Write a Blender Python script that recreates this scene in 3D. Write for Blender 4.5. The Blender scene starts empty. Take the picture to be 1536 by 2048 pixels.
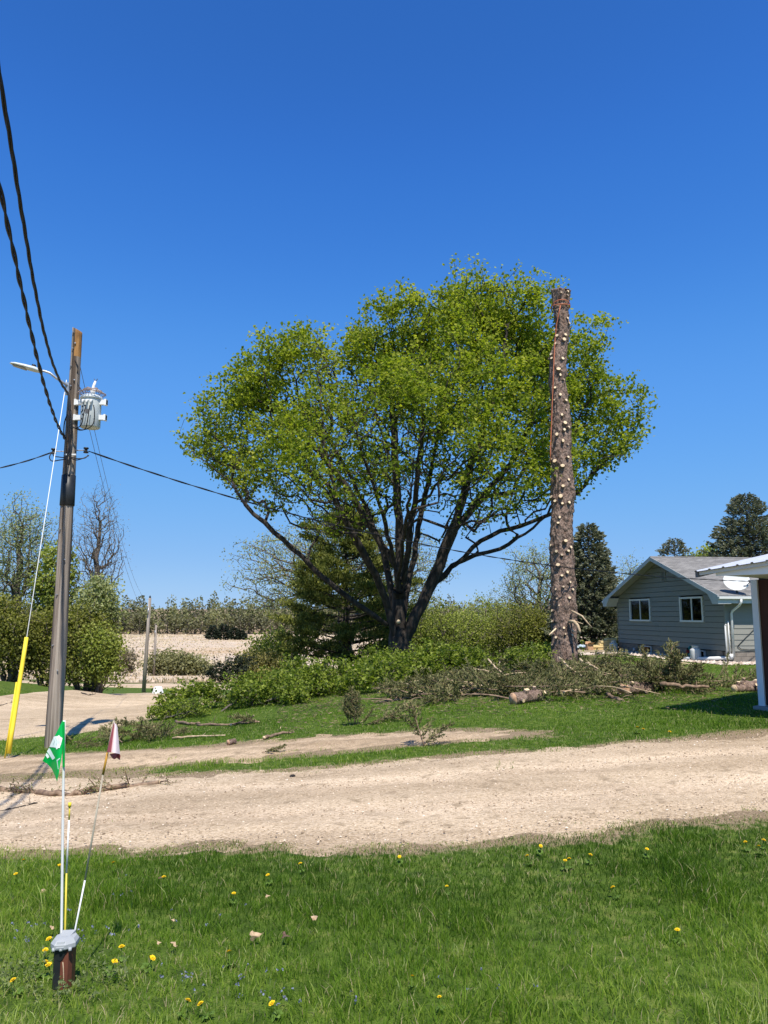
import bpy, math, random
import numpy as np
from mathutils import Vector, Matrix
from mathutils.geometry import tessellate_polygon

R = math.radians
C = bpy.context.scene.collection
SC = bpy.context.scene

# ------------------------------------------------------------------ camera, sky, sun, exposure
EYE = 1.65
PITCH = R(7.8)
FPX = 1500.0            # focal length in pixels of a 1536 x 2048 frame
cam_d = bpy.data.cameras.new('camera')
cam_d.sensor_fit = 'VERTICAL'
cam_d.sensor_height = 24.0
cam_d.lens = FPX / 2048 * 24.0
cam_d.clip_start = 0.05
cam_d.clip_end = 5000
cam = bpy.data.objects.new('camera', cam_d)
C.objects.link(cam)
cam.location = (0, 0, EYE)
cam.rotation_euler = (R(90) + PITCH, 0, 0)
SC.camera = cam

SUN_EL, SUN_AZ = R(60), R(13)          # high sun, behind the viewer and a little to the right
S = Vector((math.sin(SUN_AZ) * math.cos(SUN_EL), -math.cos(SUN_AZ) * math.cos(SUN_EL), math.sin(SUN_EL)))
world = bpy.data.worlds.new('World')
SC.world = world
world.use_nodes = True
wn = world.node_tree
wn.nodes.clear()
sky = wn.nodes.new('ShaderNodeTexSky')
sky.sky_type = 'NISHITA'
sky.sun_disc = False
sky.sun_elevation = SUN_EL
sky.sun_rotation = math.atan2(S.x, S.y)
sky.altitude = 300
sky.air_density = 0.7
sky.dust_density = 0.0
sky.ozone_density = 8.0
# the phone's tone response to the sky, one curve for each channel
def _scale(src, k):
    m_ = wn.nodes.new('ShaderNodeMix'); m_.data_type = 'RGBA'; m_.blend_type = 'MULTIPLY'; m_.inputs[0].default_value = 1.0
    m_.inputs[7].default_value = (k, k, k, 1); wn.links.new(src, m_.inputs[6]); return m_.outputs[2]
crv = wn.nodes.new('ShaderNodeRGBCurve')
for ch, pts in enumerate(([(0, 0), (0.051, 0.031), (0.065, 0.047), (0.116, 0.118), (0.40, 0.30), (0.675, 0.40), (1, 0.46)],
                          [(0, 0), (0.106, 0.149), (0.1325, 0.208), (0.236, 0.370), (0.69, 0.56), (0.93, 0.63), (1, 0.64)],
                          [(0, 0), (0.2475, 0.532), (0.3075, 0.69), (0.51, 0.90), (0.9, 0.935), (1, 0.94)])):
    cu = crv.mapping.curves[ch]
    cu.points[0].location = pts[0]; cu.points[-1].location = pts[-1]
    for p_ in pts[1:-1]: cu.points.new(*p_)
    for p_ in cu.points: p_.handle_type = 'AUTO_CLAMPED'
crv.mapping.update()
wn.links.new(_scale(sky.outputs[0], 1 / 8), crv.inputs['Color'])
sky_out = _scale(crv.outputs[0], 6.0)
bg = wn.nodes.new('ShaderNodeBackground')
bg.inputs['Strength'].default_value = 0.105
wo = wn.nodes.new('ShaderNodeOutputWorld')
wn.links.new(sky_out, bg.inputs[0])
wn.links.new(bg.outputs[0], wo.inputs[0])

sun_d = bpy.data.lights.new('sun', 'SUN')
sun_d.energy = 4.2
sun_d.angle = R(0.53)
sun_d.color = (1.0, 0.93, 0.82)
sun = bpy.data.objects.new('sun', sun_d)
C.objects.link(sun)
sun.rotation_euler = S.to_track_quat('Z', 'Y').to_euler()
sun.location = (10, -20, 40)

vs = SC.view_settings
vs.view_transform = 'Standard'
vs.look = 'None'
vs.exposure = 0.62
vs.gamma = 1
vs.use_curve_mapping = False
SC.cycles.max_bounces = 6
SC.cycles.diffuse_bounces = 3
SC.cycles.glossy_bounces = 2
SC.cycles.transmission_bounces = 4
SC.cycles.transparent_max_bounces = 8
SC.cycles.sample_clamp_indirect = 4.0

# ------------------------------------------------------------------ helpers
def ray(u, v):
    b = (1024 - v) / FPX
    return np.array([(u - 768) / FPX, math.cos(PITCH) - b * math.sin(PITCH), math.sin(PITCH) + b * math.cos(PITCH)])

def W(u, v, Y):
    """the point at distance Y north of the viewer that is seen at (u, v) of the photograph"""
    d = ray(u, v)
    t = Y / d[1]
    return np.array([d[0] * t, Y, EYE + d[2] * t])

def _h(ix, iy, seed):
    n = (ix * 374761393 + iy * 668265263 + seed * 974634777) & 0x7fffffff
    n = ((n ^ (n >> 13)) * 1274126177) & 0x7fffffff
    n = n ^ (n >> 16)
    return (n & 0xffff) / 65535.0

def vnoise(x, y, seed=0):
    x = np.asarray(x, float); y = np.asarray(y, float)
    ix = np.floor(x).astype(np.int64); iy = np.floor(y).astype(np.int64)
    fx = x - ix; fy = y - iy
    fx = fx * fx * (3 - 2 * fx); fy = fy * fy * (3 - 2 * fy)
    a = _h(ix, iy, seed); b = _h(ix + 1, iy, seed); c = _h(ix, iy + 1, seed); d = _h(ix + 1, iy + 1, seed)
    return (a * (1 - fx) + b * fx) * (1 - fy) + (c * (1 - fx) + d * fx) * fy

def fbm(x, y, seed=0, o=3):
    s = 0; a = 0.5; tot = 0
    for i in range(o):
        s = s + a * vnoise(np.asarray(x) * 2 ** i, np.asarray(y) * 2 ** i, seed + i * 17); tot += a; a *= 0.55
    return s / tot

def sstep(a, b, x):
    t = np.clip((np.asarray(x, float) - a) / (b - a), 0, 1)
    return t * t * (3 - 2 * t)

def mesh_data(name, V, faces, mats=(), smooth=False, attrs=None):
    """faces: list of (array (n,k), material index)"""
    me = bpy.data.meshes.new(name)
    V = np.asarray(V, np.float32).reshape(-1, 3)
    me.vertices.add(len(V)); me.vertices.foreach_set('co', V.ravel())
    faces = [(np.asarray(f, np.int32), m) for f, m in faces if len(f)]
    li = np.concatenate([f.ravel() for f, m in faces])
    tot = np.concatenate([np.full(len(f), f.shape[1], np.int32) for f, m in faces])
    mi = np.concatenate([np.full(len(f), m, np.int32) for f, m in faces])
    st = np.zeros(len(tot), np.int32); st[1:] = np.cumsum(tot)[:-1]
    me.loops.add(len(li)); me.loops.foreach_set('vertex_index', li)
    me.polygons.add(len(tot)); me.polygons.foreach_set('loop_start', st); me.polygons.foreach_set('loop_total', tot)
    me.polygons.foreach_set('material_index', mi)
    me.polygons.foreach_set('use_smooth', np.full(len(tot), smooth))
    for m in mats: me.materials.append(m)
    if attrs:
        for k, a in attrs.items():
            at = me.attributes.new(k, 'FLOAT', 'POINT'); at.data.foreach_set('value', np.asarray(a, np.float32))
    me.update(calc_edges=True)
    return me

class MB:
    def __init__(s): s.V = []; s.F = []; s.n = 0
    def add(s, v, f, m=0):
        v = np.asarray(v, float).reshape(-1, 3)
        if not isinstance(f, list) or (len(f) and np.isscalar(f[0][0])): f = [f]
        for q in f:
            q = np.asarray(q)
            if len(q): s.F.append((q + s.n, m))
        s.V.append(v); s.n += len(v)
        return s
    def box(s, x0, x1, y0, y1, z0, z1, m=0):
        v = [(x, y, z) for z in (z0, z1) for y in (y0, y1) for x in (x0, x1)]
        return s.add(v, np.array([[0, 2, 3, 1], [4, 5, 7, 6], [0, 1, 5, 4], [2, 6, 7, 3], [0, 4, 6, 2], [1, 3, 7, 5]]), m)
    def obox(s, c, half, rot, m=0):
        v = np.array([(x, y, z) for z in (-1, 1) for y in (-1, 1) for x in (-1, 1)]) * np.array(half)
        v = v @ np.array(rot.to_3x3()).T + np.array(c)
        return s.add(v, np.array([[0, 2, 3, 1], [4, 5, 7, 6], [0, 1, 5, 4], [2, 6, 7, 3], [0, 4, 6, 2], [1, 3, 7, 5]]), m)
    def tube(s, pts, rads, k=8, cap=True, m=0, mcap=None):
        P = np.asarray(pts, float); n = len(P)
        rads = np.broadcast_to(np.asarray(rads, float), (n,))
        T = np.gradient(P, axis=0); T /= np.linalg.norm(T, axis=1)[:, None] + 1e-12
        ref = np.array([0.0, 0, 1]) if abs(T[0][2]) < 0.9 else np.array([1.0, 0, 0])
        a = np.cross(T[0], ref); a /= np.linalg.norm(a)
        V = []
        ang = np.arange(k) * 2 * math.pi / k
        for i in range(n):
            a = a - T[i] * a.dot(T[i]); a /= np.linalg.norm(a) + 1e-12
            b = np.cross(T[i], a)
            V.append(P[i] + rads[i] * (np.cos(ang)[:, None] * a + np.sin(ang)[:, None] * b))
        V = np.concatenate(V)
        q = []
        j = np.arange(k); j2 = (j + 1) % k
        for i in range(n - 1):
            q.append(np.stack([i * k + j, i * k + j2, (i + 1) * k + j2, (i + 1) * k + j], 1))
        base = s.n
        s.add(V, np.concatenate(q), m)
        if cap:
            mc = m if mcap is None else mcap
            s.F.append((np.array([list(range(k))[::-1]]) + base, mc))
            s.F.append((np.array([list(range(k))]) + base + (n - 1) * k, mc))
        return s
    def lathe(s, prof, k=20, origin=(0, 0, 0), m=0, cap=True):
        prof = np.asarray(prof, float); n = len(prof)
        ang = np.arange(k) * 2 * math.pi / k
        V = np.concatenate([np.stack([r * np.cos(ang), r * np.sin(ang), np.full(k, z)], 1) for r, z in prof]) + np.array(origin)
        j = np.arange(k); j2 = (j + 1) % k
        q = np.concatenate([np.stack([i * k + j, i * k + j2, (i + 1) * k + j2, (i + 1) * k + j], 1) for i in range(n - 1)])
        base = s.n
        s.add(V, q, m)
        if cap:
            s.F.append((np.array([list(range(k))[::-1]]) + base, m))
            s.F.append((np.array([list(range(k))]) + base + (n - 1) * k, m))
        return s
    def prism(s, poly, d, m=0):
        """poly: planar 3-D points, d: extrusion vector"""
        p = np.asarray(poly, float); n = len(p); d = np.asarray(d, float)
        V = np.concatenate([p, p + d])
        nrm = np.zeros(3)
        for i in range(n): nrm += np.cross(p[i] - p[0], p[(i + 1) % n] - p[0])
        flip = nrm.dot(d) > 0
        j = np.arange(n); j2 = (j + 1) % n
        side = np.stack([j, j2, j2 + n, j + n], 1)
        if not flip: side = side[:, ::-1]
        a = list(range(n)); b = list(range(n, 2 * n))
        base = s.n
        s.add(V, side, m)
        s.F.append((np.array([a[::-1] if flip else a]) + base, m)); s.F.append((np.array([b if flip else b[::-1]]) + base, m))
        return s
    def mesh(s, name, mats, smooth=False, attrs=None):
        return mesh_data(name, np.concatenate(s.V), s.F, mats if isinstance(mats, (list, tuple)) else [mats], smooth, attrs)
    def build(s, name, mats, parent=None, smooth=False, attrs=None):
        return link(name, s.mesh(name, mats, smooth, attrs), parent)

def link(name, me, parent=None):
    o = bpy.data.objects.new(name, me); C.objects.link(o)
    if parent is not None: o.parent = parent
    return o
def tag(o, label, cat, group=None, kind=None):
    o['label'] = label; o['category'] = cat
    if group: o['group'] = group
    if kind: o['kind'] = kind
    return o
def thing(name, label, cat, loc=(0, 0, 0), rz=0, group=None):
    o = bpy.data.objects.new(name, None); C.objects.link(o)
    o.empty_display_size = 0.2
    o.location = loc; o.rotation_euler = (0, 0, rz)
    return tag(o, label, cat, group)
def struct(o): o['kind'] = 'structure'; return o
def copy_tree(o, parent=None):
    c = o.copy(); C.objects.link(c); c.parent = parent
    for ch in o.children: copy_tree(ch, c)
    return c

# ------------------------------------------------------------------ materials
def new_mat(name):
    m = bpy.data.materials.new(name); m.use_nodes = True
    nt = m.node_tree; nt.nodes.clear()
    out = nt.nodes.new('ShaderNodeOutputMaterial')
    return m, nt, out
def N(nt, typ, **kw):
    n = nt.nodes.new(typ)
    for k, v in kw.items():
        if hasattr(n, k): setattr(n, k, v)
        else: n.inputs[k].default_value = v
    return n
def c4(c): return (c[0], c[1], c[2], 1)
def ramp(nt, stops, interp='LINEAR'):
    r = nt.nodes.new('ShaderNodeValToRGB'); e = r.color_ramp.elements
    r.color_ramp.interpolation = interp
    while len(e) < len(stops): e.new(0.5)
    for i, (p, c) in enumerate(stops): e[i].position = p; e[i].color = c4(c)
    return r
def coords(nt, stretch=(1, 1, 1), kind='Object'):
    tc = nt.nodes.new('ShaderNodeTexCoord'); mp = nt.nodes.new('ShaderNodeMapping')
    mp.inputs['Scale'].default_value = stretch
    nt.links.new(tc.outputs[kind], mp.inputs[0])
    return mp.outputs[0]
def M(name, c1, c2=None, scale=6, rough=0.75, bump=0.0, bscale=None, stretch=(1, 1, 1), metallic=0.0, spec=0.3, detail=5, lo=0.35, hi=0.65, dist=0.02, c3=None, s3=1.5):
    m, nt, out = new_mat(name)
    p = N(nt, 'ShaderNodeBsdfPrincipled'); L = nt.links.new
    p.inputs['Roughness'].default_value = rough; p.inputs['Metallic'].default_value = metallic
    p.inputs['Specular IOR Level'].default_value = spec
    co = coords(nt, stretch)
    n = N(nt, 'ShaderNodeTexNoise', Scale=scale, Detail=detail); L(co, n.inputs['Vector'])
    r = ramp(nt, [(lo, c1), (hi, c2 or [x * 0.88 for x in c1])]); L(n.outputs[0], r.inputs[0])
    col = r.outputs[0]
    if c3:
        n3 = N(nt, 'ShaderNodeTexNoise', Scale=s3, Detail=3.0); L(co, n3.inputs['Vector'])
        r3 = ramp(nt, [(0.45, (0, 0, 0)), (0.68, (1, 1, 1))]); L(n3.outputs[0], r3.inputs[0])
        mx = N(nt, 'ShaderNodeMix', data_type='RGBA'); L(r3.outputs[0], mx.inputs[0]); L(col, mx.inputs[6]); mx.inputs[7].default_value = c4(c3)
        col = mx.outputs[2]
    L(col, p.inputs['Base Color'])
    if bump:
        nb = N(nt, 'ShaderNodeTexNoise', Scale=bscale or scale * 2, Detail=6.0); L(co, nb.inputs['Vector'])
        b = N(nt, 'ShaderNodeBump', Strength=bump, Distance=dist); L(nb.outputs[0], b.inputs['Height']); L(b.outputs[0], p.inputs['Normal'])
    L(p.outputs[0], out.inputs[0])
    return m
def leaf_mat(name, stops, transl=0.35, rough=0.55, tcol=1.5, spec=0.25):
    m, nt, out = new_mat(name); L = nt.links.new
    a = N(nt, 'ShaderNodeAttribute', attribute_name='tint')
    r = ramp(nt, stops); L(a.outputs['Fac'], r.inputs[0])
    p = N(nt, 'ShaderNodeBsdfPrincipled', Roughness=rough); p.inputs['Specular IOR Level'].default_value = spec
    L(r.outputs[0], p.inputs['Base Color'])
    t = N(nt, 'ShaderNodeBsdfTranslucent')
    g = N(nt, 'ShaderNodeMix', data_type='RGBA', blend_type='MULTIPLY'); g.inputs[0].default_value = 1
    L(r.outputs[0], g.inputs[6]); g.inputs[7].default_value = (tcol, tcol * 1.1, tcol * 0.45, 1)
    L(g.outputs[2], t.inputs[0])
    mx = N(nt, 'ShaderNodeMixShader'); mx.inputs[0].default_value = transl
    L(p.outputs[0], mx.inputs[1]); L(t.outputs[0], mx.inputs[2]); L(mx.outputs[0], out.inputs[0])
    return m

MT = {}
MT['bark_maple'] = M('bark_maple', (0.062, 0.051, 0.043), (0.02, 0.016, 0.014), 9, 0.9, 0.8, 22, (1, 1, 0.25))
MT['bark_grey'] = M('bark_grey', (0.16, 0.135, 0.115), (0.075, 0.06, 0.05), 9, 0.9, 0.5, 22, (1, 1, 0.3))
MT['twig'] = M('twig', (0.30, 0.21, 0.14), (0.15, 0.10, 0.07), 14, 0.85, 0.4, 30)
MT['twig_pale'] = M('twig_pale', (0.55, 0.43, 0.28), (0.36, 0.26, 0.16), 14, 0.8, 0.3, 30)
MT['cut_wood'] = M('cut_wood', (0.80, 0.64, 0.42), (0.62, 0.44, 0.26), 12, 0.75, 0.2, 60)
MT['cut_wood_red'] = M('cut_wood_red', (0.62, 0.40, 0.25), (0.42, 0.24, 0.14), 12, 0.75, 0.2, 60)
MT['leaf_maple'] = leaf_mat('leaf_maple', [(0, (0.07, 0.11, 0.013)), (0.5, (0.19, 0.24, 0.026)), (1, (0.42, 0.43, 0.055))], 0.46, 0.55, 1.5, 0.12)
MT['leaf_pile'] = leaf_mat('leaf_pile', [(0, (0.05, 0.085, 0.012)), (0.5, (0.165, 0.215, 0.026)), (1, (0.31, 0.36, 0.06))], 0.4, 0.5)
MT['leaf_dark'] = leaf_mat('leaf_dark', [(0, (0.012, 0.018, 0.008)), (1, (0.035, 0.045, 0.018))], 0.1)  # pile leaves again, with the shade at the back put into their colour
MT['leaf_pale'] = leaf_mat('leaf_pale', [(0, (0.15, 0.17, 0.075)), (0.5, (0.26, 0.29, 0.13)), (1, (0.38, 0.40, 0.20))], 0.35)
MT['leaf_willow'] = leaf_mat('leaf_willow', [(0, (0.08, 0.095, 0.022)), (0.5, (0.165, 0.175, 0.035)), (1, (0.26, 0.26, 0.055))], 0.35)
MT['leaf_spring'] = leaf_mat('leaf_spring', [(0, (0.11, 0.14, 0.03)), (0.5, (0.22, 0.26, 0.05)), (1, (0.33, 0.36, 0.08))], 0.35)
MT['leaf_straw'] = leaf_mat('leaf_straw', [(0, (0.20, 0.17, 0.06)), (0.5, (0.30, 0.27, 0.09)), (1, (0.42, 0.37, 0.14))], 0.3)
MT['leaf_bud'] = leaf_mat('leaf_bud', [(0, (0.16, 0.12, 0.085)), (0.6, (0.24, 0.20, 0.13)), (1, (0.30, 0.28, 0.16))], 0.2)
MT['needle_spruce'] = leaf_mat('needle_spruce', [(0, (0.07, 0.082, 0.05)), (0.5, (0.18, 0.19, 0.12)), (1, (0.36, 0.36, 0.24))], 0.08, 0.6)
MT['needle_pine'] = leaf_mat('needle_pine', [(0, (0.06, 0.085, 0.022)), (0.5, (0.16, 0.185, 0.04)), (1, (0.34, 0.34, 0.08))], 0.2, 0.55)
MT['needle_cut'] = leaf_mat('needle_cut', [(0, (0.07, 0.07, 0.03)), (0.45, (0.165, 0.172, 0.066)), (0.8, (0.29, 0.28, 0.12)), (1, (0.36, 0.26, 0.14))], 0.08, 0.6)
MT['needle_dark'] = leaf_mat('needle_dark', [(0, (0.016, 0.024, 0.016)), (1, (0.045, 0.06, 0.035))], 0.05, 0.6)
MT['grass'] = leaf_mat('grass', [(0, (0.042, 0.095, 0.010)), (0.35, (0.125, 0.225, 0.020)), (0.62, (0.27, 0.35, 0.055)), (0.8, (0.44, 0.50, 0.20)), (0.9, (0.40, 0.33, 0.18)), (1, (0.50, 0.42, 0.27))], 0.45, 0.5, 1.35, 0.12)
MT['reed'] = leaf_mat('reed', [(0, (0.40, 0.29, 0.18)), (0.5, (0.58, 0.475, 0.355)), (1, (0.68, 0.58, 0.45))], 0.25)
MT['far_leaf'] = leaf_mat('far_leaf', [(0, (0.085, 0.08, 0.055)), (0.45, (0.145, 0.145, 0.075)), (1, (0.235, 0.235, 0.10))], 0.25)

# ------------------------------------------------------------------ terrain
_ctrl = [(-4, 2, 0), (0, 2, 0), (4, 2, 0), (-3, 0, 0), (3, 0, 0), (-8, 3, -.15), (8, 3, .05), (0, 4, 0), (3, 5, 0), (0, -10, .1), (-15, -10, 0),
         (15, -10, .2), (7.4, 14.7, -.02), (13.2, 29.4, -.22), (12, 38, -.2), (25, 30, -.1), (25, 10, .1), (20, 48, -.4), (5.5, 23, -.1), (9, 20, -.08),
         (0.7, 28, -.5), (5, 30, -.3), (0, 40, -1.9), (-8, 50, -3.6), (5, 45, -1.7), (0, 60, -4.6), (10, 60, -3.2), (-10, 82, -6.1), (4, 82, -6.1), (-30, 84, -6.1),
         (0, 92, -6.4), (-20, 92, -6.4), (30, 80, -4), (-45, 60, -2.8), (-40, 110, -7.2), (0, 115, -7.2), (-20, 115, -7.2), (40, 115, -7.0), (-12, 8, -.7), (60, 30, .2), (60, -10, .4), (-60, 0, -1.5), (-60, 30, -1.6)]
for u, v, Y in [(0, 1715, 5.9), (0, 1640, 7.8), (0, 1540, 11.5), (105, 1497, 15), (500, 1415, 19), (1000, 1405, 15.2), (500, 1480, 12.8), (0, 1440, 21.5), (330, 1400, 40),
                (180, 1420, 29), (0, 1395, 30), (0, 1360, 40), (120, 1386, 44), (287, 1385, 66), (1536, 1640, 6.4), (1536, 1470, 10.6), (768, 1690, 5.9), (768, 1530, 9.6)]:
    _ctrl.append(tuple(W(u, v, Y)))
_ctrl = np.array(_ctrl)
def _phi(x, y):
    return np.sqrt((np.asarray(x)[..., None] - _ctrl[:, 0]) ** 2 + (np.asarray(y)[..., None] - _ctrl[:, 1]) ** 2 + 3.0 ** 2)
_A = _phi(_ctrl[:, 0], _ctrl[:, 1]) - np.eye(len(_ctrl)) * 0.25
_w = np.linalg.solve(_A, _ctrl[:, 2] + 2.0)
def hz(x, y):
    x = np.asarray(x, float); y = np.asarray(y, float)
    z = _phi(x, y) @ _w - 2.0
    k = sstep(97, 118, y)
    far = -7.2 + sstep(330, 700, y) * 14
    z = z * (1 - k) + far * k
    side = sstep(70, 160, np.abs(x)) * (1 - k)
    z = z * (1 - side) + side * (-1.5 - 4 * sstep(30, 100, y))
    near = sstep(-10, 2, y) * (1 - sstep(30, 60, y))
    return z + (fbm(x * .9, y * .9, 5) - .5) * 0.07 * near + (fbm(x * .12, y * .12, 9) - .5) * 0.5 * sstep(25, 80, y)
_Ys = np.geomspace(1.5, 320, 4000)
def G(u, v):
    """ground point seen at (u, v)"""
    d = ray(u, v); t = _Ys / d[1]
    zz = EYE + d[2] * t; g = hz(d[0] * t, _Ys)
    i = np.argmax(zz < g)
    if i == 0: i = len(_Ys) - 1
    return np.array([d[0] * t[i], _Ys[i], g[i]])
def Gs(pts): return np.array([G(u, v) for u, v in pts])
def zg(x, y): return float(hz(x, y))

def sdf(x, y, poly):
    """signed distance, negative inside"""
    x = np.asarray(x, float); y = np.asarray(y, float)
    d2 = np.full(x.shape, 1e9); ins = np.zeros(x.shape, bool)
    n = len(poly)
    for i in range(n):
        ax, ay = poly[i][:2]; bx, by = poly[(i + 1) % n][:2]
        ex, ey = bx - ax, by - ay
        wx, wy = x - ax, y - ay
        t = np.clip((wx * ex + wy * ey) / (ex * ex + ey * ey + 1e-12), 0, 1)
        d2 = np.minimum(d2, (wx - ex * t) ** 2 + (wy - ey * t) ** 2)
        c = ((ay > y) != (by > y))
        xi = ax + (y - ay) / (by - ay + 1e-12) * ex
        ins ^= c & (x < xi)
    return np.where(ins, -1, 1) * np.sqrt(d2)

def dens(pts, n=8):
    out = []
    for a, b in zip(pts[:-1], pts[1:]):
        for i in range(n): out.append((a[0] + (b[0] - a[0]) * i / n, a[1] + (b[1] - a[1]) * i / n))
    out.append(pts[-1]); return out
A_near = [(0, 1711), (200, 1701), (400, 1697), (600, 1702), (800, 1695), (1000, 1682), (1200, 1662), (1400, 1643), (1536, 1628)]
A_far = [(0, 1562), (200, 1556), (350, 1552), (600, 1541), (900, 1517), (1100, 1502), (1300, 1484), (1536, 1466)]
an = Gs(dens(A_near, 3)); af = Gs(dens(A_far, 3))
def ext(p, k, left=True):
    d = (p[0] - p[2]) if left else (p[-1] - p[-3]); d = d / np.linalg.norm(d) * k
    return np.vstack([p[:1] + d, p]) if left else np.vstack([p, p[-1:] + d])
def resample(p, n):
    s = np.concatenate([[0], np.cumsum(np.linalg.norm(np.diff(p[:, :2], axis=0), axis=1))]); t = np.linspace(0, s[-1], n)
    return np.stack([np.interp(t, s, p[:, i]) for i in range(2)], 1)
an = ext(ext(an, 12), 9, False); af = ext(ext(af, 12), 9, False)
bn = Gs(dens([(0, 1552), (300, 1536), (480, 1523), (700, 1501), (880, 1487), (1000, 1478), (1088, 1471)], 3))
bf = Gs(dens([(0, 1512), (150, 1508), (420, 1492), (600, 1477), (700, 1470), (880, 1459), (1000, 1461), (1080, 1467)], 3))
bn = ext(bn, 8); bf = ext(bf, 8)
cn = Gs(dens([(0, 1476), (90, 1470), (200, 1458), (300, 1436), (370, 1414), (440, 1402)], 3))
cf = Gs(dens([(0, 1402), (90, 1396), (180, 1391), (290, 1387), (380, 1388), (440, 1389)], 3))
cn = ext(cn, 25); cf = ext(cf, 25)
polyA = np.vstack([an[:, :2], af[::-1, :2]]); polyB = np.vstack([bn[:, :2], bf[::-1, :2]]); polyC = np.vstack([cn[:, :2], cf[::-1, :2]])
def gravel_sd(x, y):
    """distance to the nearest gravel, with ragged edges"""
    w = (fbm(x * 1.3, y * 1.3, 31) - .5) * 0.9 + (vnoise(x * 6, y * 6, 37) - .5) * 0.2
    sA = sdf(x, y, polyA); sB = sdf(x, y, polyB) + 0.12; sC = sdf(x, y, polyC)
    return np.minimum(np.minimum(sA + w * 0.75, sB + w * 0.8), sC + w)

def ground_mat():
    m, nt, out = new_mat('lawn_soil'); L = nt.links.new
    p = N(nt, 'ShaderNodeBsdfPrincipled', Roughness=0.95); p.inputs['Specular IOR Level'].default_value = 0.1
    co = coords(nt)
    n1 = N(nt, 'ShaderNodeTexNoise', Scale=9.0, Detail=8.0); L(co, n1.inputs['Vector'])
    n2 = N(nt, 'ShaderNodeTexNoise', Scale=0.7, Detail=4.0); L(co, n2.inputs['Vector'])
    n4 = N(nt, 'ShaderNodeTexNoise', Scale=60.0, Detail=4.0); L(co, n4.inputs['Vector'])
    g = ramp(nt, [(0.3, (0.035, 0.065, 0.010)), (0.55, (0.085, 0.135, 0.02)), (0.75, (0.17, 0.19, 0.05))]); L(n1.outputs[0], g.inputs[0])
    d = ramp(nt, [(0.3, (0.13, 0.095, 0.055)), (0.52, (0.27, 0.20, 0.125)), (0.72, (0.42, 0.33, 0.22))]); L(n4.outputs[0], d.inputs[0])
    at = N(nt, 'ShaderNodeAttribute', attribute_name='dry')
    ad = N(nt, 'ShaderNodeMath', operation='ADD'); L(at.outputs['Fac'], ad.inputs[0])
    mr = N(nt, 'ShaderNodeMapRange'); L(n1.outputs[0], mr.inputs[0]); mr.inputs[1].default_value = 0.3; mr.inputs[2].default_value = 0.7; mr.inputs[3].default_value = -0.3; mr.inputs[4].default_value = 0.3
    L(mr.outputs[0], ad.inputs[1])
    st = N(nt, 'ShaderNodeMapRange', interpolation_type='SMOOTHSTEP'); L(ad.outputs[0], st.inputs[0]); st.inputs[1].default_value = 0.25; st.inputs[2].default_value = 0.7
    mx = N(nt, 'ShaderNodeMix', data_type='RGBA'); L(st.outputs[0], mx.inputs[0]); L(g.outputs[0], mx.inputs[6]); L(d.outputs[0], mx.inputs[7])
    L(mx.outputs[2], p.inputs['Base Color'])
    b = N(nt, 'ShaderNodeBump', Strength=0.7, Distance=0.03); L(n4.outputs[0], b.inputs['Height']); L(b.outputs[0], p.inputs['Normal'])
    L(p.outputs[0], out.inputs[0]); return m
def gravel_mat(name, a, b, c, dirt=0.0):
    m, nt, out = new_mat(name); L = nt.links.new
    p = N(nt, 'ShaderNodeBsdfPrincipled', Roughness=0.95); p.inputs['Specular IOR Level'].default_value = 0.15
    co = coords(nt)
    v = N(nt, 'ShaderNodeTexVoronoi', Scale=62.0); L(co, v.inputs['Vector'])
    v2 = N(nt, 'ShaderNodeTexVoronoi', Scale=27.0); L(co, v2.inputs['Vector'])
    n2 = N(nt, 'ShaderNodeTexNoise', Scale=0.9, Detail=5.0); 
    cs = coords(nt, (0.35, 1.6, 1)); L(cs, n2.inputs['Vector'])
    sx = N(nt, 'ShaderNodeSeparateColor'); L(v.outputs['Color'], sx.inputs[0])
    r1 = ramp(nt, [(0.0, c), (0.25, a), (0.75, b), (1.0, [min(1, x * 1.18) for x in b])]); L(sx.outputs[0], r1.inputs[0])
    r2 = ramp(nt, [(0.34, (0.76, 0.74, 0.72)), (0.58, (1, 1, 1))]); L(n2.outputs[0], r2.inputs[0])
    mu = N(nt, 'ShaderNodeMix', data_type='RGBA', blend_type='MULTIPLY'); mu.inputs[0].default_value = 1
    L(r1.outputs[0], mu.inputs[6]); L(r2.outputs[0], mu.inputs[7])
    n3 = N(nt, 'ShaderNodeTexNoise', Scale=5.0, Detail=8.0); L(co, n3.inputs['Vector'])
    r3 = ramp(nt, [(0.56 - dirt, (0, 0, 0)), (0.74 - dirt, (1, 1, 1))]); L(n3.outputs[0], r3.inputs[0])
    md = N(nt, 'ShaderNodeMix', data_type='RGBA'); L(r3.outputs[0], md.inputs[0]); L(mu.outputs[2], md.inputs[6]); md.inputs[7].default_value = (0.30, 0.225, 0.145, 1)
    ra = N(nt, 'ShaderNodeAttribute', attribute_name='rut'); rr = ramp(nt, [(0.0, (0.88, 0.87, 0.85)), (0.8, (1.06, 1.06, 1.06))]); L(ra.outputs['Fac'], rr.inputs[0])
    mp_ = N(nt, 'ShaderNodeMix', data_type='RGBA', blend_type='MULTIPLY'); mp_.inputs[0].default_value = 1; L(md.outputs[2], mp_.inputs[6]); L(rr.outputs[0], mp_.inputs[7])
    L(mp_.outputs[2], p.inputs['Base Color'])
    ad = N(nt, 'ShaderNodeMath', operation='ADD'); L(v.outputs['Distance'], ad.inputs[0]); L(v2.outputs['Distance'], ad.inputs[1])
    b_ = N(nt, 'ShaderNodeBump', Strength=0.6, Distance=0.016); b_.invert = True; L(ad.outputs[0], b_.inputs['Height']); L(b_.outputs[0], p.inputs['Normal'])
    L(p.outputs[0], out.inputs[0]); return m
MT['ground'] = ground_mat()
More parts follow.
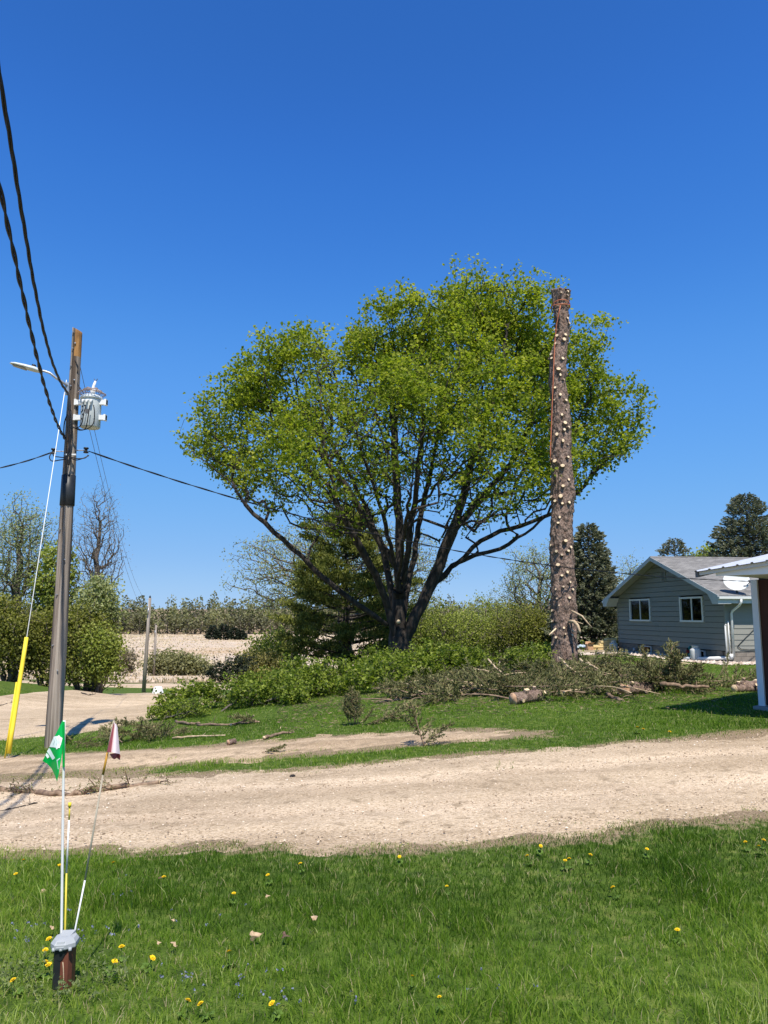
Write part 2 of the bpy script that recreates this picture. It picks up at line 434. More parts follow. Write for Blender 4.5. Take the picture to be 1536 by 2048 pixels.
MT['gravel'] = gravel_mat('gravel', (0.55, 0.425, 0.285), (0.64, 0.51, 0.36), (0.36, 0.27, 0.17))
MT['gravel_dirt'] = gravel_mat('gravel_dirt', (0.47, 0.35, 0.225), (0.58, 0.445, 0.30), (0.30, 0.215, 0.135), 0.05)

# one ground sheet out to the horizon, fine near the viewer and coarse far away
def spaced(lo, hi, c, n, k):
    a = math.asinh((lo - c) / k); b = math.asinh((hi - c) / k)
    return c + k * np.sinh(np.linspace(a, b, n))
gx = spaced(-1500, 1500, 0, 260, 8.0); gy = spaced(-60, 3000, 7, 320, 7.0)
GX, GY = np.meshgrid(gx, gy)
GZ = hz(GX, GY)
gs = gravel_sd(GX, GY)
dryB = 1 - sstep(0.0, 0.45, gs)
left_dry = sstep(0.5, -0.6, sdf(GX, GY, Gs([(-150, 1506), (260, 1506), (330, 1560), (150, 1600), (-150, 1600)])))
marsh = sstep(88, 97, GY)
dry = np.clip(np.maximum(np.maximum(dryB, left_dry), marsh * 1.2), 0, 1.2)
ni, nj = GX.shape
idx = np.arange(ni * nj).reshape(ni, nj)
q = np.stack([idx[:-1, :-1], idx[:-1, 1:], idx[1:, 1:], idx[1:, :-1]], -1).reshape(-1, 4)
struct(link('ground', mesh_data('ground', np.stack([GX, GY, GZ], -1), [(q, 0)], [MT['ground']], True, {'dry': dry.ravel()})))

def strip(name, near, far, mat, n=260, mm=46, lift=0.022, rag=0.3, seed=3, over=0.35):
    a = resample(near, n); b = resample(far, n)
    t = np.linspace(0, 1, mm)[None, :, None]
    P = a[:, None] * (1 - t) + b[:, None] * t
    d = b - a; d = d / (np.linalg.norm(d, axis=1)[:, None] + 1e-9)
    # ragged outer edges
    wn_ = (fbm(a[:, 0] * 1.7, a[:, 1] * 1.7, seed) - .5) * rag * 2; wf_ = (fbm(b[:, 0] * 1.7, b[:, 1] * 1.7, seed + 5) - .5) * rag * 2
    tt = np.linspace(0, 1, mm)
    P = P + d[:, None] * (((-over + wn_)[:, None] * (1 - tt) ** 3 + (over + wf_)[:, None] * tt ** 3)[..., None])
    X, Y = P[..., 0], P[..., 1]
    wid = np.linalg.norm(b - a, axis=1)[:, None]
    e = np.minimum(tt, 1 - tt)[None] * wid
    lf = lift * (sstep(0, 0.9, e) * 1.6 - 0.35) + (fbm(X * 2.2, Y * 2.2, seed + 9, 4) - .5) * 0.035 * (0.4 + 0.6 * (1 - sstep(0, 0.8, e)))
    rut = np.exp(-((tt - .33) / .07) ** 2) + np.exp(-((tt - .67) / .07) ** 2)
    lf = lf - 0.008 * rut[None] * sstep(0.3, 0.9, e)
    Z = hz(X, Y) + lf
    idx = np.arange(n * mm).reshape(n, mm)
    q = np.stack([idx[:-1, :-1], idx[1:, :-1], idx[1:, 1:], idx[:-1, 1:]], -1).reshape(-1, 4)
    rt = np.clip(rut[None] * sstep(0.2, 0.8, e) * (0.45 + 0.9 * fbm(X * .8, Y * .8, seed + 3)), 0, 1)
    return struct(link(name, mesh_data(name, np.stack([X, Y, Z], -1), [(q, 0)], [mat], True, {'rut': rt.ravel()})))
strip('gravel_driveway', an, af, MT['gravel'], 420, 70, over=0.25)
strip('worn_gravel_track', bn, bf, MT['gravel_dirt'], 320, 34, 0.02, 0.3, 13, 0.15)
strip('gravel_lane', cn, cf, MT['gravel'], 200, 60, 0.05, 0.5, 23, 0.6)
xs = np.linspace(-70, 26, 120)
strip('gravel_road', np.stack([xs, 79.5 + xs * .02], 1), np.stack([xs, 87 + xs * .02], 1), MT['gravel'], 160, 20, 0.12, 0.3, 33, 0.3)

# loose stones over the near gravel
def stones(name, n, ymin, ymax, smin, smax, seed, mat):
    rng = np.random.default_rng(seed)
    Y = rng.uniform(ymin, ymax, n * 4); X = rng.uniform(-1, 1, n * 4) * (0.56 * Y + 1.8)
    s = sdf(X, Y, polyA)
    ok = s < 0.25 * (rng.random(len(X)) - .6)
    X, Y = X[ok][:n], Y[ok][:n]; k = len(X)
    sz = (smin + (smax - smin) * rng.random(k) ** 3)
    base = np.array([[1, 0, 0], [0, 1, 0], [-1, 0, 0], [0, -1, 0], [0, 0, .7], [0, 0, -.7]], float)
    V = base[None] * (0.65 + 0.6 * rng.random((k, 6, 1)))
    a = rng.random(k) * 6.28; ca, sa = np.cos(a)[:, None], np.sin(a)[:, None]
    V = np.stack([V[..., 0] * ca - V[..., 1] * sa * .8, V[..., 0] * sa + V[..., 1] * ca * .8, V[..., 2]], -1) * sz[:, None, None]
    V += np.stack([X, Y, hz(X, Y) + 0.024 + sz * .15], 1)[:, None]
    f = np.array([[0, 1, 4], [1, 2, 4], [2, 3, 4], [3, 0, 4], [1, 0, 5], [2, 1, 5], [3, 2, 5], [0, 3, 5]])
    F = (f[None] + (np.arange(k) * 6)[:, None, None]).reshape(-1, 3)
    o = link(name, mesh_data(name, V, [(F, 0)], [mat], False, {'tint': np.repeat(rng.random(k), 6)}))
    return o
MT['stone'] = leaf_mat('stone', [(0, (0.22, 0.165, 0.115)), (0.4, (0.46, 0.355, 0.25)), (0.85, (0.62, 0.5, 0.37)), (1, (0.72, 0.64, 0.54))], 0.0, 0.9, 1, 0.1)
o = stones('loose_stones', 13000, 5.0, 13.5, 0.004, 0.016, 4, MT['stone'])
tag(o, 'loose tan pebbles scattered over the gravel driveway', 'gravel', kind='stuff')

# ------------------------------------------------------------------ grass
def blades(X, Y, Z, h, w, tint, rng, bend=0.5):
    k = len(X)
    a = rng.random(k) * 6.283
    dx, dy = np.cos(a), np.sin(a)          # width direction
    b = rng.random(k) * 6.283; lean = rng.random(k) * bend * h
    lx, ly = np.cos(b) * lean, np.sin(b) * lean
    P = np.zeros((k, 5, 3))
    for j, (t, ww, lt) in enumerate([(0, -.5, 0), (0, .5, 0), (.55, -.42, .35), (.55, .42, .35), (1, 0, 1)]):
        P[:, j, 0] = X + dx * w * ww + lx * lt; P[:, j, 1] = Y + dy * w * ww + ly * lt; P[:, j, 2] = Z + h * t * (1 - 0.12 * lt * bend)
    f3 = np.array([[2, 3, 4]]); f4 = np.array([[0, 1, 3, 2]])
    o = (np.arange(k) * 5)[:, None, None]
    return P.reshape(-1, 3), (f3[None] + o).reshape(-1, 3), (f4[None] + o).reshape(-1, 4), np.repeat(tint, 5)

EXCL = []      # footprints of things standing in the lawn
def grass_field():
    rng = np.random.default_rng(11)
    Xs, Ys = [], []
    for y0, y1, den in [(2.6, 3.6, 5600), (3.6, 4.8, 5200), (4.8, 6.4, 4200), (6.4, 9, 1700), (9, 12, 1250), (12, 16, 800), (16, 22, 430), (22, 34, 200)]:
        wd = 0.55 * y1 + 1.6
        n = int(den * (y1 - y0) * 2 * wd)
        y = rng.uniform(y0, y1, n); x = rng.uniform(-wd, wd, n)
        ok = np.abs(x) < 0.55 * y + 1.6
        Xs.append(x[ok]); Ys.append(y[ok])
    X = np.concatenate(Xs); Y = np.concatenate(Ys)
    gsd = gravel_sd(X, Y)
    cl = fbm(X * 1.1, Y * 1.1, 71, 3); fine = vnoise(X * 7, Y * 7, 77); big = fbm(X * .35, Y * .35, 81, 2)
    edge = sstep(-0.05, 0.5, gsd)                                   # 0 at gravel, 1 in the lawn
    ld = sstep(0.5, -0.6, sdf(X, Y, Gs([(-150, 1506), (260, 1506), (330, 1560), (150, 1600), (-150, 1600)])))
    p = edge ** 1.1 * (0.5 + 0.8 * fine) * (1 - 0.75 * ld)
    p = np.maximum(p, 0.75 * (gsd > -0.05) * (fine > .35))
    sraw = np.minimum(sdf(X, Y, polyA), sdf(X, Y, polyB))
    p = np.maximum(p, 0.7 * ((sraw > -0.02) & (gsd < .3)))
    p = np.maximum(p, 0.22 * ((gsd > -1.0) & (gsd < 0) & (cl > .60) & (fine > .6)))   # tufts in the gravel
    ok = rng.random(len(X)) < p
    for cx, cy, r in EXCL: ok &= (X - cx) ** 2 + (Y - cy) ** 2 > r * r
    X, Y, cl, fine, big, edge, ld, gsd = [a[ok] for a in (X, Y, cl, fine, big, edge, ld, gsd)]
    k = len(X)
    dist = np.maximum(1, Y / 4.5)
    far = sstep(9, 14, Y)
    h = (0.028 + 0.052 * cl * (0.5 + 0.9 * fine)) * (0.55 + 0.45 * edge) * (0.7 + 0.6 * rng.random(k)) * (1 - 0.25 * far)
    h *= np.where(ld > .5, .6, 1)
    h *= 1 + 0.9 * (vnoise(X * 2.1, Y * 2.1, 91) > .80)              # taller tufts
    w = 0.0038 * dist ** 0.8 * (0.7 + 0.6 * rng.random(k))
    tint = 0.08 + 0.40 * rng.random(k) + 0.95 * (big - .42) + 0.22 * (fine - .5) + 0.20 * sstep(4.9, 3.7, Y) - 0.10 * np.exp(-((Y - 5.2) / .6) ** 2)
    dryp = np.clip((1 - edge) * .55 + ld * .8 + 0.08 + 0.16 * (cl < .38), 0, 1)
    dr = rng.random(k) < dryp * (0.35 + 0.65 * rng.random(k))
    tint = np.where(rng.random(k) < .09, tint + .22, tint)
    tint = np.where(dr, 0.80 + 0.20 * rng.random(k), np.clip(tint, 0, .76))
    V, f3, f4, t = blades(X, Y, hz(X, Y) - 0.006, h, w, tint, rng, 1.0)
    o = link('lawn_grass', mesh_data('lawn_grass', V, [(f3, 0), (f4, 0)], [MT['grass']], False, {'tint': t}))
    tag(o, 'mown green lawn grass on both sides of the gravel driveway', 'grass', kind='stuff')
    print('grass blades', k)

# ------------------------------------------------------------------ vegetation generators
def norm(a): return a / (np.linalg.norm(a, axis=-1, keepdims=True) + 1e-12)
class Skel:
    """branch skeleton: chains laid by hand, then every crown point is joined to the cheapest node"""
    def __init__(s, base): s.P = [np.array(base, float)]; s.par = [-1]; s.pl = [0.0]; s.tip = [0]
    def arr(s): return np.array(s.P)
    def chain(s, pts, sub=0.5, at=None, wob=0.0, rng=None):
        pts = [np.array(p, float) for p in pts]
        if at is None:
            A = s.arr(); at = int(np.argmin(np.linalg.norm(A - pts[0], axis=1)))
        cur = at
        for p in pts:
            a = s.P[cur].copy(); d = np.linalg.norm(p - a)
            if d < 1e-4: continue
            n = max(1, int(round(d / sub)))
            for i in range(1, n + 1):
                q = a + (p - a) * i / n
                if wob and i < n: q = q + rng.normal(0, wob, 3)
                s.P.append(q); s.par.append(cur); s.pl.append(s.pl[cur] + d / n); s.tip.append(0); cur = len(s.P) - 1
        s.tip[cur] = 1
        return cur
    def grow(s, att, bf=0.45, step=0.45, rng=None, wob=0.04, sag=0.0, order=None):
        cap = len(s.P) + len(att) * 14
        A = np.zeros((cap, 3)); L = np.zeros(cap); n = len(s.P)
        A[:n] = s.P; L[:n] = s.pl
        tips = []
        o = order if order is not None else np.argsort(np.linalg.norm(att - A[0], axis=1))
        for j in o:
            p = att[j]
            d = np.linalg.norm(A[:n] - p, axis=1)
            c = d + bf * L[:n] + 2.5 * np.maximum(0, A[:n, 2] - p[2] - 0.2)
            i = int(np.argmin(c)); dd = d[i]
            if dd < 0.02: continue
            k = max(1, min(13, int(round(dd / step))))
            par = s.par[i]
            dr = (A[i] - A[par]) if par >= 0 else np.array([0, 0, 1.0])
            dr = dr / (np.linalg.norm(dr) + 1e-9)
            ctl = A[i] + dr * dd * 0.38 + np.array([0, 0, -sag * dd])
            cur = i
            for m in range(1, k + 1):
                t = m / k
                q = (1 - t) ** 2 * A[i] + 2 * t * (1 - t) * ctl + t * t * p
                if m < k: q = q + rng.normal(0, wob, 3)
                A[n] = q; L[n] = L[i] + dd * t
                s.par.append(cur); s.tip.append(0); cur = n; n += 1
            s.tip[cur] = 1; tips.append(cur)
        s.P = list(A[:n]); s.pl = list(L[:n])
        return tips
    def radii(s, r0, p=0.5):
        n = len(s.P); cnt = np.array(s.tip, float)
        par = s.par
        for i in range(n - 1, 0, -1): cnt[par[i]] += cnt[i]
        return r0 * np.maximum(cnt, 1) ** p
    def mesh(s, rad, kbig=8, ksm=4, big=0.05):
        P = s.arr(); par = np.array(s.par); n = len(P)
        D = np.zeros((n, 3)); D[1:] = norm(P[1:] - P[par[1:]]); D[0] = (0, 0, 1)
        best = np.full(n, -1)
        o = np.argsort(rad[1:], kind='stable') + 1
        best[par[o]] = o                      # largest child wins
        ref = norm(np.array([0.12, 0.9, 0.35]))
        a = norm(np.cross(D, ref)); b = np.cross(D, a)
        Vs, Fs = [], []; off = 0
        for k, sel in ((kbig, rad >= big), (ksm, rad < big)):
            seg = np.where(sel & (par >= 0))[0]
            if not len(seg): continue
            ang = np.arange(k) * 2 * math.pi / k; ca = np.cos(ang)[None, :, None]; sa = np.sin(ang)[None, :, None]
            pr = par[seg]; main = best[pr] == seg
            r_s = np.where(main, np.minimum(rad[pr], rad[seg] * 1.6), rad[seg] * 1.2)[:, None, None]
            fa = np.where(main[:, None], a[pr], a[seg]); fb = np.where(main[:, None], b[pr], b[seg])
            S0 = P[pr][:, None] + r_s * (ca * fa[:, None] + sa * fb[:, None])
            S1 = P[seg][:, None] + rad[seg][:, None, None] * (ca * a[seg][:, None] + sa * b[seg][:, None])
            V = np.concatenate([S0, S1], 1)
            j = np.arange(k); j2 = (j + 1) % k
            f = np.stack([j, j2, j2 + k, j + k], 1)
            Fs.append((f[None] + (np.arange(len(seg)) * 2 * k)[:, None, None]).reshape(-1, 4) + off)
            Vs.append(V.reshape(-1, 3)); off += len(seg) * 2 * k
        return np.concatenate(Vs), [(np.concatenate(Fs), 0)]

def leaves(cen, size, rng, up=0.6, wid=0.85, tint=None, fold=0.18):
    k = len(cen)
    nrm = norm(rng.normal(0, 1, (k, 3)) + np.array([0, -0.15, up]))
    t = norm(np.cross(nrm, rng.normal(0, 1, (k, 3)))); b = np.cross(nrm, t)
    s = (np.asarray(size) * (0.65 + 0.7 * rng.random(k)))[:, None]
    V = np.stack([cen - t * s * .5, cen - t * s * .05 + b * s * wid * .5 + nrm * s * fold, cen + t * s * .5, cen - t * s * .05 - b * s * wid * .5 + nrm * s * fold], 1)
    f = np.array([[0, 2, 1], [0, 3, 2]])
    F = (f[None] + (np.arange(k) * 4)[:, None, None]).reshape(-1, 3)
    if tint is None: tint = rng.random(k)
    return V.reshape(-1, 3), [(F, 0)], np.repeat(np.clip(tint, 0, 1), 4)

def tufts(p, d, ln, wd, rng, tint=None):
    """needle tufts: two crossed lozenges along d"""
    k = len(p); d = norm(d)
    a = norm(np.cross(d, rng.normal(0, 1, (k, 3)))); b = np.cross(d, a)
    ln = np.broadcast_to(ln, (k,))[:, None] * (0.7 + 0.6 * rng.random((k, 1))); wd = np.broadcast_to(wd, (k,))[:, None] * (0.7 + 0.6 * rng.random((k, 1)))
    V = np.stack([p, p + d * ln * .45 + a * wd * .5, p + d * ln, p + d * ln * .45 - a * wd * .5,
                  p + d * ln * .45 + b * wd * .5, p + d * ln * .45 - b * wd * .5], 1)
    f = np.array([[0, 1, 2, 3], [0, 4, 2, 5]])
    F = (f[None] + (np.arange(k) * 6)[:, None, None]).reshape(-1, 4)
    if tint is None: tint = rng.random(k)
    return V.reshape(-1, 3), [(F, 0)], np.repeat(np.clip(tint, 0, 1), 6)

def broad_tree(name, label, cat, base, crown_c, crown_r, mats, seed, natt=500, lpa=16, leaf=0.16, r0=0.012, bf=0.4, spread=0.3, limbs=None, fork=0.35, shell=0.35, group=None, low=-0.9, up=0.6, lumps=0.3, wob=0.05, step=0.5, stems=1):
    rng = np.random.default_rng(seed)
    base = np.array(base, float); cc = np.array(crown_c, float); cr = np.array(crown_r, float)
    root = thing(name, label, cat, tuple(base), 0, group)
    sk = Skel(base - np.array([0, 0, .2]))
    if limbs:
        for l in limbs: sk.chain(l, 0.5, None, 0.03, rng)
    elif stems == 1:
        f = base + (cc - base) * np.array([0.5, 0.5, 0]) + np.array([0, 0, max(0.3, (cc[2] - cr[2] * .6 - base[2])) * 1.0])
        sk.chain([base + np.array([0, 0, .3]), f, cc + np.array([0, 0, cr[2] * fork])], 0.6, 0, 0.06, rng)
    else:
        for i in range(stems):
            a = i / stems * 6.28 + rng.random(); e = np.array([math.cos(a) * cr[0], math.sin(a) * cr[1], 0]) * (0.35 + .3 * rng.random())
            sk.chain([base + e * .25 + np.array([0, 0, .2]), base + e * .6 + np.array([0, 0, (cc[2] - base[2]) * .6]), cc + e + np.array([0, 0, cr[2] * .2])], 0.5, 0, 0.08, rng)
    d = norm(rng.normal(0, 1, (natt * 2, 3))); d = d[d[:, 2] > low][:natt]
    ph = np.arctan2(d[:, 1], d[:, 0])
    lum = 1 + lumps * (fbm(ph * 1.6 + 3, d[:, 2] * 2.6 + seed, seed, 2) - .5) * 2
    rr = (shell + (1 - shell) * rng.random(len(d)) ** 0.55) * lum
    att = cc + d * cr * rr[:, None]
    tips = sk.grow(att, bf, step, rng, wob)
    rad = sk.radii(r0)
    V, F = sk.mesh(rad, 7, 4, 0.06)
    o = link('trunk', mesh_data('trunk', V - base, F, [mats[0]], True), root)
    P = sk.arr()[tips]
    n = rng.poisson(lpa, len(P))
    cen = np.repeat(P, n, 0) + rng.normal(0, spread, (n.sum(), 3)) * np.array([1, 1, .75])
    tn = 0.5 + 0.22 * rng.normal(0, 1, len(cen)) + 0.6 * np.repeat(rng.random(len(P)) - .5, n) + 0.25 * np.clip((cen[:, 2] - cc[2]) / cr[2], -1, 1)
    if len(cen):
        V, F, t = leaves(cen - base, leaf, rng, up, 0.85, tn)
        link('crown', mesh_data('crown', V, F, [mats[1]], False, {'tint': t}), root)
    return root

def spruce_tree(name, label, base, H, Rb, seed, mats, nb=170, tl=0.34, tw=0.11, dens=7.0, group=None, droop=0.25, top=0.03, kind='spruce', power=0.85, cat='tree'):
    rng = np.random.default_rng(seed)
    root = thing(name, label, cat, tuple(base), 0, group)
    mb = MB(); mb.tube([(0, 0, -.2), (0, 0, H * .5), (0, 0, H * .98)], [H * .017, H * .01, .01], 8)
    PP, DD, TT = [], [], []
    for i in range(nb):
        t = (i + rng.random()) / nb; t = t ** 0.9
        z = H * (top + 0.02 + (1 - top - .03) * t)
        Lb = (Rb * (1 - t) ** power + 0.12) * (0.72 + 0.42 * rng.random())
        a = i * 2.39996 + rng.normal(0, .3)
        m = max(3, int(Lb / 0.28))
        s = np.linspace(0.12, 1, m)
        zz = z + Lb * (0.12 * s - droop * s ** 1.6 + 0.22 * s ** 4) + (0.25 * Lb * s if t > .85 else 0)
        line = np.stack([np.cos(a) * Lb * s, np.sin(a) * Lb * s, zz], 1)
        mb.tube(np.vstack([[[0, 0, z]], line]), np.linspace(0.012 + 0.012 * Lb, 0.006, m + 1), 4, False)
        k = max(4, int(dens * Lb * 2.2))
        ss = 0.2 + 0.8 * rng.random(k) ** 0.75
        c = np.stack([np.interp(ss, s, line[:, j]) for j in range(3)], 1)
        side = rng.choice([-1, 1], k) * (0.12 + 0.42 * Lb * (1.05 - ss) * rng.random(k))
        out = np.array([math.cos(a), math.sin(a), 0]); tg = np.array([-math.sin(a), math.cos(a), 0])
        c = c + tg * side[:, None] + out * (np.abs(side) * .5)[:, None] + np.array([0, 0, 1]) * (-np.abs(side) * .18 + rng.normal(0, .04, k))[:, None]
        dd = out * 0.75 + tg * (np.sign(side) * 0.55)[:, None] + np.stack([rng.normal(0, .2, k), rng.normal(0, .2, k), 0.1 + rng.normal(0, .28, k)], 1)
        PP.append(c); DD.append(dd); TT.append(0.25 + 0.4 * ss + rng.normal(0, .14, k))
    mb.build('trunk', mats[0], root, True)
    V, F, t = tufts(np.concatenate(PP), np.concatenate(DD), tl, tw, rng, np.concatenate(TT))
    link('crown', mesh_data('crown', V, F, [mats[1]], False, {'tint': t}), root)
    return root

# ------------------------------------------------------------------ far side: marsh and woods
xs = np.linspace(-330, 210, 220)
mar_n = np.stack([xs, np.full(220, 96.0)], 1); mar_f = np.stack([xs, np.full(220, 336.0)], 1)
MT['marsh'] = M('marsh_straw', (0.58, 0.47, 0.35), (0.44, 0.345, 0.25), 0.12, 0.95, 0.4, 3.0, (1, 2.5, 1), c3=(0.50, 0.36, 0.22), s3=0.03)
strip('marsh', mar_n, mar_f, MT['marsh'], 220, 90, 0.25, 3.0, 43, 2.0)
def reeds():
    rng = np.random.default_rng(5)
    n = 36000
    Y = 92 + (rng.random(n) ** 1.3) * 236; X = rng.uniform(-0.56, 0.12, n) * Y
    pat = fbm(X * .05, Y * .03, 3, 3)
    ok = rng.random(n) < 0.25 + 1.0 * pat
    X, Y, pat = X[ok], Y[ok], pat[ok]; k = len(X)
    h = (0.35 + 0.55 * rng.random(k)) * (0.6 + 0.9 * pat); w = 0.10 + 0.0013 * Y
    band = np.exp(-((Y - 175 - X * .1) / 14) ** 2) * (vnoise(X * .03, Y * .01, 8) > .4)
    t = np.clip(0.66 + 0.13 * rng.normal(0, 1, k) - 0.5 * band - 0.35 * sstep(108, 94, Y), 0, 1)
    V, f3, f4, tt = blades(X, Y, hz(X, Y) + 0.05, h, w, t, rng, 0.9)
    o = link('marsh_reeds', mesh_data('marsh_reeds', V, [(f3, 0), (f4, 0)], [MT['reed']], False, {'tint': tt}))
    tag(o, 'pinkish tan dead reeds and sedge covering the flat marsh', 'reeds', kind='stuff')
reeds()
def far_wood():
    rng = np.random.default_rng(8)
    LV, LF, LT, n0 = [], [], [], 0
    mb = MB()
    cen, tn = [], []
    for row, (yy, hh) in enumerate([(338, 10.0), (352, 12.2), (372, 14.0), (396, 15.2)]):
        x = -300.0
        while x < 190:
            x += rng.uniform(3.0, 6.5)
            u = 768 + x / yy * FPX
            H = hh * (0.72 + 0.42 * rng.random()) * (0.86 + 0.3 * float(fbm(x * .012, row * 3.1, 6, 2)))
            if x > -90: H *= 1.10
            y = yy + rng.normal(0, 4); z = zg(x, y)
            rx = rng.uniform(2.6, 4.6)
            k = 150
            d = norm(rng.normal(0, 1, (k, 3))); rr = (0.35 + 0.65 * rng.random(k) ** .5)[:, None]
            c = np.array([x, y, z + H * .52]) + d * rr * np.array([rx, rx, H * .50])
            cen.append(c); tn.append(np.clip(0.42 + 0.28 * d[:, 2] + 0.22 * rng.normal() + 0.15 * rng.normal(0, 1, k), 0, 1))
            mb.tube([(x, y, z - .3), (x + rng.normal(0, .4), y, z + H * .8)], [0.22, 0.07], 4, False)
    cen = np.concatenate(cen); tn = np.concatenate(tn)
    V, F, t = leaves(cen, 1.15, rng, 0.4, 0.9, tn)
    nb = sum(len(v) for v in mb.V)
    BV = np.concatenate(mb.V)
    o = link('far_woodland', mesh_data('far_woodland', np.concatenate([V, BV]), F + [(f + len(V), 1) for f, m in mb.F], [MT['far_leaf'], MT['bark_grey']], False, {'tint': np.concatenate([t, np.zeros(len(BV))])}))
    tag(o, 'far olive grey spring woodland along the back of the marsh', 'woodland', kind='stuff')
far_wood()
for i, (u, w, h) in enumerate([(425, 2.4, 5.0), (447, 3.2, 5.6), (468, 2.2, 4.4), (482, 1.9, 3.4)]):
    p = W(u, 1280, 262); p[2] = zg(p[0], p[1])
    spruce_tree('cedar', ['dark cedar at the left end of the far marsh row', 'widest dark cedar in the far marsh row', 'dark cedar right of the widest one on the marsh', 'small dark cedar at the right end of the marsh row'][i], p, h, w, 60 + i, (MT['bark_grey'], MT['needle_dark']), 60, 1.0, .5, 3.0, 'dark cedars at the far edge of the marsh', 0.1)

def bush(name, label, u, v, Y, hw, h, mats, seed, natt=260, lpa=14, leaf=0.16, group=None, stems=6, base_z=None, deep=0.8, spread=.28, lumps=.35, low=-.75, cat='shrub'):
    p = W(u, v, Y); p[2] = zg(p[0], p[1]) if base_z is None else base_z
    return broad_tree(name, label, cat, p, (p[0], p[1], p[2] + h * .55), (hw, hw * deep, h * .5), mats, seed, natt, lpa, leaf, 0.008, 0.35, spread, None, 0.3, 0.3, group, low, 0.5, lumps, 0.06, 0.45, stems)

MT['leaf_olive'] = leaf_mat('leaf_olive', [(0, (0.12, 0.11, 0.055)), (0.5, (0.19, 0.185, 0.085)), (1, (0.28, 0.27, 0.12))], 0.25)
bw = (MT['bark_grey'], MT['leaf_willow']); bs = (MT['bark_grey'], MT['leaf_spring']); bp = (MT['bark_grey'], MT['leaf_pale'])
bush('willow_shrub', 'wide rounded willow shrub behind the two distant poles', 340, 1350, 106, 3.3, 3.2, (MT['bark_grey'], MT['leaf_olive']), 101, 520, 8, 0.34, 'shrubs at the near edge of the marsh', 9, spread=.6)
bush('willow_shrub', 'low willow shrub right of the distant poles at the marsh edge', 385, 1350, 106, 2.2, 2.4, (MT['bark_grey'], MT['leaf_olive']), 102, 340, 8, 0.34, 'shrubs at the near edge of the marsh', 7, spread=.6)
bush('willow_shrub', 'small grey willow shrub left of the distant poles', 233, 1350, 104, 2.4, 4.0, (MT['bark_grey'], MT['leaf_bud']), 103, 220, 7, 0.36, 'shrubs at the near edge of the marsh', 8, spread=.5)

# ---- trees on the left, beyond the gravel lane
def tall(name, label, u, v0, Y, pxw, vtop, vbot, mats, seed, natt, lpa, leaf, group=None, r0=0.011, bf=.35, spread=.28, low=-.9, lumps=.3, shell=.3, deep=1.0, **kw):
    b = W(u, v0, Y); b[2] = zg(b[0], b[1])
    t = W(u, vtop, Y)[2]; bo = W(u, vbot, Y)[2]; hw = pxw / 2 / FPX * Y
    return broad_tree(name, label, 'tree', b, (b[0], b[1], (t + bo) / 2), (hw, hw * deep, (t - bo) / 2), mats, seed, natt, lpa, leaf, r0, bf, spread, None, .45, shell, group, low, .5, lumps, **kw)
LG = 'trees at the left edge beyond the gravel lane'
tall('tall_tree', 'tall pale tree just leafing out at the left picture edge', 22, 1372, 47, 130, 985, 1250, (MT['bark_grey'], MT['leaf_pale']), 201, 900, 9, 0.11, LG, 0.011)
tall('bare_tree', 'slender grey tree with nearly bare twigs right of the utility pole', 183, 1372, 47, 104, 962, 1262, (MT['bark_grey'], MT['leaf_bud']), 202, 1500, 2.0, 0.07, LG, 0.0068, wob=.05)
tall('young_tree', 'young bright green tree behind the guy wire', 100, 1372, 46, 82, 1092, 1260, bs, 203, 300, 12, 0.2, LG, 0.009)
tall('grey_tree', 'dense grey green tree at the foot of the bare tree', 190, 1374, 45, 78, 1150, 1300, (MT['bark_grey'], MT['leaf_pale']), 204, 300, 16, 0.17, LG, .009)
SG = 'leafy shrubs at the left edge beyond the gravel lane'
bush('leafy_shrub', 'big olive green shrub behind the utility pole foot', 165, 1376, 43.5, 1.95, 4.6, bw, 211, 760, 13, 0.14, SG, 7, low=-.8, lumps=.6)
bush('leafy_shrub', 'olive green shrub between guy wire and utility pole', 92, 1376, 44, 2.0, 4.3, bw, 212, 700, 13, 0.14, SG, 7, lumps=.6)
bush('leafy_shrub', 'olive green shrub cut by the left picture edge', 15, 1374, 43, 2.1, 4.4, bw, 213, 700, 13, 0.14, SG, 7, lumps=.6)
bush('leafy_shrub', 'yellowish green shrub at the right end of the left thicket', 200, 1378, 42.5, 0.95, 3.6, bs, 214, 360, 14, 0.14, SG, 6, lumps=.6)
bush('leafy_shrub', 'tall green shrub outside the left of the thicket', -50, 1374, 43, 2.2, 4.8, bw, 215, 380, 22, 0.2, SG, 6)

# ---- trees behind the maple
def P3(*l): return [W(u, v, Y) for u, v, Y in l]
oakb = W(690, 1330, 46); oakb[2] = zg(oakb[0], oakb[1])
lim = [P3((690, 1330, 46), (688, 1250, 46), (690, 1180, 46), (700, 1110, 46)), P3((688, 1220, 46), (630, 1160, 45), (560, 1135, 45), (500, 1140, 44)), P3((640, 1165, 45), (580, 1150, 46), (540, 1165, 46), (500, 1190, 46)),
       P3((690, 1190, 46), (620, 1110, 47), (560, 1080, 47), (510, 1085, 47)), P3((690, 1170, 46), (740, 1110, 46), (800, 1090, 45), (860, 1110, 45)), P3((690, 1180, 46), (660, 1090, 45), (640, 1060, 45))]
broad_tree('oak_tree', 'spreading grey oak with pale new leaves behind the pine', 'tree', oakb, W(680, 1148, 46), (6.9, 4.2, 3.4), (MT['bark_grey'], MT['leaf_pale']), 221, 1900, 9, 0.10, 0.0105, .3, .26, lim, .4, .3, None, -.75, .5, .25, .09)
oak2 = W(1085, 1330, 52); oak2[2] = zg(oak2[0], oak2[1])
broad_tree('oak_tree', 'pale oak leafing out left of the bare spruce trunk', 'tree', oak2, W(1080, 1185, 52), (2.9, 2.6, 3.4), (MT['bark_grey'], MT['leaf_pale']), 222, 800, 9, 0.11, .0115, .3, .28, None, .4, .3, None, -.8, .5, .3, .09)
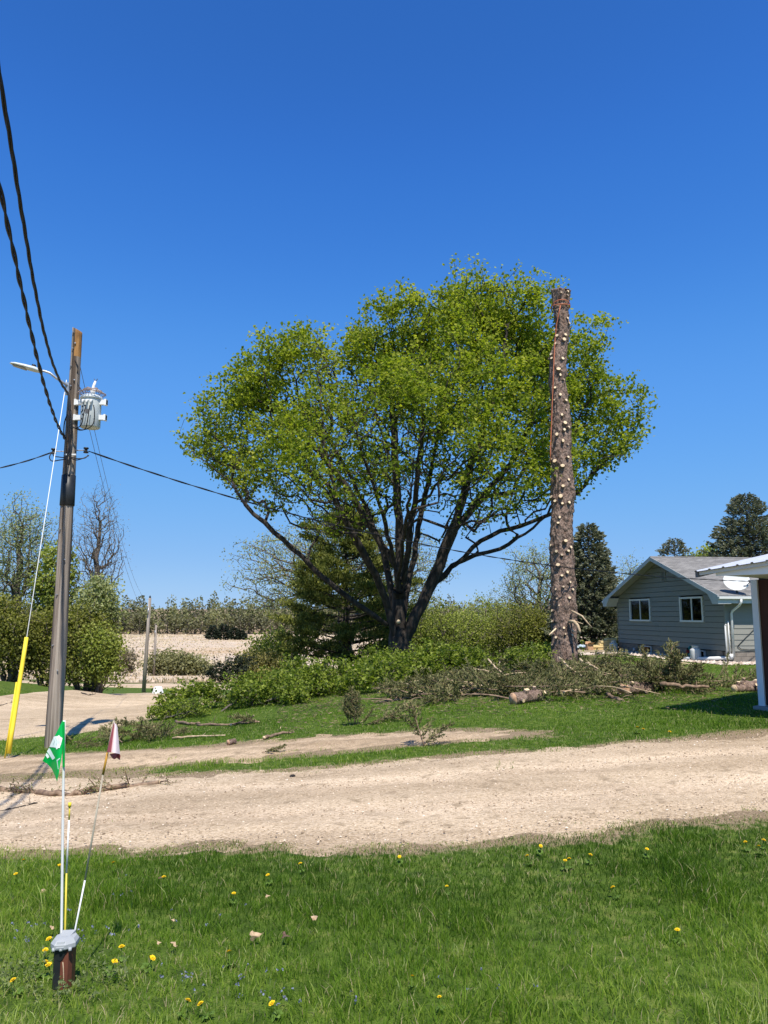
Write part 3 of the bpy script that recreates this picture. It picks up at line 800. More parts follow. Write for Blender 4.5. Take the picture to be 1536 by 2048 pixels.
bt = W(1262, 1330, 70); bt[2] = zg(bt[0], bt[1])
broad_tree('bare_tree', 'thin pale tree top showing left of the house gable', 'tree', bt, W(1262, 1165, 70), (1.6, 1.6, 3.0), (MT['bark_grey'], MT['leaf_pale']), 223, 240, 4, 0.14, .008, .3, .25)
BG = 'spring bushes behind the maple and the brush pile'
for i, (u, v, Y, hw, h, m, lab) in enumerate([
        (868, 1325, 40, 1.7, 4.2, bs, 'light green bush right behind the maple trunk'), (925, 1325, 42, 2.0, 4.0, bs, 'yellow green bush under the right maple limb'),
        (985, 1325, 44, 2.1, 4.4, bs, 'rounded light green bush midway between maple and bare trunk'), (1045, 1325, 41, 1.8, 3.6, bw, 'olive bush left of the bare spruce trunk'),
        (905, 1320, 50, 2.6, 5.0, bp, 'pale tall bush showing above the light green ones'), (1010, 1320, 52, 2.6, 5.6, bp, 'tall pale bush below the gap of sky'), (1085, 1325, 40, 1.2, 2.8, bw, 'dark olive bush directly beside the bare spruce trunk'),
        (820, 1330, 42, 1.6, 3.2, bw, 'olive bush half hidden behind the maple trunk')]):
    bush('leafy_bush', lab, u, v, Y + 6, hw * 1.1, h * 1.02, m, 231 + i, 620, 9, 0.12, BG, 7, spread=.24, lumps=.6)
bush('straw_shrub', 'straw yellow shrub at the left of the pine', 520, 1345, 47, 1.7, 2.6, (MT['bark_grey'], MT['leaf_straw']), 245, 320, 18, 0.15, None, 7)
bush('leafy_bush', 'green bush under the left pine boughs', 548, 1335, 49, 1.9, 3.9, bs, 246, 320, 16, 0.17, BG, 6)

def white_pine():
    rng = np.random.default_rng(77)
    b = W(690, 1345, 40); b[2] = zg(b[0], b[1])
    root = thing('pine_tree', 'yellow green white pine with layered boughs behind the maple', 'tree', tuple(b))
    H = W(690, 1012, 40)[2] - b[2]
    mb = MB(); mb.tube([(0, 0, -.2), (.05, 0, H * .4), (0, 0, H * .96)], [.2, .14, .02], 8)
    PP, DD, TT = [], [], []
    nb = 78
    for i in range(nb):
        t = (i + rng.random()) / nb
        z = H * (0.10 + 0.88 * t); a = i * 2.4 + rng.normal(0, .4)
        L = 4.2 * (0.55 + 0.45 * math.sin(min(1, t * 1.9 + .12) * math.pi * .5)) * (1 - t) ** .55 * (0.62 + .55 * rng.random()) + .35
        s = np.linspace(0, 1, 7)
        line = np.stack([np.cos(a) * L * s, np.sin(a) * L * s, z + L * (.05 * s + .16 * s ** 2)], 1)
        mb.tube(line, np.linspace(.05 * (1 - t) + .02, .012, 7), 5, False)
        for j in range(int(9 + L * 6)):
            sc = 0.35 + .65 * rng.random() ** .7
            c = np.array([np.interp(sc, s, line[:, q]) for q in range(3)])
            c = c + np.array([-math.sin(a), math.cos(a), 0]) * rng.normal(0, .34 * L * (1.15 - sc)) + np.array([0, 0, rng.uniform(0, .14)])
            k = 21
            p = c + rng.normal(0, 1, (k, 3)) * np.array([.20, .20, .07])
            d = rng.normal(0, .7, (k, 3)) + np.array([math.cos(a) * .4, math.sin(a) * .4, .75])
            PP.append(p); DD.append(d); TT.append(0.42 + .25 * rng.normal() + rng.normal(0, .15, k))
    mb.build('trunk', MT['bark_maple'], root, True)
    V, F, t = tufts(np.concatenate(PP), np.concatenate(DD), .22, .055, rng, np.concatenate(TT))
    link('crown', mesh_data('crown', V, F, [MT['needle_pine']], False, {'tint': t}), root)
white_pine()

# ---- spruces on the right
def sp(label, u, Y, vtop, pxw, seed, nb, top=0.03, power=.85, **kw):
    b = W(u, 1320, Y); b[2] = zg(b[0], b[1]); H = W(u, vtop, Y)[2] - b[2]
    return spruce_tree('spruce_tree', label, b, H, pxw / 2 / FPX * Y, seed, (MT['bark_grey'], MT['needle_spruce']), nb, kw.pop('tl', .22), kw.pop('tw', .085), kw.pop('dens', 12.0), 'spruce trees around the house', .25, top, power=power, **kw)
sp('dark blue green spruce between bare trunk and house', 1185, 45, 1047, 178, 301, 460, power=.70, dens=13)
sp('small spruce top showing above the house roof ridge', 1360, 62, 1074, 230, 302, 300, power=.8)
sp('large spruce rising behind the house and the shed roof', 1512, 56, 985, 300, 303, 520, power=.72)
gb = W(1412, 1320, 66); gb[2] = zg(gb[0], gb[1])
broad_tree('leafy_tree', 'bright green tree top between the two spruces behind the roof', 'tree', gb, W(1412, 1180, 66), (2.9, 2.6, 3.9), bs, 311, 420, 22, 0.24, .011, .35, .35)

# ------------------------------------------------------------------ the maple
def maple():
    rng = np.random.default_rng(2024)
    Y0 = 28.0
    base = W(800, 1318, Y0); base[2] = zg(base[0], base[1])
    root = thing('maple_tree', 'large wide maple with fresh green leaves beside the bare trunk', 'tree', tuple(base))
    def w(u, v, dy=0): return W(u, v, Y0 + dy)
    sk = Skel(base - np.array([0, 0, .3]))
    sk.chain([w(800, 1290), w(797, 1240), w(798, 1200)], .35, 0, .02, rng)
    limbs = [
        [(772, 1248, -.3), (735, 1222, -.6), (690, 1190, -.9), (640, 1150, -1.2), (585, 1098, -1.5), (530, 1045, -1.8), (490, 1008, -2), (455, 960, -2.3), (415, 925, -2.4)],
        [(788, 1268, -.25), (776, 1215, -.45), (752, 1150, -1.2), (715, 1085, -2), (680, 1020, -2.8), (635, 960, -3.6), (575, 900, -4.2)],
        [(794, 1262, .25), (784, 1190, .4), (766, 1100, 1.2), (735, 1020, 2), (700, 950, 2.8), (655, 870, 3.4), (610, 800, 3.8)],
        [(798, 1180, -.3), (782, 1090, -1.6), (752, 990, -2.8), (722, 900, -4), (700, 810, -4.6)],
        [(800, 1180, 0), (798, 1090, .2), (795, 990, .4), (790, 890, .6), (782, 790, .8), (775, 700, 1)],
        [(806, 1180, -.3), (818, 1080, -1.4), (832, 980, -2.4), (842, 880, -3.2), (850, 770, -3.8)],
        [(805, 1255, .3), (812, 1190, .5), (830, 1090, 1.6), (850, 990, 2.8), (872, 890, 3.6), (900, 780, 4.2), (920, 680, 4.5)],
        [(815, 1275, -.2), (830, 1232, -.25), (852, 1190, -.3), (880, 1130, -.4), (905, 1062, -.5), (925, 1000, -.6), (945, 920, -.7), (975, 830, -.9), (1005, 730, -1), (1015, 650, -1)],
        [(905, 1062, -.5), (960, 1000, 0), (1020, 930, .6), (1060, 850, 1.1), (1085, 760, 1.5)],
        [(818, 1280, .2), (842, 1215, .3), (870, 1165, .4), (905, 1130, .6), (950, 1110, .8), (1000, 1098, 1.1), (1050, 1068, 1.4), (1095, 1030, 1.8), (1120, 985, 2), (1135, 930, 2.2)],
        [(890, 1150, .5), (945, 1095, .5), (1000, 1062, .5), (1060, 1045, .4), (1110, 1025, .3), (1155, 985, .2), (1195, 935, 0), (1235, 900, -.2)],
        [(800, 1170, .5), (820, 1100, 2.2), (830, 1030, 4), (838, 960, 5.4), (845, 890, 6.2)],
        [(795, 1160, -.6), (805, 1100, -2.2), (812, 1040, -3.8), (822, 980, -5.2), (830, 900, -6)],
        [(680, 1020, -2.8), (650, 900, -2.8), (640, 800, -2.6), (635, 720, -2.4)],
        [(790, 1130, .2), (745, 1060, .2), (700, 985, .2), (640, 905, 0), (560, 830, -.2), (500, 790, -.4)],
    ]
    for l in limbs: sk.chain([w(*p) for p in l], .45, None, .025, rng)
    for i in range(len(sk.tip)): pass
    poly = [(352, 885), (385, 845), (398, 800), (440, 762), (480, 720), (530, 678), (600, 652), (640, 676), (668, 684), (690, 660), (740, 622), (790, 598), (840, 600), (876, 606), (882, 566), (935, 533), (985, 552), (1040, 556), (1085, 572),
            (1105, 606), (1130, 648), (1200, 648), (1206, 700), (1218, 750), (1250, 768), (1288, 800), (1292, 850), (1272, 892), (1240, 922), (1190, 955), (1150, 995), (1100, 1020), (1040, 1045), (960, 1065), (900, 1085), (850, 1080), (800, 1075), (740, 1070), (660, 1050), (600, 1048), (540, 1030), (480, 985), (430, 935), (380, 912)]
    pp = np.array([w(u, v)[[0, 2]] for u, v in poly]); F = w(798, 1165)[[0, 2]]
    ang = np.arctan2(pp[:, 1] - F[1], pp[:, 0] - F[0]); ang = np.where(ang < -1.5, ang + 2 * math.pi, ang)
    dist = np.linalg.norm(pp - F, axis=1)
    o = np.argsort(ang); keep = [j for j in o]
    # outer boundary as a function of angle: farthest crossing
    phs = np.linspace(0.30, math.pi - 0.27, 240); Rb = np.zeros(240)
    n = len(pp)
    for i, ph in enumerate(phs):
        dx, dz = math.cos(ph), math.sin(ph); best = 0
        for a in range(n):
            p, q = pp[a] - F, pp[(a + 1) % n] - F; e = q - p
            den = dx * e[1] - dz * e[0]
            if abs(den) < 1e-9: continue
            t = (p[0] * e[1] - p[1] * e[0]) / den; s = (p[0] * dz - p[1] * dx) / den
            if t > 0 and 0 <= s <= 1: best = max(best, t)
        Rb[i] = best
    NA = 3600
    ph = rng.uniform(phs[0], phs[-1], NA * 2); q = rng.uniform(-1, 1, NA * 2)
    Rp = np.interp(ph, phs, Rb)
    keep = rng.random(NA * 2) < (Rp / Rb.max()) ** 1.2
    ph, q, Rp = ph[keep][:NA], q[keep][:NA], Rp[keep][:NA]; k = len(ph)
    rr = np.where(rng.random(k) < .74, rng.uniform(.76, .985, k), rng.uniform(.42, .80, k))
    lum = 0.89 + 0.14 * (fbm(ph * 7.5, q * 3.2 + 4, 19, 2) - .5) * 2
    rho = Rp * np.sqrt(np.maximum(0.02, 1 - 0.86 * q * q)) * rr * lum
    D = 6.6
    X = F[0] + rho * np.cos(ph); Z = F[1] + rho * np.sin(ph); Yy = Y0 + q * D * rr
    Z = Z + np.abs(q) * 0.8
    kf = Yy / Y0
    X = X * kf; Z = EYE + (Z - EYE) * kf
    # perspective: keep the outline as drawn at the depth of the trunk
    ph2 = rng.uniform(phs[0], phs[-1], 1900); R2 = np.interp(ph2, phs, Rb); k2 = rng.random(1900) < (R2 / Rb.max()); ph2, R2 = ph2[k2], R2[k2]
    r2 = R2 * rng.uniform(.84, .975, len(ph2)); q2 = rng.uniform(-.3, .3, len(ph2))
    att = np.concatenate([np.stack([X, Yy, Z], 1), np.stack([F[0] + r2 * np.cos(ph2), Y0 + q2 * D, F[1] + r2 * np.sin(ph2)], 1)])
    att = att[(att[:, 2] > W(0, 1090, Y0)[2])]
    k = len(att)
    d0 = np.linalg.norm(att - sk.P[3], axis=1)
    tips = sk.grow(att, .32, .42, rng, .03, 0.0)
    rad = sk.radii(0.0060, .50)
    A = sk.arr()
    low = A[:, 2] < base[2] + 2.6
    rad = np.where(low, rad * 1.0, rad)
    zb = A[:, 2] - base[2]
    rad = np.where((zb < 1.2) & (rad > .25), rad * (1 + 0.30 * (1.2 - np.clip(zb, 0, 1.2))), rad)
    V, Fm = sk.mesh(rad, 10, 4, .035)
    dd = (fbm(V[:, 0] * 5 + V[:, 2], V[:, 2] * 2 + V[:, 1] * 5, 44, 2) - .5)
    link('trunk', mesh_data('trunk', V - base, Fm, [MT['bark_maple']], True), root)
    P = A[tips]
    rt = np.linalg.norm((P - np.array([F[0], Y0, F[1]])) / np.array([1, 1.1, 1]), axis=1)
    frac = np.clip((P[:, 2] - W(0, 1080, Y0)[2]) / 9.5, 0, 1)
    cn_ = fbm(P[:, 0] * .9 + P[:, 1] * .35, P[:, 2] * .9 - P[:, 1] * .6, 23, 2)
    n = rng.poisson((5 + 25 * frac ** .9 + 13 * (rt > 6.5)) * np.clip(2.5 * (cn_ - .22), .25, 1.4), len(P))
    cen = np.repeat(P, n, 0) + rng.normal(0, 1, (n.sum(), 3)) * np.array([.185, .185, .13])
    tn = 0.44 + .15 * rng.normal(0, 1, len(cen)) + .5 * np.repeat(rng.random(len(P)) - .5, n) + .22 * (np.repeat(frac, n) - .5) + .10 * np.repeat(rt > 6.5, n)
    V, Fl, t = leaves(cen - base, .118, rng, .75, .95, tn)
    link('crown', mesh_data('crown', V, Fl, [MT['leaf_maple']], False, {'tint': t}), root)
    # pale pruning scar on the trunk
    mb = MB(); c = w(797, 1243, -.62) - base
    mb.tube([c + np.array([0, .22, -.02]), c + np.array([0, -.02, 0])], [.075, .07], 10)
    mb.build('pruning_scar', MT['cut_wood'], root, True)
    print('maple leaves', len(cen), 'nodes', len(A))
maple()

# ------------------------------------------------------------------ the topped spruce trunk
MT['cut_wood_grey'] = M('cut_wood_grey', (0.52, 0.40, 0.28), (0.34, 0.24, 0.16), 14, 0.8, 0.2, 60)
def bark_spruce():
    m, nt, out = new_mat('bark_spruce'); L = nt.links.new
    p = N(nt, 'ShaderNodeBsdfPrincipled', Roughness=0.9); p.inputs['Specular IOR Level'].default_value = .15
    co = coords(nt, (1, 1, .55))
    v = N(nt, 'ShaderNodeTexVoronoi', Scale=17.0); L(co, v.inputs['Vector'])
    n = N(nt, 'ShaderNodeTexNoise', Scale=7.0, Detail=8.0, Roughness=.7); L(co, n.inputs['Vector'])
    n2 = N(nt, 'ShaderNodeTexNoise', Scale=34.0, Detail=6.0, Roughness=.7); L(co, n2.inputs['Vector'])
    r = ramp(nt, [(.30, (.075, .048, .036)), (.45, (.20, .135, .105)), (.58, (.33, .245, .195)), (.75, (.46, .37, .30))])
    mx = N(nt, 'ShaderNodeMix'); mx.inputs[0].default_value = .55; L(n.outputs[0], mx.inputs[2]); L(n2.outputs[0], mx.inputs[3]); L(mx.outputs[0], r.inputs[0])
    L(r.outputs[0], p.inputs['Base Color'])
    ad = N(nt, 'ShaderNodeMath', operation='ADD'); L(v.outputs['Distance'], ad.inputs[0]); L(n2.outputs[0], ad.inputs[1])
    b = N(nt, 'ShaderNodeBump', Strength=.9, Distance=.05); L(ad.outputs[0], b.inputs['Height']); L(b.outputs[0], p.inputs['Normal'])
    L(p.outputs[0], out.inputs[0]); return m
MT['bark_spruce'] = bark_spruce()
TB = W(1130, 1350, 23.0); TB[2] = zg(TB[0], TB[1])
TT_ = W(1121, 580, 23.0)
_tv = np.array([577, 610, 631, 650, 679, 713, 731, 766, 797, 850, 903, 955, 995, 1035, 1087, 1123, 1177, 1231, 1286, 1340, 1352.])
_tc = np.array([1122, 1121, 1122.5, 1125.5, 1123, 1116, 1115.5, 1115, 1119, 1121, 1122, 1124, 1125.5, 1123.5, 1124, 1124, 1125.5, 1128, 1128.5, 1129.5, 1130])
_tw = np.array([20, 16, 16.5, 15.5, 14.5, 18, 17.5, 17, 18, 20, 21, 22, 23.5, 22.5, 23.5, 24.5, 25.5, 25, 26.5, 29, 31.])
_tp = np.array([W(u, v, 23.0) for u, v in zip(_tc, _tv)]); _tt = (_tp[:, 2] - TB[2]) / (TT_[2] - TB[2])
_tr = np.array([W(u + w, v, 23.0)[0] - W(u, v, 23.0)[0] for u, v, w in zip(_tc, _tv, _tw)])
def trunk_axis(t):
    return np.array([np.interp(t, _tt[::-1], _tp[::-1, 0]), 23.0, TB[2] + (TT_[2] - TB[2]) * t])
def trunk_r(t): return float(np.interp(t, _tt[::-1], _tr[::-1])) * .93
def topped_spruce():
    rng = np.random.default_rng(31)
    root = thing('topped_spruce', 'tall topped spruce trunk stripped of branches, studded with pale stubs', 'tree trunk', tuple(TB))
    nr, k = 300, 64
    ang = np.arange(k) * 2 * math.pi / k
    T = np.linspace(-.02, 1, nr)
    V = []
    for t in T:
        r = trunk_r(max(t, 0)); z = t * 12
        d = (fbm(np.cos(ang) * 2.4 + 5, z * 2.2 + np.sin(ang) * 2.4, 3, 3) - .5) * .15 + (vnoise(ang * 7 / 1.0, np.full(k, z * 7.0), 9) - .5) * .05 + (vnoise(np.cos(ang) * 12 + 30, z * 16 + np.sin(ang) * 12, 13) - .5) * .055
        rr = r + d
        c = trunk_axis(max(t, 0)) - TB
        if t < 0: c[2] = -.25
        V.append(np.stack([c[0] + rr * np.cos(ang), c[1] + rr * np.sin(ang), np.full(k, c[2]) + (0.07 * np.cos(ang - 2.0) if t > .995 else 0)], 1))
    V = np.concatenate(V)
    j = np.arange(k); j2 = (j + 1) % k
    q = np.concatenate([np.stack([i * k + j, i * k + j2, (i + 1) * k + j2, (i + 1) * k + j], 1) for i in range(nr - 1)])
    me = mesh_data('trunk', V, [(q, 0), (np.array([(nr - 1) * k + j]), 1)], [MT['bark_spruce'], MT['cut_wood']], True)
    link('trunk', me, root)
    # stubs
    base_meshes = []
    for s in range(4):
        mb = MB(); r = [.062, .05, .04, .072][s]; ln = [.15, .12, .10, .17][s]
        mb.tube([(0, 0, -.12), (0, 0, ln * .6), (0.01, 0, ln)], [r * 1.5, r * 1.12, r], 10, True, 0, 1)
        base_meshes.append(mb.mesh('branch_stub', [MT['bark_spruce'], MT['cut_wood_grey' if s == 2 else 'cut_wood']], False))
    px = [(1115, 677, 3), (1130, 677, 0), (1127, 686, 3), (1111, 692, 1), (1103, 713, 1), (1104, 721, 1), (1125, 724, 1), (1116, 746, 3), (1120, 756, 1), (1128, 764, 2), (1110, 781, 1), (1120, 795, 1), (1109, 804, 2), (1132, 806, 1), (1133, 824, 2),
          (1123, 835, 1), (1129, 852, 0), (1138, 859, 1), (1128, 865, 1), (1114, 874, 0), (1125, 887, 0), (1136, 894, 2), (1104, 922, 0), (1111, 927, 3), (1124, 937, 3), (1105, 935, 2), (1136, 919, 1), (1137, 964, 1), (1125, 977, 3), (1105, 996, 0), (1121, 997, 3),
          (1111, 1005, 1), (1124, 1011, 1), (1138, 1009, 1), (1119, 1038, 1), (1116, 1049, 1), (1130, 1085, 0), (1104, 1092, 1), (1142, 1097, 1), (1113, 1104, 1), (1136, 1104, 1), (1123, 1112, 2), (1116, 1132, 0), (1134, 1146, 1), (1123, 1153, 1), (1140, 1166, 1), (1126, 1175, 2),
          (1112, 1180, 2), (1146, 1180, 1), (1138, 1197, 1), (1114, 1198, 2), (1105, 1222, 1), (1118, 1212, 2), (1135, 1208, 2), (1104, 1243, 1), (1127, 1256, 1), (1113, 1275, 1), (1101, 1268, 2), (1130, 1268, 2), (1144, 1270, 1), (1104, 1290, 2), (1136, 582, 1), (1122, 593, 2), (1136, 597, 2), (1135, 643, 1), (1139, 652, 1), (1110, 662, 1)]
    spots = []
    for u, v, s in px:
        t = (W(u, v, 23.)[2] - TB[2]) / (TT_[2] - TB[2]); t = min(max(t, .02), .985)
        c = trunk_axis(t); r = trunk_r(t)
        off = (W(u, v, 23. - r)[0] - c[0]) / (r + .05)
        off = min(.96, max(-.96, off))
        spots.append((t, math.asin(off), s, 1))
    for i in range(58): spots.append((rng.uniform(.1, .98), math.pi + rng.uniform(-1.5, 1.5), int(rng.integers(0, 3)), 1))
    for t, a, s, sc in spots:
        c = trunk_axis(t) - TB; r = trunk_r(t)
        dirv = Vector((math.sin(a), -math.cos(a), .22 + rng.normal(0, .08))).normalized()
        o = link('branch_stub', base_meshes[s], root)
        o.rotation_euler = dirv.to_track_quat('Z', 'Y').to_euler()
        p = Vector(c) + Vector((math.sin(a), -math.cos(a), 0)) * (r - .01)
        o.location = p; o.scale = [.66 + .38 * rng.random(), .6 + .32 * rng.random(), .58]
    # broken strips and small stubs near the foot
    def br(pts, r, mat):
        P = [np.array(W(u, v, Y)) - TB for u, v, Y in pts]
        mb = MB(); mb.tube(P, np.linspace(r, r * .6, len(P)), 7); mb.build('broken_branch', mat, root, True)
    br([(1143, 1222, 22.6), (1152, 1226, 22.4), (1164, 1232, 22.3), (1173, 1243, 22.2), (1184, 1256, 22.2)], .032, MT['twig_pale'])
    br([(1138, 1243, 22.6), (1148, 1243, 22.4), (1155, 1250, 22.3), (1159, 1260, 22.2), (1160, 1267, 22.2)], .055, MT['twig_pale'])
    br([(1140, 1242, 22.6), (1152, 1243, 22.4), (1166, 1248, 22.3)], .018, MT['twig_pale'])
    br([(1144, 1260, 22.55), (1150, 1264, 22.4)], .025, MT['cut_wood'])
    br([(1112, 1257, 22.55), (1098, 1270, 22.3)], .025, MT['cut_wood'])
    # rope
    rope = thing('rope', 'orange climbing rope hanging down the upper spruce trunk', 'rope', tuple(TB + np.array([0, 0, 7])))
    rt = np.array(rope.location)
    def onr(u, v, ex=.07):
        t = (W(u, v, 23.)[2] - TB[2]) / (TT_[2] - TB[2]); return W(u, v, 23. - math.sqrt(max(.01, trunk_r(t) ** 2 - min(.99, abs((W(u, v, 23.)[0] - trunk_axis(t)[0]) / trunk_r(t))) ** 2 * trunk_r(t) ** 2)) - ex) - rt
    mb = MB(); mb.tube([onr(*p) for p in [(1121, 611), (1118, 625), (1113, 650), (1110, 680), (1108, 720), (1106, 770), (1104, 820), (1102, 870), (1101, 905), (1101, 925)]], .016, 6)
    mb.build('rope_line', MT['rope'], rope, True)
    for tt, dz in ((.952, .02), (.958, -.06)):
        c = trunk_axis(tt) - rt; a = np.linspace(0, 2 * math.pi, 25)
        mb = MB(); mb.tube(np.stack([c[0] + (trunk_r(tt) + .055) * np.cos(a), c[1] + (trunk_r(tt) + .055) * np.sin(a), c[2] + dz * 2 * np.sin(a) + dz], 1), .016, 6, False)
        mb.build('rope_loop', MT['rope'], rope, True)
MT['rope'] = M('rope', (.62, .20, .09), (.40, .13, .07), 60, .8, .3, 120)
topped_spruce()

# ------------------------------------------------------------------ utility pole and what hangs on it
def pole_mat(name, a, b, c):
    m, nt, out = new_mat(name); L = nt.links.new
    p = N(nt, 'ShaderNodeBsdfPrincipled', Roughness=0.85); p.inputs['Specular IOR Level'].default_value = .2
    co = coords(nt, (22, 22, .35)); n = N(nt, 'ShaderNodeTexNoise', Scale=1.0, Detail=6.0, Roughness=.65); L(co, n.inputs['Vector'])
    co2 = coords(nt, (5, 5, .12)); n2 = N(nt, 'ShaderNodeTexNoise', Scale=1.0, Detail=3.0); L(co2, n2.inputs['Vector'])
    r = ramp(nt, [(.33, c), (.48, a), (.66, b)]); L(n.outputs[0], r.inputs[0])
    r2 = ramp(nt, [(.36, (.35, .30, .27)), (.47, (1, 1, 1))]); L(n2.outputs[0], r2.inputs[0])
    mu = N(nt, 'ShaderNodeMix', data_type='RGBA', blend_type='MULTIPLY'); mu.inputs[0].default_value = 1; L(r.outputs[0], mu.inputs[6]); L(r2.outputs[0], mu.inputs[7])
    L(mu.outputs[2], p.inputs['Base Color'])
    b_ = N(nt, 'ShaderNodeBump', Strength=.8, Distance=.02); L(n.outputs[0], b_.inputs['Height']); L(b_.outputs[0], p.inputs['Normal'])
    L(p.outputs[0], out.inputs[0]); return m
MT['pole'] = pole_mat('pole_wood', (.23, .19, .155), (.40, .345, .285), (.055, .042, .033))
MT['pole_grey'] = pole_mat('pole_wood_grey', (.30, .26, .22), (.42, .37, .32), (.14, .11, .09))
MT['black'] = M('black_plastic', (.014, .016, .018), (.024, .027, .03), 5, .45, 0)
MT['cable'] = M('cable_black', (.010, .010, .012), (.018, .018, .02), 9, .5, 0)
MT['wire'] = M('wire_grey', (.10, .10, .105), (.14, .14, .145), 9, .5, 0)
MT['metal'] = M('galvanised', (.50, .51, .52), (.38, .39, .40), 12, .45, .05, 30, metallic=.7)
MT['white_paint'] = M('white_paint', (.80, .81, .80), (.72, .74, .74), 4, .45, 0)
MT['grey_paint'] = M('grey_paint', (.60, .64, .63), (.52, .56, .56), 3, .4, 0)
MT['rust'] = M('rust', (.34, .27, .23), (.22, .17, .15), 15, .9, .2)
MT['amber_wood'] = M('amber_wood', (.38, .20, .07), (.22, .11, .04), 10, .85, .4, 20, (1, 1, .3))
MT['yellow'] = M('yellow_plastic', (.84, .66, .05), (.78, .60, .04), 3, .5, 0)
MT['white_plastic'] = M('white_plastic', (.82, .83, .84), (.75, .76, .78), 3, .4, 0)
PB = W(106, 1497, 15.0); PB[2] = zg(PB[0], PB[1])
PX, PY = PB[0], PB[1]
def pz(v): return W(130, v, 15.0)[2]          # height on the pole seen at row v
ZT = pz(660)
pole = thing('utility_pole', 'weathered brown wooden utility pole with black sleeve', 'utility pole', tuple(PB))
def prad(z): return .150 - .052 * (z - PB[2]) / (ZT - PB[2])
def poleshape():
    k, nr = 32, 90
    ang = np.arange(k) * 2 * math.pi / k
    V = []
    for i in range(nr):
        z = -.4 + (ZT - PB[2] + .4) * i / (nr - 1); r = prad(z + PB[2])
        d = (vnoise(ang * 5.1, np.full(k, z * .5), 3) - .5) * .022 + (vnoise(ang * 11, np.full(k, z * 1.5), 8) - .5) * .008
        crack = -0.03 * np.exp(-((ang - 4.55 - .05 * math.sin(z)) / .07) ** 2) - .02 * np.exp(-((ang - 5.3 + .05 * math.cos(z * .7)) / .06) ** 2)
        rr = r + d + crack
        top = (.05 * np.cos(ang) * -1 if i == nr - 1 else 0)
        V.append(np.stack([rr * np.cos(ang), rr * np.sin(ang), np.full(k, z) + top], 1))
    j = np.arange(k); j2 = (j + 1) % k
    q = np.concatenate([np.stack([i * k + j, i * k + j2, (i + 1) * k + j2, (i + 1) * k + j], 1) for i in range(nr - 1)])
    nt_ = 6
    fq = q[:-nt_ * k]; tq = q[-nt_ * k:]
    tq_a = tq[np.array([((f[0] % k) in range(24, 32)) or ((f[0] % k) < 2) for f in tq])]; tq_b = tq[np.array([not (((f[0] % k) in range(24, 32)) or ((f[0] % k) < 2)) for f in tq])]
    return mesh_data('post', np.concatenate(V), [(fq, 0), (tq_b, 0), (tq_a, 1), (np.array([(nr - 1) * k + j]), 1)], [MT['pole'], MT['amber_wood']], True)
link('post', poleshape(), pole)
def pp_(z, a=0, r=0): return np.array([math.cos(a) * r, math.sin(a) * r, z - PB[2]])
mb = MB(); z0, z1 = pz(1012), pz(951)
mb.lathe([(prad(z0) + .012, z0 - PB[2]), (prad(z0) + .022, z0 - PB[2] + .01), (prad(z1) + .018, z1 - PB[2]), (prad(z1) + .004, z1 - PB[2] + .004)], 28)
mb.build('black_sleeve', MT['black'], pole, True)
rng_ = random.Random(4)
for v, a in [(668, 4.4), (690, 4.9), (700, 4.5), (735, 4.3), (763, 5.1), (775, 4.6), (1060, 4.2), (1120, 5.2), (1190, 4.4), (1290, 4.3), (1340, 5.1)]:
    mb = MB(); z = pz(v); mb.tube([pp_(z, a, prad(z) - .02), pp_(z, a, prad(z) + .03)], .014, 8); mb.build('bolt', MT['metal'], pole)
for s, v in ((-1, 903), (1, 901)):                   # spool insulators on either side
    z = pz(v)
    mb = MB(); mb.tube([(0, 0, z - PB[2]), (s * .36, -.02, z - PB[2])], .011, 6); mb.build('insulator_arm', MT['metal'], pole)
    mb = MB(); mb.lathe([(.02, -.055), (.05, -.055), (.05, -.03), (.026, -.015), (.026, .015), (.05, .03), (.05, .055), (.02, .055)], 14, (s * .33, -.02, z - PB[2])); mb.build('spool_insulator', MT['black'], pole, True)
mb = MB(); z = pz(913); mb.box(-.02, .20, -.20, -.165, z - PB[2] - .015, z - PB[2] + .015); mb.build('bracket', MT['white_paint'], pole)
# wiring draped on the pole
def drape(name, pts, r=.012, mat='cable', parent=pole, o=PB, k=6, n=8):
    P = np.array([W(u, v, Y) for u, v, Y in pts]) - o
    t = np.linspace(0, len(P) - 1, (len(P) - 1) * n + 1)
    Q = []
    for x in t:                                                     # Catmull-Rom
        i = min(int(x), len(P) - 2); f = x - i
        p0, p1, p2, p3 = P[max(i - 1, 0)], P[i], P[i + 1], P[min(i + 2, len(P) - 1)]
        Q.append(.5 * ((2 * p1) + (-p0 + p2) * f + (2 * p0 - 5 * p1 + 4 * p2 - p3) * f * f + (-p0 + 3 * p1 - 3 * p2 + p3) * f ** 3))
    mb = MB(); mb.tube(Q, r, k); return mb.build(name, MT[mat], parent, True)
drape('drop_lead', [(136, 785, 14.8), (140, 815, 14.78), (137, 850, 14.76), (139, 880, 14.77), (141, 905, 14.77), (137, 930, 14.77)], .02)
drape('drop_lead', [(141, 820, 14.8), (144, 845, 14.76), (141, 880, 14.77), (134, 918, 14.76), (132, 948, 14.78)], .018)
drape('drop_lead', [(135, 828, 14.8), (129, 845, 14.75), (128, 868, 14.73), (134, 880, 14.75), (142, 895, 14.77)], .012)
drape('drop_lead', [(104, 904, 14.9), (99, 914, 14.85), (104, 922, 14.85), (120, 920, 14.8), (134, 918, 14.76)], .011)
drape('drop_lead', [(105, 904, 14.9), (108, 912, 14.85), (118, 914, 14.82), (134, 916, 14.76)], .011)
drape('drop_lead', [(141, 914, 14.76), (155, 917, 14.85), (170, 916, 14.9), (176, 910, 14.95)], .011)
drape('drop_lead', [(141, 916, 14.76), (152, 920, 14.85), (165, 917, 14.9), (178, 911, 14.95)], .011)
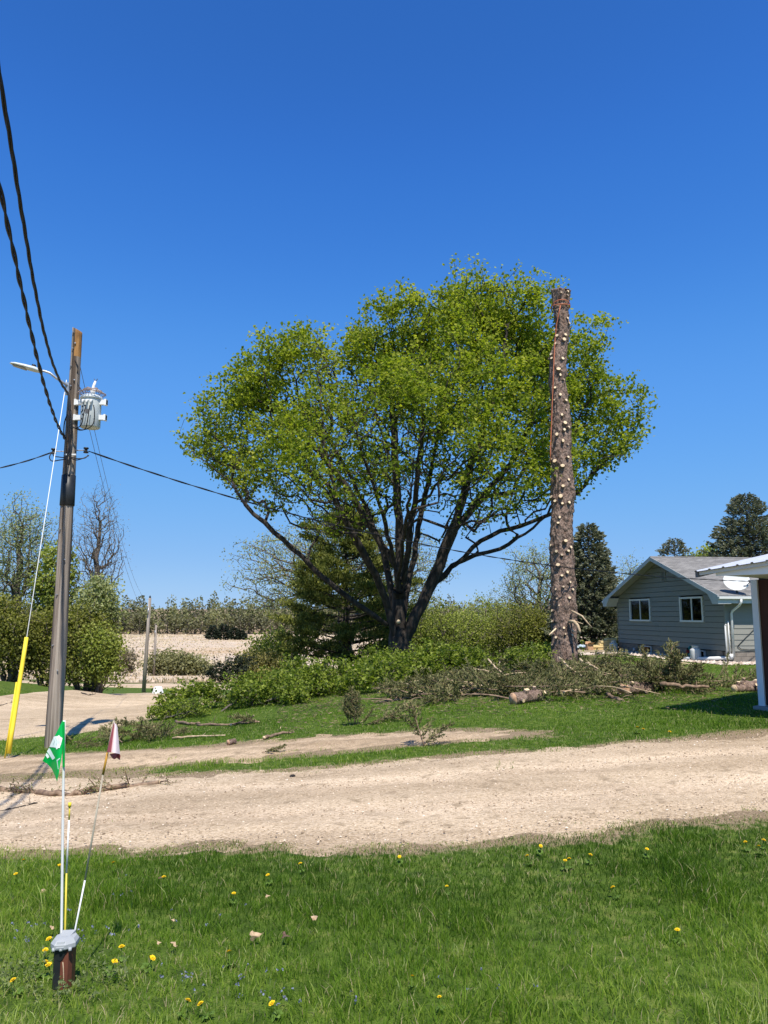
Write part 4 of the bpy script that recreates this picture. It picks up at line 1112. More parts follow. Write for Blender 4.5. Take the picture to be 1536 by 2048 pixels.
drape('ground_wire', [(150, 720, 14.9), (156, 735, 14.9), (153, 760, 14.95), (166, 785, 14.9), (170, 790, 14.9)], .008)

# transformer
tf_c = W(180, 856, 14.95)
tf = thing('transformer', 'pale grey pole transformer can with wire guard on top', 'transformer', tuple(tf_c))
Ht = (W(180, 800, 14.95) - tf_c)[2]; rt_ = 19.5 / FPX * 15.2
mb = MB(); mb.lathe([(rt_ * .93, 0), (rt_, .02), (rt_, Ht - .02), (rt_ * 1.0, Ht)], 28); mb.build('tank', MT['grey_paint'], tf, True)
mb = MB(); mb.lathe([(rt_ * 1.1, Ht + .001), (rt_ * 1.14, Ht + .02), (rt_ * 1.1, Ht + .05), (rt_ * .8, Ht + .09), (rt_ * .3, Ht + .11)], 28); mb.build('lid', MT['grey_paint'], tf, True)
mb = MB()
for i in range(3): 
    a = np.linspace(0, 2 * math.pi, 25); r = rt_ * (1.35 - .4 * i); mb.tube(np.stack([r * np.cos(a), r * np.sin(a), np.full(25, Ht + .13 + .05 * i) + .02 * np.sin(a * 3 + i)], 1), .008, 5, False)
for i in range(26):
    a = i / 26 * 6.28; mb.tube([(rt_ * .5 * math.cos(a), rt_ * .5 * math.sin(a), Ht + .24), (rt_ * 1.42 * math.cos(a + .25), rt_ * 1.42 * math.sin(a + .25), Ht + .12)], .006, 4, False)
mb.build('wire_guard', MT['rust'], tf)
mb = MB(); mb.tube([(.02, 0, Ht + .08), (.02, 0, Ht + .22), (.02, 0, Ht + .24), (.03, 0, Ht + .30), (.06, 0, Ht + .40)], [.05, .05, .03, .03, .02], 12); mb.build('bushing', MT['white_plastic'], tf, True)
mb = MB(); mb.tube([(.06, 0, Ht + .38), (.10, 0, Ht + .45)], .008, 5); mb.tube([(.06, 0, Ht + .38), (.03, 0, Ht + .45)], .008, 5); mb.build('terminal', MT['wire'], tf)
for dz in (.16, .48):
    for s in (-1, 1):
        mb = MB(); mb.box(min(s * rt_ * .8, s * (rt_ + .13)), max(s * rt_ * .8, s * (rt_ + .13)), -.06, .02, dz, dz + .10)
        mb.box(s * (rt_ + .11) - .02, s * (rt_ + .11) + .02, -.075, .035, dz - .012, dz + .112); mb.build('mounting_lug', MT['white_paint'], tf)
for dx in (-.08, 0., .085):
    mb = MB(); mb.tube([(dx, -rt_ * .93, Ht - .06), (dx, -rt_ - .045, Ht - .07), (dx, -rt_ - .05, Ht - .14)], [.024, .022, .018], 8); mb.build('low_voltage_bushing', MT['white_paint'], tf, True)
mb = MB(); mb.box(-.035, .03, -rt_ - .006, -rt_ + .02, .26, .35); mb.build('rating_plate', MT['wire'], tf)
tfo = np.array(tf.location)
drape('lead', [(172, 810, 14.66), (168, 825, 14.64), (163, 848, 14.68), (155, 855, 14.72), (143, 856, 14.75)], .010, parent=tf, o=tfo)
drape('lead', [(180, 810, 14.66), (177, 828, 14.64), (174, 846, 14.66), (170, 858, 14.7), (158, 860, 14.74), (144, 852, 14.75)], .010, parent=tf, o=tfo)
drape('lead', [(187, 810, 14.66), (189, 825, 14.64), (187, 846, 14.68), (176, 857, 14.7), (160, 859, 14.72), (148, 848, 14.76)], .010, parent=tf, o=tfo)
for i, (u, v) in enumerate([(176, 812), (174, 818), (175, 826), (172, 829), (175, 834), (172, 842), (179, 817)]):
    p = W(u, v, 15.0) - tfo; d = Vector((p[0], p[1], 0)); a = math.atan2(-1, p[0] * 4)
    mb = MB(); q = np.array([p[0], -math.sqrt(max(.001, rt_ ** 2 - p[0] ** 2)) - .003, p[2]]); mb.box(q[0] - .02, q[0] + .022, q[1], q[1] + .01, q[2] - .013 - .006 * (i % 3), q[2] + .012); mb.build('stencil_number', MT['black'], tf)

# street lamp
lb = W(136, 778, 14.9)
lamp = thing('street_lamp', 'flat grey area lamp on a curved arm, left of the pole top', 'street lamp', tuple(lb))
def lw(u, v, Y=14.6): return W(u, v, Y) - lb
mb = MB(); mb.tube([lw(135, 772, 14.86), lw(125, 764, 14.75), (lw(112, 756, 14.68)), lw(100, 746, 14.62), lw(88, 742, 14.6), lw(78, 741, 14.58)], .024, 10); mb.build('arm', MT['metal'], lamp, True)
mb = MB(); a_, b_ = lw(134, 768, 14.86), lw(133, 787, 14.86); mb.box(a_[0] - .03, a_[0] + .05, -.06, .02, b_[2] - .02, a_[2] + .03); mb.build('bracket', MT['metal'], lamp)
c0, c1 = lw(20, 727, 14.45), lw(84, 745, 14.58)
def head():
    mb = MB(); ax = c1 - c0; ln = np.linalg.norm(ax); ax = ax / ln; side = np.cross([0, 0, 1], ax); side /= np.linalg.norm(side); up = np.cross(ax, side)
    st = [(0, .03, .012), (.05, .085, .03), (.18, .125, .05), (.45, .14, .065), (.75, .125, .075), (.92, .075, .06), (1, .035, .03)]
    k = 16; V = []
    for t, w_, h_ in st:
        for j in range(k):
            a = j / k * 2 * math.pi; ss = math.sin(a); V.append(c0 + ax * ln * t + side * w_ * math.cos(a) + up * (h_ * ss if ss > 0 else h_ * .22 * ss))
    j = np.arange(k); j2 = (j + 1) % k
    q = np.concatenate([np.stack([i * k + j, i * k + j2, (i + 1) * k + j2, (i + 1) * k + j], 1) for i in range(len(st) - 1)])
    mb.add(np.array(V), q); mb.F.append((np.array([list(range(k))[::-1]]), 0)); mb.F.append((np.array([list(range(k))]) + (len(st) - 1) * k, 0))
    h = mb.build('lamp_head', MT['grey_paint'], lamp, True)
    m2 = MB(); p = [c0 + ax * ln * t + side * s * w_ - up * (.02) for t, s, w_ in ((.1, -1, .06), (.5, -1, .10), (.5, 1, .10), (.1, 1, .06))]; m2.prism(p, -up * .008); m2.build('lens', MT['lens'], h)
    m3 = MB(); c = c0 + ax * ln * .7 + up * .06; m3.tube([c, c + up * .05], [.045, .04], 12); m3.build('photocell', MT['black'], h, True)
MT['lens'] = M('lamp_lens', (.34, .32, .28), (.22, .20, .18), 20, .3, 0)
head()

# guy wire with yellow guard
ga = W(16, 1507, 13.2); ga[2] = zg(ga[0], ga[1]); gt_ = W(133, 760, 14.92)
guy = thing('guy_wire', 'guy wire slanting to the pole with a bright yellow guard at its foot', 'guy wire', tuple(ga))
dv = gt_ - ga
mb = MB(); mb.tube([dv * 0 - np.array([0, 0, .1]), dv * .5, dv], .0075, 6); mb.build('strand', MT['guy'] if 'guy' in MT else MT['white_paint'], guy, True)
gtop = None
for t in np.linspace(.1, .6, 200):
    p = ga + dv * t
    if p[2] > W(52, 1275, p[1])[2]: gtop = t; break
mb = MB(); n_ = dv / np.linalg.norm(dv)
P = [dv * t for t in np.linspace(.012, gtop, 6)]
mb.tube(P, [.038, .038, .038, .037, .036, .034], 12); mb.build('guy_guard', MT['yellow'], guy, True)
mb = MB(); mb.tube([dv * .0 + np.array([-.042, -.02, 0]), dv * gtop * .62 + np.array([-.042, -.03, 0])], .012, 6); mb.build('guard_clip', MT['yellow'], guy, True)

# overhead lines
def twist(name, label, pts, r, tw, pitch, strands=3, cat='cable', mat='cable', sub=400):
    P = np.array(pts, float); t = np.linspace(0, 1, sub)
    s = np.concatenate([[0], np.cumsum(np.linalg.norm(np.diff(P, axis=0), axis=1))]); s /= s[-1]
    # smooth polynomial through the points
    dg = min(3, len(P) - 1)
    Q = np.stack([np.polyval(np.polyfit(s, P[:, i], dg), t) for i in range(3)], 1)
    ln = np.concatenate([[0], np.cumsum(np.linalg.norm(np.diff(Q, axis=0), axis=1))])
    T = norm(np.gradient(Q, axis=0)); a = norm(np.cross(T, np.array([0, 0, 1.0]))); b = np.cross(T, a)
    root = thing(name, label, cat, tuple(Q[0]))
    for k in range(strands):
        ph = ln / pitch * 2 * math.pi + k * 2 * math.pi / strands
        rr = tw * (1 if k else .8)
        mb = MB(); mb.tube(Q + a * (np.cos(ph) * rr)[:, None] + b * (np.sin(ph) * rr)[:, None] - Q[0], r, 6); mb.build('strand', MT[mat], root, True)
    return root
def hang(a, b, sag, n=60):
    t = np.linspace(0, 1, n)[:, None]; return a + (b - a) * t - np.array([0, 0, 1]) * 4 * sag * t * (1 - t)
twist('service_cable', 'upper twisted black service cable sweeping overhead from the pole', [W(135, 785, 14.85), W(100, 715, 12.55), W(60, 500, 9.35), W(20, 290, 7.66), W(0, 165, 6.97), (-2.6, 2.6, 8.2)], .013, .014, 1.5, 3, sub=500)
twist('service_cable', 'lower twisted black service cable sweeping overhead from the pole', [W(130, 878, 14.85), W(75, 720, 10.9), W(35, 540, 8.83), W(0, 380, 7.54), (-2.9, 3.0, 7.6)], .0145, .0165, .95, 2, sub=500)
L0 = W(108, 903, 14.98); R0 = W(176, 909, 15.05)
twist('overhead_wire', 'thin dark wire leaving the pole towards the left edge', hang(L0, W(-160, 955, 13.0), .12, 12), .0085, .009, .8, 2, 'wire', sub=160)
RE = W(1560, 1166, 28.0)
def fit_right():
    pts = [(176, 909), (300, 940), (470, 990), (830, 1086), (950, 1111), (1060, 1129), (1290, 1148), (1420, 1158), (1560, 1166)]
    out = []
    for u, v in pts:
        d = ray(u, v); k = d[0] / d[1]
        # plan line from R0 to RE
        m = (RE[0] - R0[0]) / (RE[1] - R0[1]); Y = (R0[0] - m * R0[1]) / (k - m) if abs(k - m) > 1e-6 else R0[1]
        out.append(W(u, v, Y))
    return out
twist('overhead_wire', 'long twisted wire from the pole past the maple to the house', fit_right(), .0095, .010, 1.1, 2, 'wire', sub=420)
FP1 = W(287, 1386, 66.0); FP1[2] = zg(FP1[0], FP1[1]); FT1 = W(300, 1196, 66.0)
for lab, (u, v), dz in (('upper thin line running from the pole to the distant pole', (153, 700), -.1), ('lower thin line running from the pole to the distant pole', (152, 745), -1.3)):
    a = W(u, v, 15.1); b = FT1 + np.array([0, 0, dz])
    twist('power_line', lab, hang(a, b, 1.55 if dz > -1 else 1.35, 30), .006, 0.0, 1, 1, 'wire', 'wire', sub=60)
def far_pole(label, base, top, r):
    o = thing('utility_pole', label, 'utility pole', tuple(base), 0, 'distant utility poles by the road')
    mb = MB(); d = top - base; mb.tube([(0, 0, -.4), d * .5, d], [r * 1.2, r, r * .8], 12); mb.build('post', MT['pole_grey'], o, True)
    mb = MB(); mb.lathe([(.03, 0), (.09, .03), (.09, .12), (.05, .16), (.03, .22)], 10, tuple(d)); mb.build('insulator', MT['black'], o, True)
    mb = MB(); mb.tube([d * .9 + np.array([-.02, -r, 0]), d * .82 + np.array([-.02, -r - .1, 0])], .05, 8); mb.build('fuse_cutout', MT['metal'], o, True)
far_pole('taller of the two distant poles, leaning right, by the white rock', FP1, FT1, .15)
b2 = W(308, 1347, 104); b2[2] = zg(b2[0], b2[1])
far_pole('shorter distant pole standing across the road', b2, W(312, 1250, 104), .17)
# white block at the lane end
wb = W(316, 1386, 60); wb[2] = zg(wb[0], wb[1])
def wrock():
    rng = np.random.default_rng(2)
    o = thing('white_stone', 'white painted stone at the end of the gravel lane', 'stone', tuple(wb))
    mb = MB(); mb.lathe([(.42, -.1), (.44, .08), (.38, .35), (.30, .58), (.22, .62)], 7)
    V = np.concatenate(mb.V); V *= 1 + rng.normal(0, .03, V.shape); mb.V = [V]
    mb.build('block', MT['white_plastic'], o)
wrock()

# ------------------------------------------------------------------ cable pedestal with marker flags in the foreground
PD = G(126, 1973)
ped = thing('cable_pedestal', 'short brown and black cable pedestal with a grey cap in the grass', 'pedestal', tuple(PD), R(6))
EXCL.append((PD[0], PD[1], .05))
MT['ped_brown'] = M('pedestal_brown', (.155, .052, .032), (.11, .04, .026), 6, .55, .05, 40)
MT['ped_grey'] = M('pedestal_grey', (.36, .38, .39), (.31, .33, .34), 5, .5, .03, 60)
D0 = PD[1] * 1.12; s_ = D0 / FPX
w2 = .058
mb = MB(); h = .30
pr = [(-w2, -.03), (-w2 * .75, -.062), (w2 * .7, -.062), (w2, -.03), (w2, .05), (-w2, .05)]
mb.prism([(x, y, -.06) for x, y in pr], (0, 0, h + .06)); mb.build('housing', MT['ped_brown'], ped)
mb = MB(); mb.prism([(-w2 - .001, -.034, .012), (-w2 * .76, -.0665, .012), (-w2 * .1, -.0665, .012), (-w2 * .1, -.06, .012), (-w2 * .7, -.055, .012), (-w2 + .004, -.03, .012)], (0, 0, h - .02)); mb.build('door_strip', MT['black'], ped)  # black strip down the left of the housing front
mb = MB()
mb.prism([(-w2 * .45, -.069, .30), (w2 * .6, -.069, .30), (w2 * .55, -.069, .272), (w2 * .1, -.069, .215), (-w2 * .12, -.069, .205), (-w2 * .45, -.069, .21)], (0, .006, 0)); mb.build('latch_plate', MT['black'], ped)  # the cap's cast shadow, laid on the housing as a black plate
mb = MB()
hw = .078
lo = [(-hw, -.045), (-hw * .55, -.088), (hw * .35, -.088), (hw, -.05), (hw, .035), (hw * .7, .075), (-hw * .6, .075), (-hw, .03)]
def ring(sc, z, sy=1.0, oy=0.0): return np.array([(x * sc, y * sc * sy + oy, z) for x, y in lo])
Rg = [ring(.97, .285), ring(1.0, .292), ring(1.0, .318), ring(.80, .342), ring(.40, .350)]
k = 8; j = np.arange(k); j2 = (j + 1) % k
mb.add(np.concatenate(Rg), np.concatenate([np.stack([i * k + j, i * k + j2, (i + 1) * k + j2, (i + 1) * k + j], 1) for i in range(4)]))
mb.F.append((np.array([list(range(k))[::-1]]), 0)); mb.F.append((np.array([list(range(k))]) + 4 * k, 0))
cap = mb.build('cap', MT['ped_grey'], ped)
mb = MB(); mb.prism([(-.030, -.086, .316), (.020, -.086, .316), (.020, -.075, .338), (.045, .05, .362), (-.028, .05, .362), (-.030, -.075, .338)][:6], (0, 0, .001)) if False else mb
V = np.array([(-.032, -.091, .300), (.016, -.091, .300), (-.030, -.080, .338), (.018, -.080, .338), (-.034, .055, .362), (.048, .055, .362), (-.034, .06, .33), (.048, .06, .33), (-.040, -.07, .318), (.030, -.07, .318)])
mb.add(V, [np.array([[0, 1, 3, 2], [2, 3, 5, 4], [4, 5, 7, 6]]), np.array([[0, 2, 4, 6], [1, 7, 5, 3]]), np.array([[0, 6, 7, 1]])]); mb.build('ridge', MT['ped_grey'], cap)
for x in (-.05, -.005, .052):
    mb = MB(); mb.tube([(x, -.075, .296), (x + .004, -.088, .279)], [.012, .010], 8); mb.build('latch', MT['ped_grey'], cap, True)
mb = MB(); mb.tube([(.012, -.075, .20), (.018, -.078, .16), (.024, -.082, .10), (.026, -.086, .05), (.034, -.10, -.01)], [.0022, .003, .003, .003, .002], 6); mb.build('ground_wire', MT['twig_pale'], ped, True)
ped.scale = (.70, .70, .62)

def staff(name, label, segs, cat='marker', r=.0042):
    o = thing(name, label, cat, tuple(segs[0][1][0]))
    b0 = np.array(o.location)
    for nm, pts, mat, rr in segs:
        mb = MB(); mb.tube([np.array(p) - b0 for p in pts], rr, 8); mb.build(nm, MT[mat], o, True)
    return o
PYd = PD[1]
def fw(u, v, dy=0.0): return W(u, v, PYd + dy)
MT['staff_white'] = M('staff_white', (.78, .78, .77), (.70, .70, .70), 8, .5, 0)
MT['staff_yellow'] = M('staff_yellow', (.70, .58, .07), (.62, .5, .06), 8, .5, 0)
MT['staff_wood'] = M('staff_fibre', (.34, .29, .22), (.46, .42, .33), 18, .7, 0)
MT['staff_amber'] = M('staff_amber', (.45, .24, .03), (.38, .2, .03), 18, .6, 0)
def cloth_mat(name, c, transl=.35):
    m, nt, out = new_mat(name); L = nt.links.new
    p = N(nt, 'ShaderNodeBsdfPrincipled', Roughness=.38); p.inputs['Base Color'].default_value = c4(c)
    t = N(nt, 'ShaderNodeBsdfTranslucent'); t.inputs[0].default_value = c4([min(1, x * 1.4) for x in c])
    mx = N(nt, 'ShaderNodeMixShader'); mx.inputs[0].default_value = transl; L(p.outputs[0], mx.inputs[1]); L(t.outputs[0], mx.inputs[2]); L(mx.outputs[0], out.inputs[0]); return m
MT['flag_green'] = cloth_mat('flag_green', (.0, .50, .085)); MT['flag_pink'] = cloth_mat('flag_pink', (.50, .10, .125)); MT['flag_white'] = cloth_mat('flag_white', (.88, .72, .73), .1)
MT['print_white'] = M('print_white', (.85, .92, .88), (.80, .88, .84), 8, .4, 0); MT['print_line'] = M('print_line', (.55, .72, .66), None, 8, .4, 0)
gb0 = fw(123, 1905, .045)
gf = staff('marker_flag', 'green marker flag with a white emblem on a tall white staff', [('staff', [gb0 + np.array([0, 0, -.1]), fw(123, 1865, .045), fw(127, 1540, .05), fw(128.5, 1441, .05)], 'staff_white', .0062)], 'flag')
def sheet(name, grid, mat, parent, o, thick=None):
    n_, m_ = len(grid), len(grid[0]); V = np.array([p for r in grid for p in r]) - o
    idx = np.arange(n_ * m_).reshape(n_, m_); q = np.stack([idx[:-1, :-1], idx[:-1, 1:], idx[1:, 1:], idx[1:, :-1]], -1).reshape(-1, 4)
    if thick is not None: 
        nV = len(V); V = np.concatenate([V, V + np.array(thick)]); q = np.concatenate([q, q[:, ::-1] + nV])
    return link(name, mesh_data(name, V, [(q, 0)], [mat], True), parent)
gfo = np.array(gf.location)
# the flag hangs folded from its hem: rows run down from the top of the staff to the tail
_FL = [(125, 1441), (118, 1455), (110, 1471), (102, 1488), (93, 1506), (85, 1522), (95, 1528), (103, 1537), (109, 1549), (113.5, 1562)]
_FR = [(127, 1441), (127, 1452), (127, 1465), (126.5, 1480), (125.5, 1494), (124, 1508), (122, 1522), (119.5, 1536), (117, 1550), (114.5, 1562)]
def fdep(u, v):
    t = (v - 1441) / 121; x = (u - 85) / 42
    return .05 + .05 * t * math.sin(x * 5.2 + .4) - .035 * t * (1 - x)
def _lerp(P, t):
    x = t * (len(P) - 1); i = min(int(x), len(P) - 2); f = x - i
    return P[i][0] + (P[i + 1][0] - P[i][0]) * f, P[i][1] + (P[i + 1][1] - P[i][1]) * f
grid = []
for j in range(37):
    (ua, va), (ub, vb) = _lerp(_FL, j / 36), _lerp(_FR, j / 36); row = []
    for i in range(19):
        s = i / 18; u = ub + (ua - ub) * s; v = vb + (va - vb) * s; row.append(fw(u, v, fdep(u, v)))
    grid.append(row)
fl = sheet('flag', grid, MT['flag_green'], gf, gfo)
def on_flag(poly, name, mat, lift=.0025):
    # small cells that follow the folds of the cloth
    P = np.array(poly, float); st = .5
    us = np.arange(P[:, 0].min(), P[:, 0].max(), st); vs_ = np.arange(P[:, 1].min(), P[:, 1].max(), st)
    U, Vv = np.meshgrid(us, vs_); ins = sdf(U + st / 2, Vv + st / 2, P) < .05
    V, Fq = [], []
    for u, v in zip(U[ins], Vv[ins]):
        n = len(V); Fq.append([n, n + 1, n + 2, n + 3])
        V += [fw(x, y, fdep(x, y) - lift) - gfo for x, y in ((u, v), (u + st, v), (u + st, v + st), (u, v + st))]
    return link(name, mesh_data(name, V, [(np.array(Fq), 0)], [mat], False), fl)
on_flag([(108, 1473), (116, 1472), (118, 1470), (121, 1474), (125, 1476), (122, 1488), (119, 1496), (116, 1496), (113, 1499), (111, 1495), (99, 1494), (103, 1484)], 'emblem', MT['print_white'], .003)
for ln in ([(106, 1476), (109, 1482), (106, 1489)], [(111, 1476), (114, 1483), (112, 1490)], [(117, 1475), (116, 1482), (119, 1489)], [(121, 1477), (119, 1482), (117, 1487)]):
    on_flag([(a, b) for a, b in ln] + [(a + .8, b + .3) for a, b in ln[::-1]], 'emblem_line', MT['print_line'], .0045)
on_flag([(98, 1496), (101, 1499), (110, 1516), (105, 1520), (100, 1512), (94, 1503)], 'lettering', MT['print_white'], .003)
on_flag([(93, 1506), (97, 1510), (99, 1514), (95, 1517), (91, 1511)], 'lettering', MT['print_white'], .003)
on_flag([(113, 1520), (119, 1516), (120, 1517), (115, 1522), (117, 1538), (116, 1539)], 'lettering', MT['print_line'], .003)
grid = [[fw(125 + i * 1.2, 1443 + j * 9.1, .042 - .008 * math.sin(i / 4 * math.pi)) for i in range(5)] for j in range(11)]
sheet('hem', grid, MT['flag_green'], fl, gfo)

yb = fw(130, 1905, .06)
staff('marker_stake', 'thin yellow and white marker stake beside the green flag', [('stake', [yb + np.array([0, 0, -.1]), fw(130, 1865, .06), fw(133, 1745, .06)], 'staff_yellow', .0042), ('white_sleeve', [fw(133, 1746, .06), fw(138, 1640, .06)], 'staff_white', .0044), ('stake_end', [fw(138, 1641, .06), fw(139.5, 1612, .06)], 'staff_yellow', .0038), ('tip', [fw(139.3, 1614, .06), fw(139.8, 1605, .06)], 'yellow', .0075)], 'stake')
pb = fw(143, 1905, .05)
pf = staff('marker_flag', 'faded pink and white flag on a leaning fibreglass staff', [('staff', [pb + np.array([0, 0, -.1]), fw(150, 1860, .05), fw(170, 1760, .06)], 'staff_white', .0040), ('staff_middle', [fw(170, 1760, .06), fw(206, 1549, .1)], 'staff_wood', .0044), ('amber_sleeve', [fw(206, 1549, .1), fw(215, 1505, .11)], 'staff_amber', .0058), ('staff_tip', [fw(215, 1505, .11), fw(228, 1441, .12)], 'staff_wood', .0044)], 'flag')
pfo = np.array(pf.location)
def pfl(s, t):
    tu, tv = 228, 1444
    bu, bv = 215 + s * 25, 1503 + s * 5 + 9 * math.sin(s * math.pi) * 0
    u = tu + (bu - tu) * t + s * 6 * (1 - t) * min(1, t * 8); v = tv + (bv - tv) * t
    return fw(u, v, .10 - .03 * math.sin(s * math.pi) * (.3 + t))
grid = [[pfl(.26 + .74 * i / 12, j / 12) for i in range(13)] for j in range(13)]
pk = sheet('flag', grid, MT['flag_white'], pf, pfo)
grid = [[pfl(.30 * i / 4, j / 12) - np.array([0, .006, 0]) for i in range(5)] for j in range(13)]
sheet('hem', grid, MT['flag_pink'], pk, pfo)
grid = [[fw(219 + i * 1.75, 1508 + 8 * math.sin(i / 11 * math.pi) * 1.3 * j / 3 - .3 * i * (1 - j / 3), .10 + .03 * j / 3) for i in range(12)] for j in range(4)]
sheet('fold', grid, MT['flag_pink'], pk, pfo)
mb = MB(); mb.prism([fw(237, 1504, .11) - pfo, fw(241, 1512, .12) - pfo, fw(239.5, 1520, .12) - pfo, fw(231, 1514, .13) - pfo], (0, .0015, 0)); mb.build('loose_corner', MT['flag_pink'], pk)

# ------------------------------------------------------------------ house
MT['siding'] = M('siding_slate', (.27, .268, .24), (.25, .248, .222), 3, .6, .05, 40, (1, 1, 6))
MT['trim'] = M('trim_grey_white', (.60, .61, .61), (.54, .55, .56), 3, .55, 0)
MT['trim_white'] = M('trim_white', (.80, .80, .79), (.74, .75, .75), 3, .5, 0)
MT['soffit'] = M('soffit', (.34, .35, .35), (.30, .31, .32), 4, .7, 0)
def shingle_mat():
    m, nt, out = new_mat('shingles'); L = nt.links.new
    p = N(nt, 'ShaderNodeBsdfPrincipled', Roughness=.9); p.inputs['Specular IOR Level'].default_value = .15
    co = coords(nt); rot = N(nt, 'ShaderNodeVectorRotate'); 
    b = N(nt, 'ShaderNodeTexBrick', Scale=1.0); b.inputs['Brick Width'].default_value = .30; b.inputs['Row Height'].default_value = .14; b.inputs['Mortar Size'].default_value = .006
    b.inputs['Color1'].default_value = (.165, .16, .152, 1); b.inputs['Color2'].default_value = (.26, .252, .24, 1); b.inputs['Mortar'].default_value = (.10, .10, .105, 1)
    sx = N(nt, 'ShaderNodeSeparateXYZ'); cx = N(nt, 'ShaderNodeCombineXYZ'); L(co, sx.inputs[0]); L(sx.outputs[1], cx.inputs[0]); L(sx.outputs[0], cx.inputs[1])
    L(cx.outputs[0], b.inputs['Vector'])
    n = N(nt, 'ShaderNodeTexNoise', Scale=60.0, Detail=3.0); L(co, n.inputs['Vector'])
    r = ramp(nt, [(.3, (.75, .75, .75)), (.7, (1.15, 1.15, 1.15))]); L(n.outputs[0], r.inputs[0])
    mu = N(nt, 'ShaderNodeMix', data_type='RGBA', blend_type='MULTIPLY'); mu.inputs[0].default_value = 1; L(b.outputs[0], mu.inputs[6]); L(r.outputs[0], mu.inputs[7]); L(mu.outputs[2], p.inputs['Base Color'])
    bu = N(nt, 'ShaderNodeBump', Strength=.5, Distance=.02); L(b.outputs['Fac'], bu.inputs['Height']); bu.invert = True; L(bu.outputs[0], p.inputs['Normal'])
    L(p.outputs[0], out.inputs[0]); return m
MT['shingles'] = shingle_mat()
MT['block'] = M('concrete_block', (.27, .235, .20), (.20, .175, .15), 5, .9, .3, 40)
MT['dark_room'] = M('room_dark', (.035, .035, .035), None, 3, .9)  # lack of light indoors, put into the colour of the inner surfaces
MT['curtain'] = M('curtain', (.75, .74, .68), (.6, .58, .52), 3, .8, 0, None, (8, 8, .5))
MT['curtain_olive'] = M('curtain_olive', (.09, .085, .035), (.05, .048, .02), 3, .8, 0, None, (8, 8, .5))
def glass_mat():
    m, nt, out = new_mat('window_glass'); L = nt.links.new
    t = N(nt, 'ShaderNodeBsdfTransparent'); t.inputs[0].default_value = (.72, .76, .76, 1)
    g = N(nt, 'ShaderNodeBsdfGlossy', Roughness=.03); g.inputs[0].default_value = (.45, .5, .55, 1)
    f = N(nt, 'ShaderNodeFresnel', IOR=1.5); mx = N(nt, 'ShaderNodeMixShader'); L(f.outputs[0], mx.inputs[0]); L(t.outputs[0], mx.inputs[1]); L(g.outputs[0], mx.inputs[2]); L(mx.outputs[0], out.inputs[0]); return m
MT['glass'] = glass_mat()
HR = W(1456, 1330, 29.4); hth = math.atan2(-.989, .148)
WH = 9.15; HL = 13.0
ex_, ey_ = np.array([.148, -.989]), np.array([.989, .148])
HO = HR[:2] - ex_ * WH
hzb = zg(*(HR[:2])) - .02
house = thing('house', 'single storey slate grey sided house with shingled gable roof', 'house', (HO[0], HO[1], hzb), hth)
FZ, WT, SL = .46, 2.70, .365
OV, GO = .50, .55            # eave and gable overhang
def hw2l(p):                 # world -> house local
    d = np.array(p[:2]) - HO; return np.array([d @ ex_, d @ ey_, p[2] - hzb])
def on_gable(u, v):          # local x, z on the gable plane seen at (u, v)
    d = ray(u, v); n_ = -ey_; k = (HO @ ey_) / (d[:2] @ ey_); p = np.array([0, 0, EYE]) + d * k; l = hw2l(p); return l[0], l[2]
def on_side(u, v):           # local y, z on the right side wall
    d = ray(u, v); k = ((HO + ex_ * WH) @ ex_) / (d[:2] @ ex_); p = np.array([0, 0, EYE]) + d * k; l = hw2l(p); return l[1], l[2]
xl0, zl0 = on_gable(1262, 1240); xl1, zl1 = on_gable(1300, 1199)
xr0, zr0 = on_gable(1363, 1241); xr1, zr1 = on_gable(1405, 1196)
print('gable windows', xl0, zl0, xl1, zl1, xr0, zr0, xr1, zr1)
wz0, wz1 = (zl0 + zr0) / 2, (zl1 + zr1) / 2
WIN = [(xl0, xl1, wz0, wz1), (xr0, xr1, wz0, wz1)]
BWIN = []
for (ua, va, ub, vb) in ((1282, 1319, 1303, 1304), (1381, 1328, 1410, 1309)):
    a, b = on_gable(ua, va), on_gable(ub, vb); BWIN.append((a[0], b[0], .10, .42))
# inner floor and wall are coloured dark for the unlit room
EXPO = .22
def board(x0, x1, za, zb, name='siding_board', slope=True):
    """one lap board on the gable, bottom edge proud"""
    def lim(z): i = max(0, (z - WT) / SL); return i, WH - i
    l0, r0 = lim(za); l1, r1 = lim(zb)
    if r0 - l0 < .05: return
    if r1 < l1: l1 = r1 = WH / 2
    a0, a1 = max(x0, l0), min(x1, r0); b0, b1 = max(x0, l1), min(x1, r1)
    if a1 - a0 < .03: return
    if b1 < b0: b0 = b1 = (max(x0, l1) + min(x1, r1)) / 2
    V = [(a0, -.026, za), (a1, -.026, za), (b1, -.006, zb), (b0, -.006, zb), (a0, .012, za), (a1, .012, za), (b1, .012, zb), (b0, .012, zb)]
    mb = MB(); mb.add(V, np.array([[0, 1, 2, 3], [5, 4, 7, 6], [1, 0, 4, 5], [1, 5, 6, 2], [3, 2, 6, 7], [0, 3, 7, 4]])); mb.build(name, MT['siding'], house)
z = FZ; top = WT + SL * WH / 2
while z < top - .03:
    zb = min(z + EXPO, top)
    segs = [(0.0, WH)]
    for (a, b, c, d) in WIN:
        if z < d - .02 and zb > c + .02:
            ns = []
            for s in segs:
                if b <= s[0] or a >= s[1]: ns.append(s)
                else: ns += [(s[0], a - .02), (b + .02, s[1])]
            segs = ns
    for s in segs: board(s[0], s[1], z + .016, zb + .001)
    z += EXPO
z = FZ; i = 0                # side wall boards
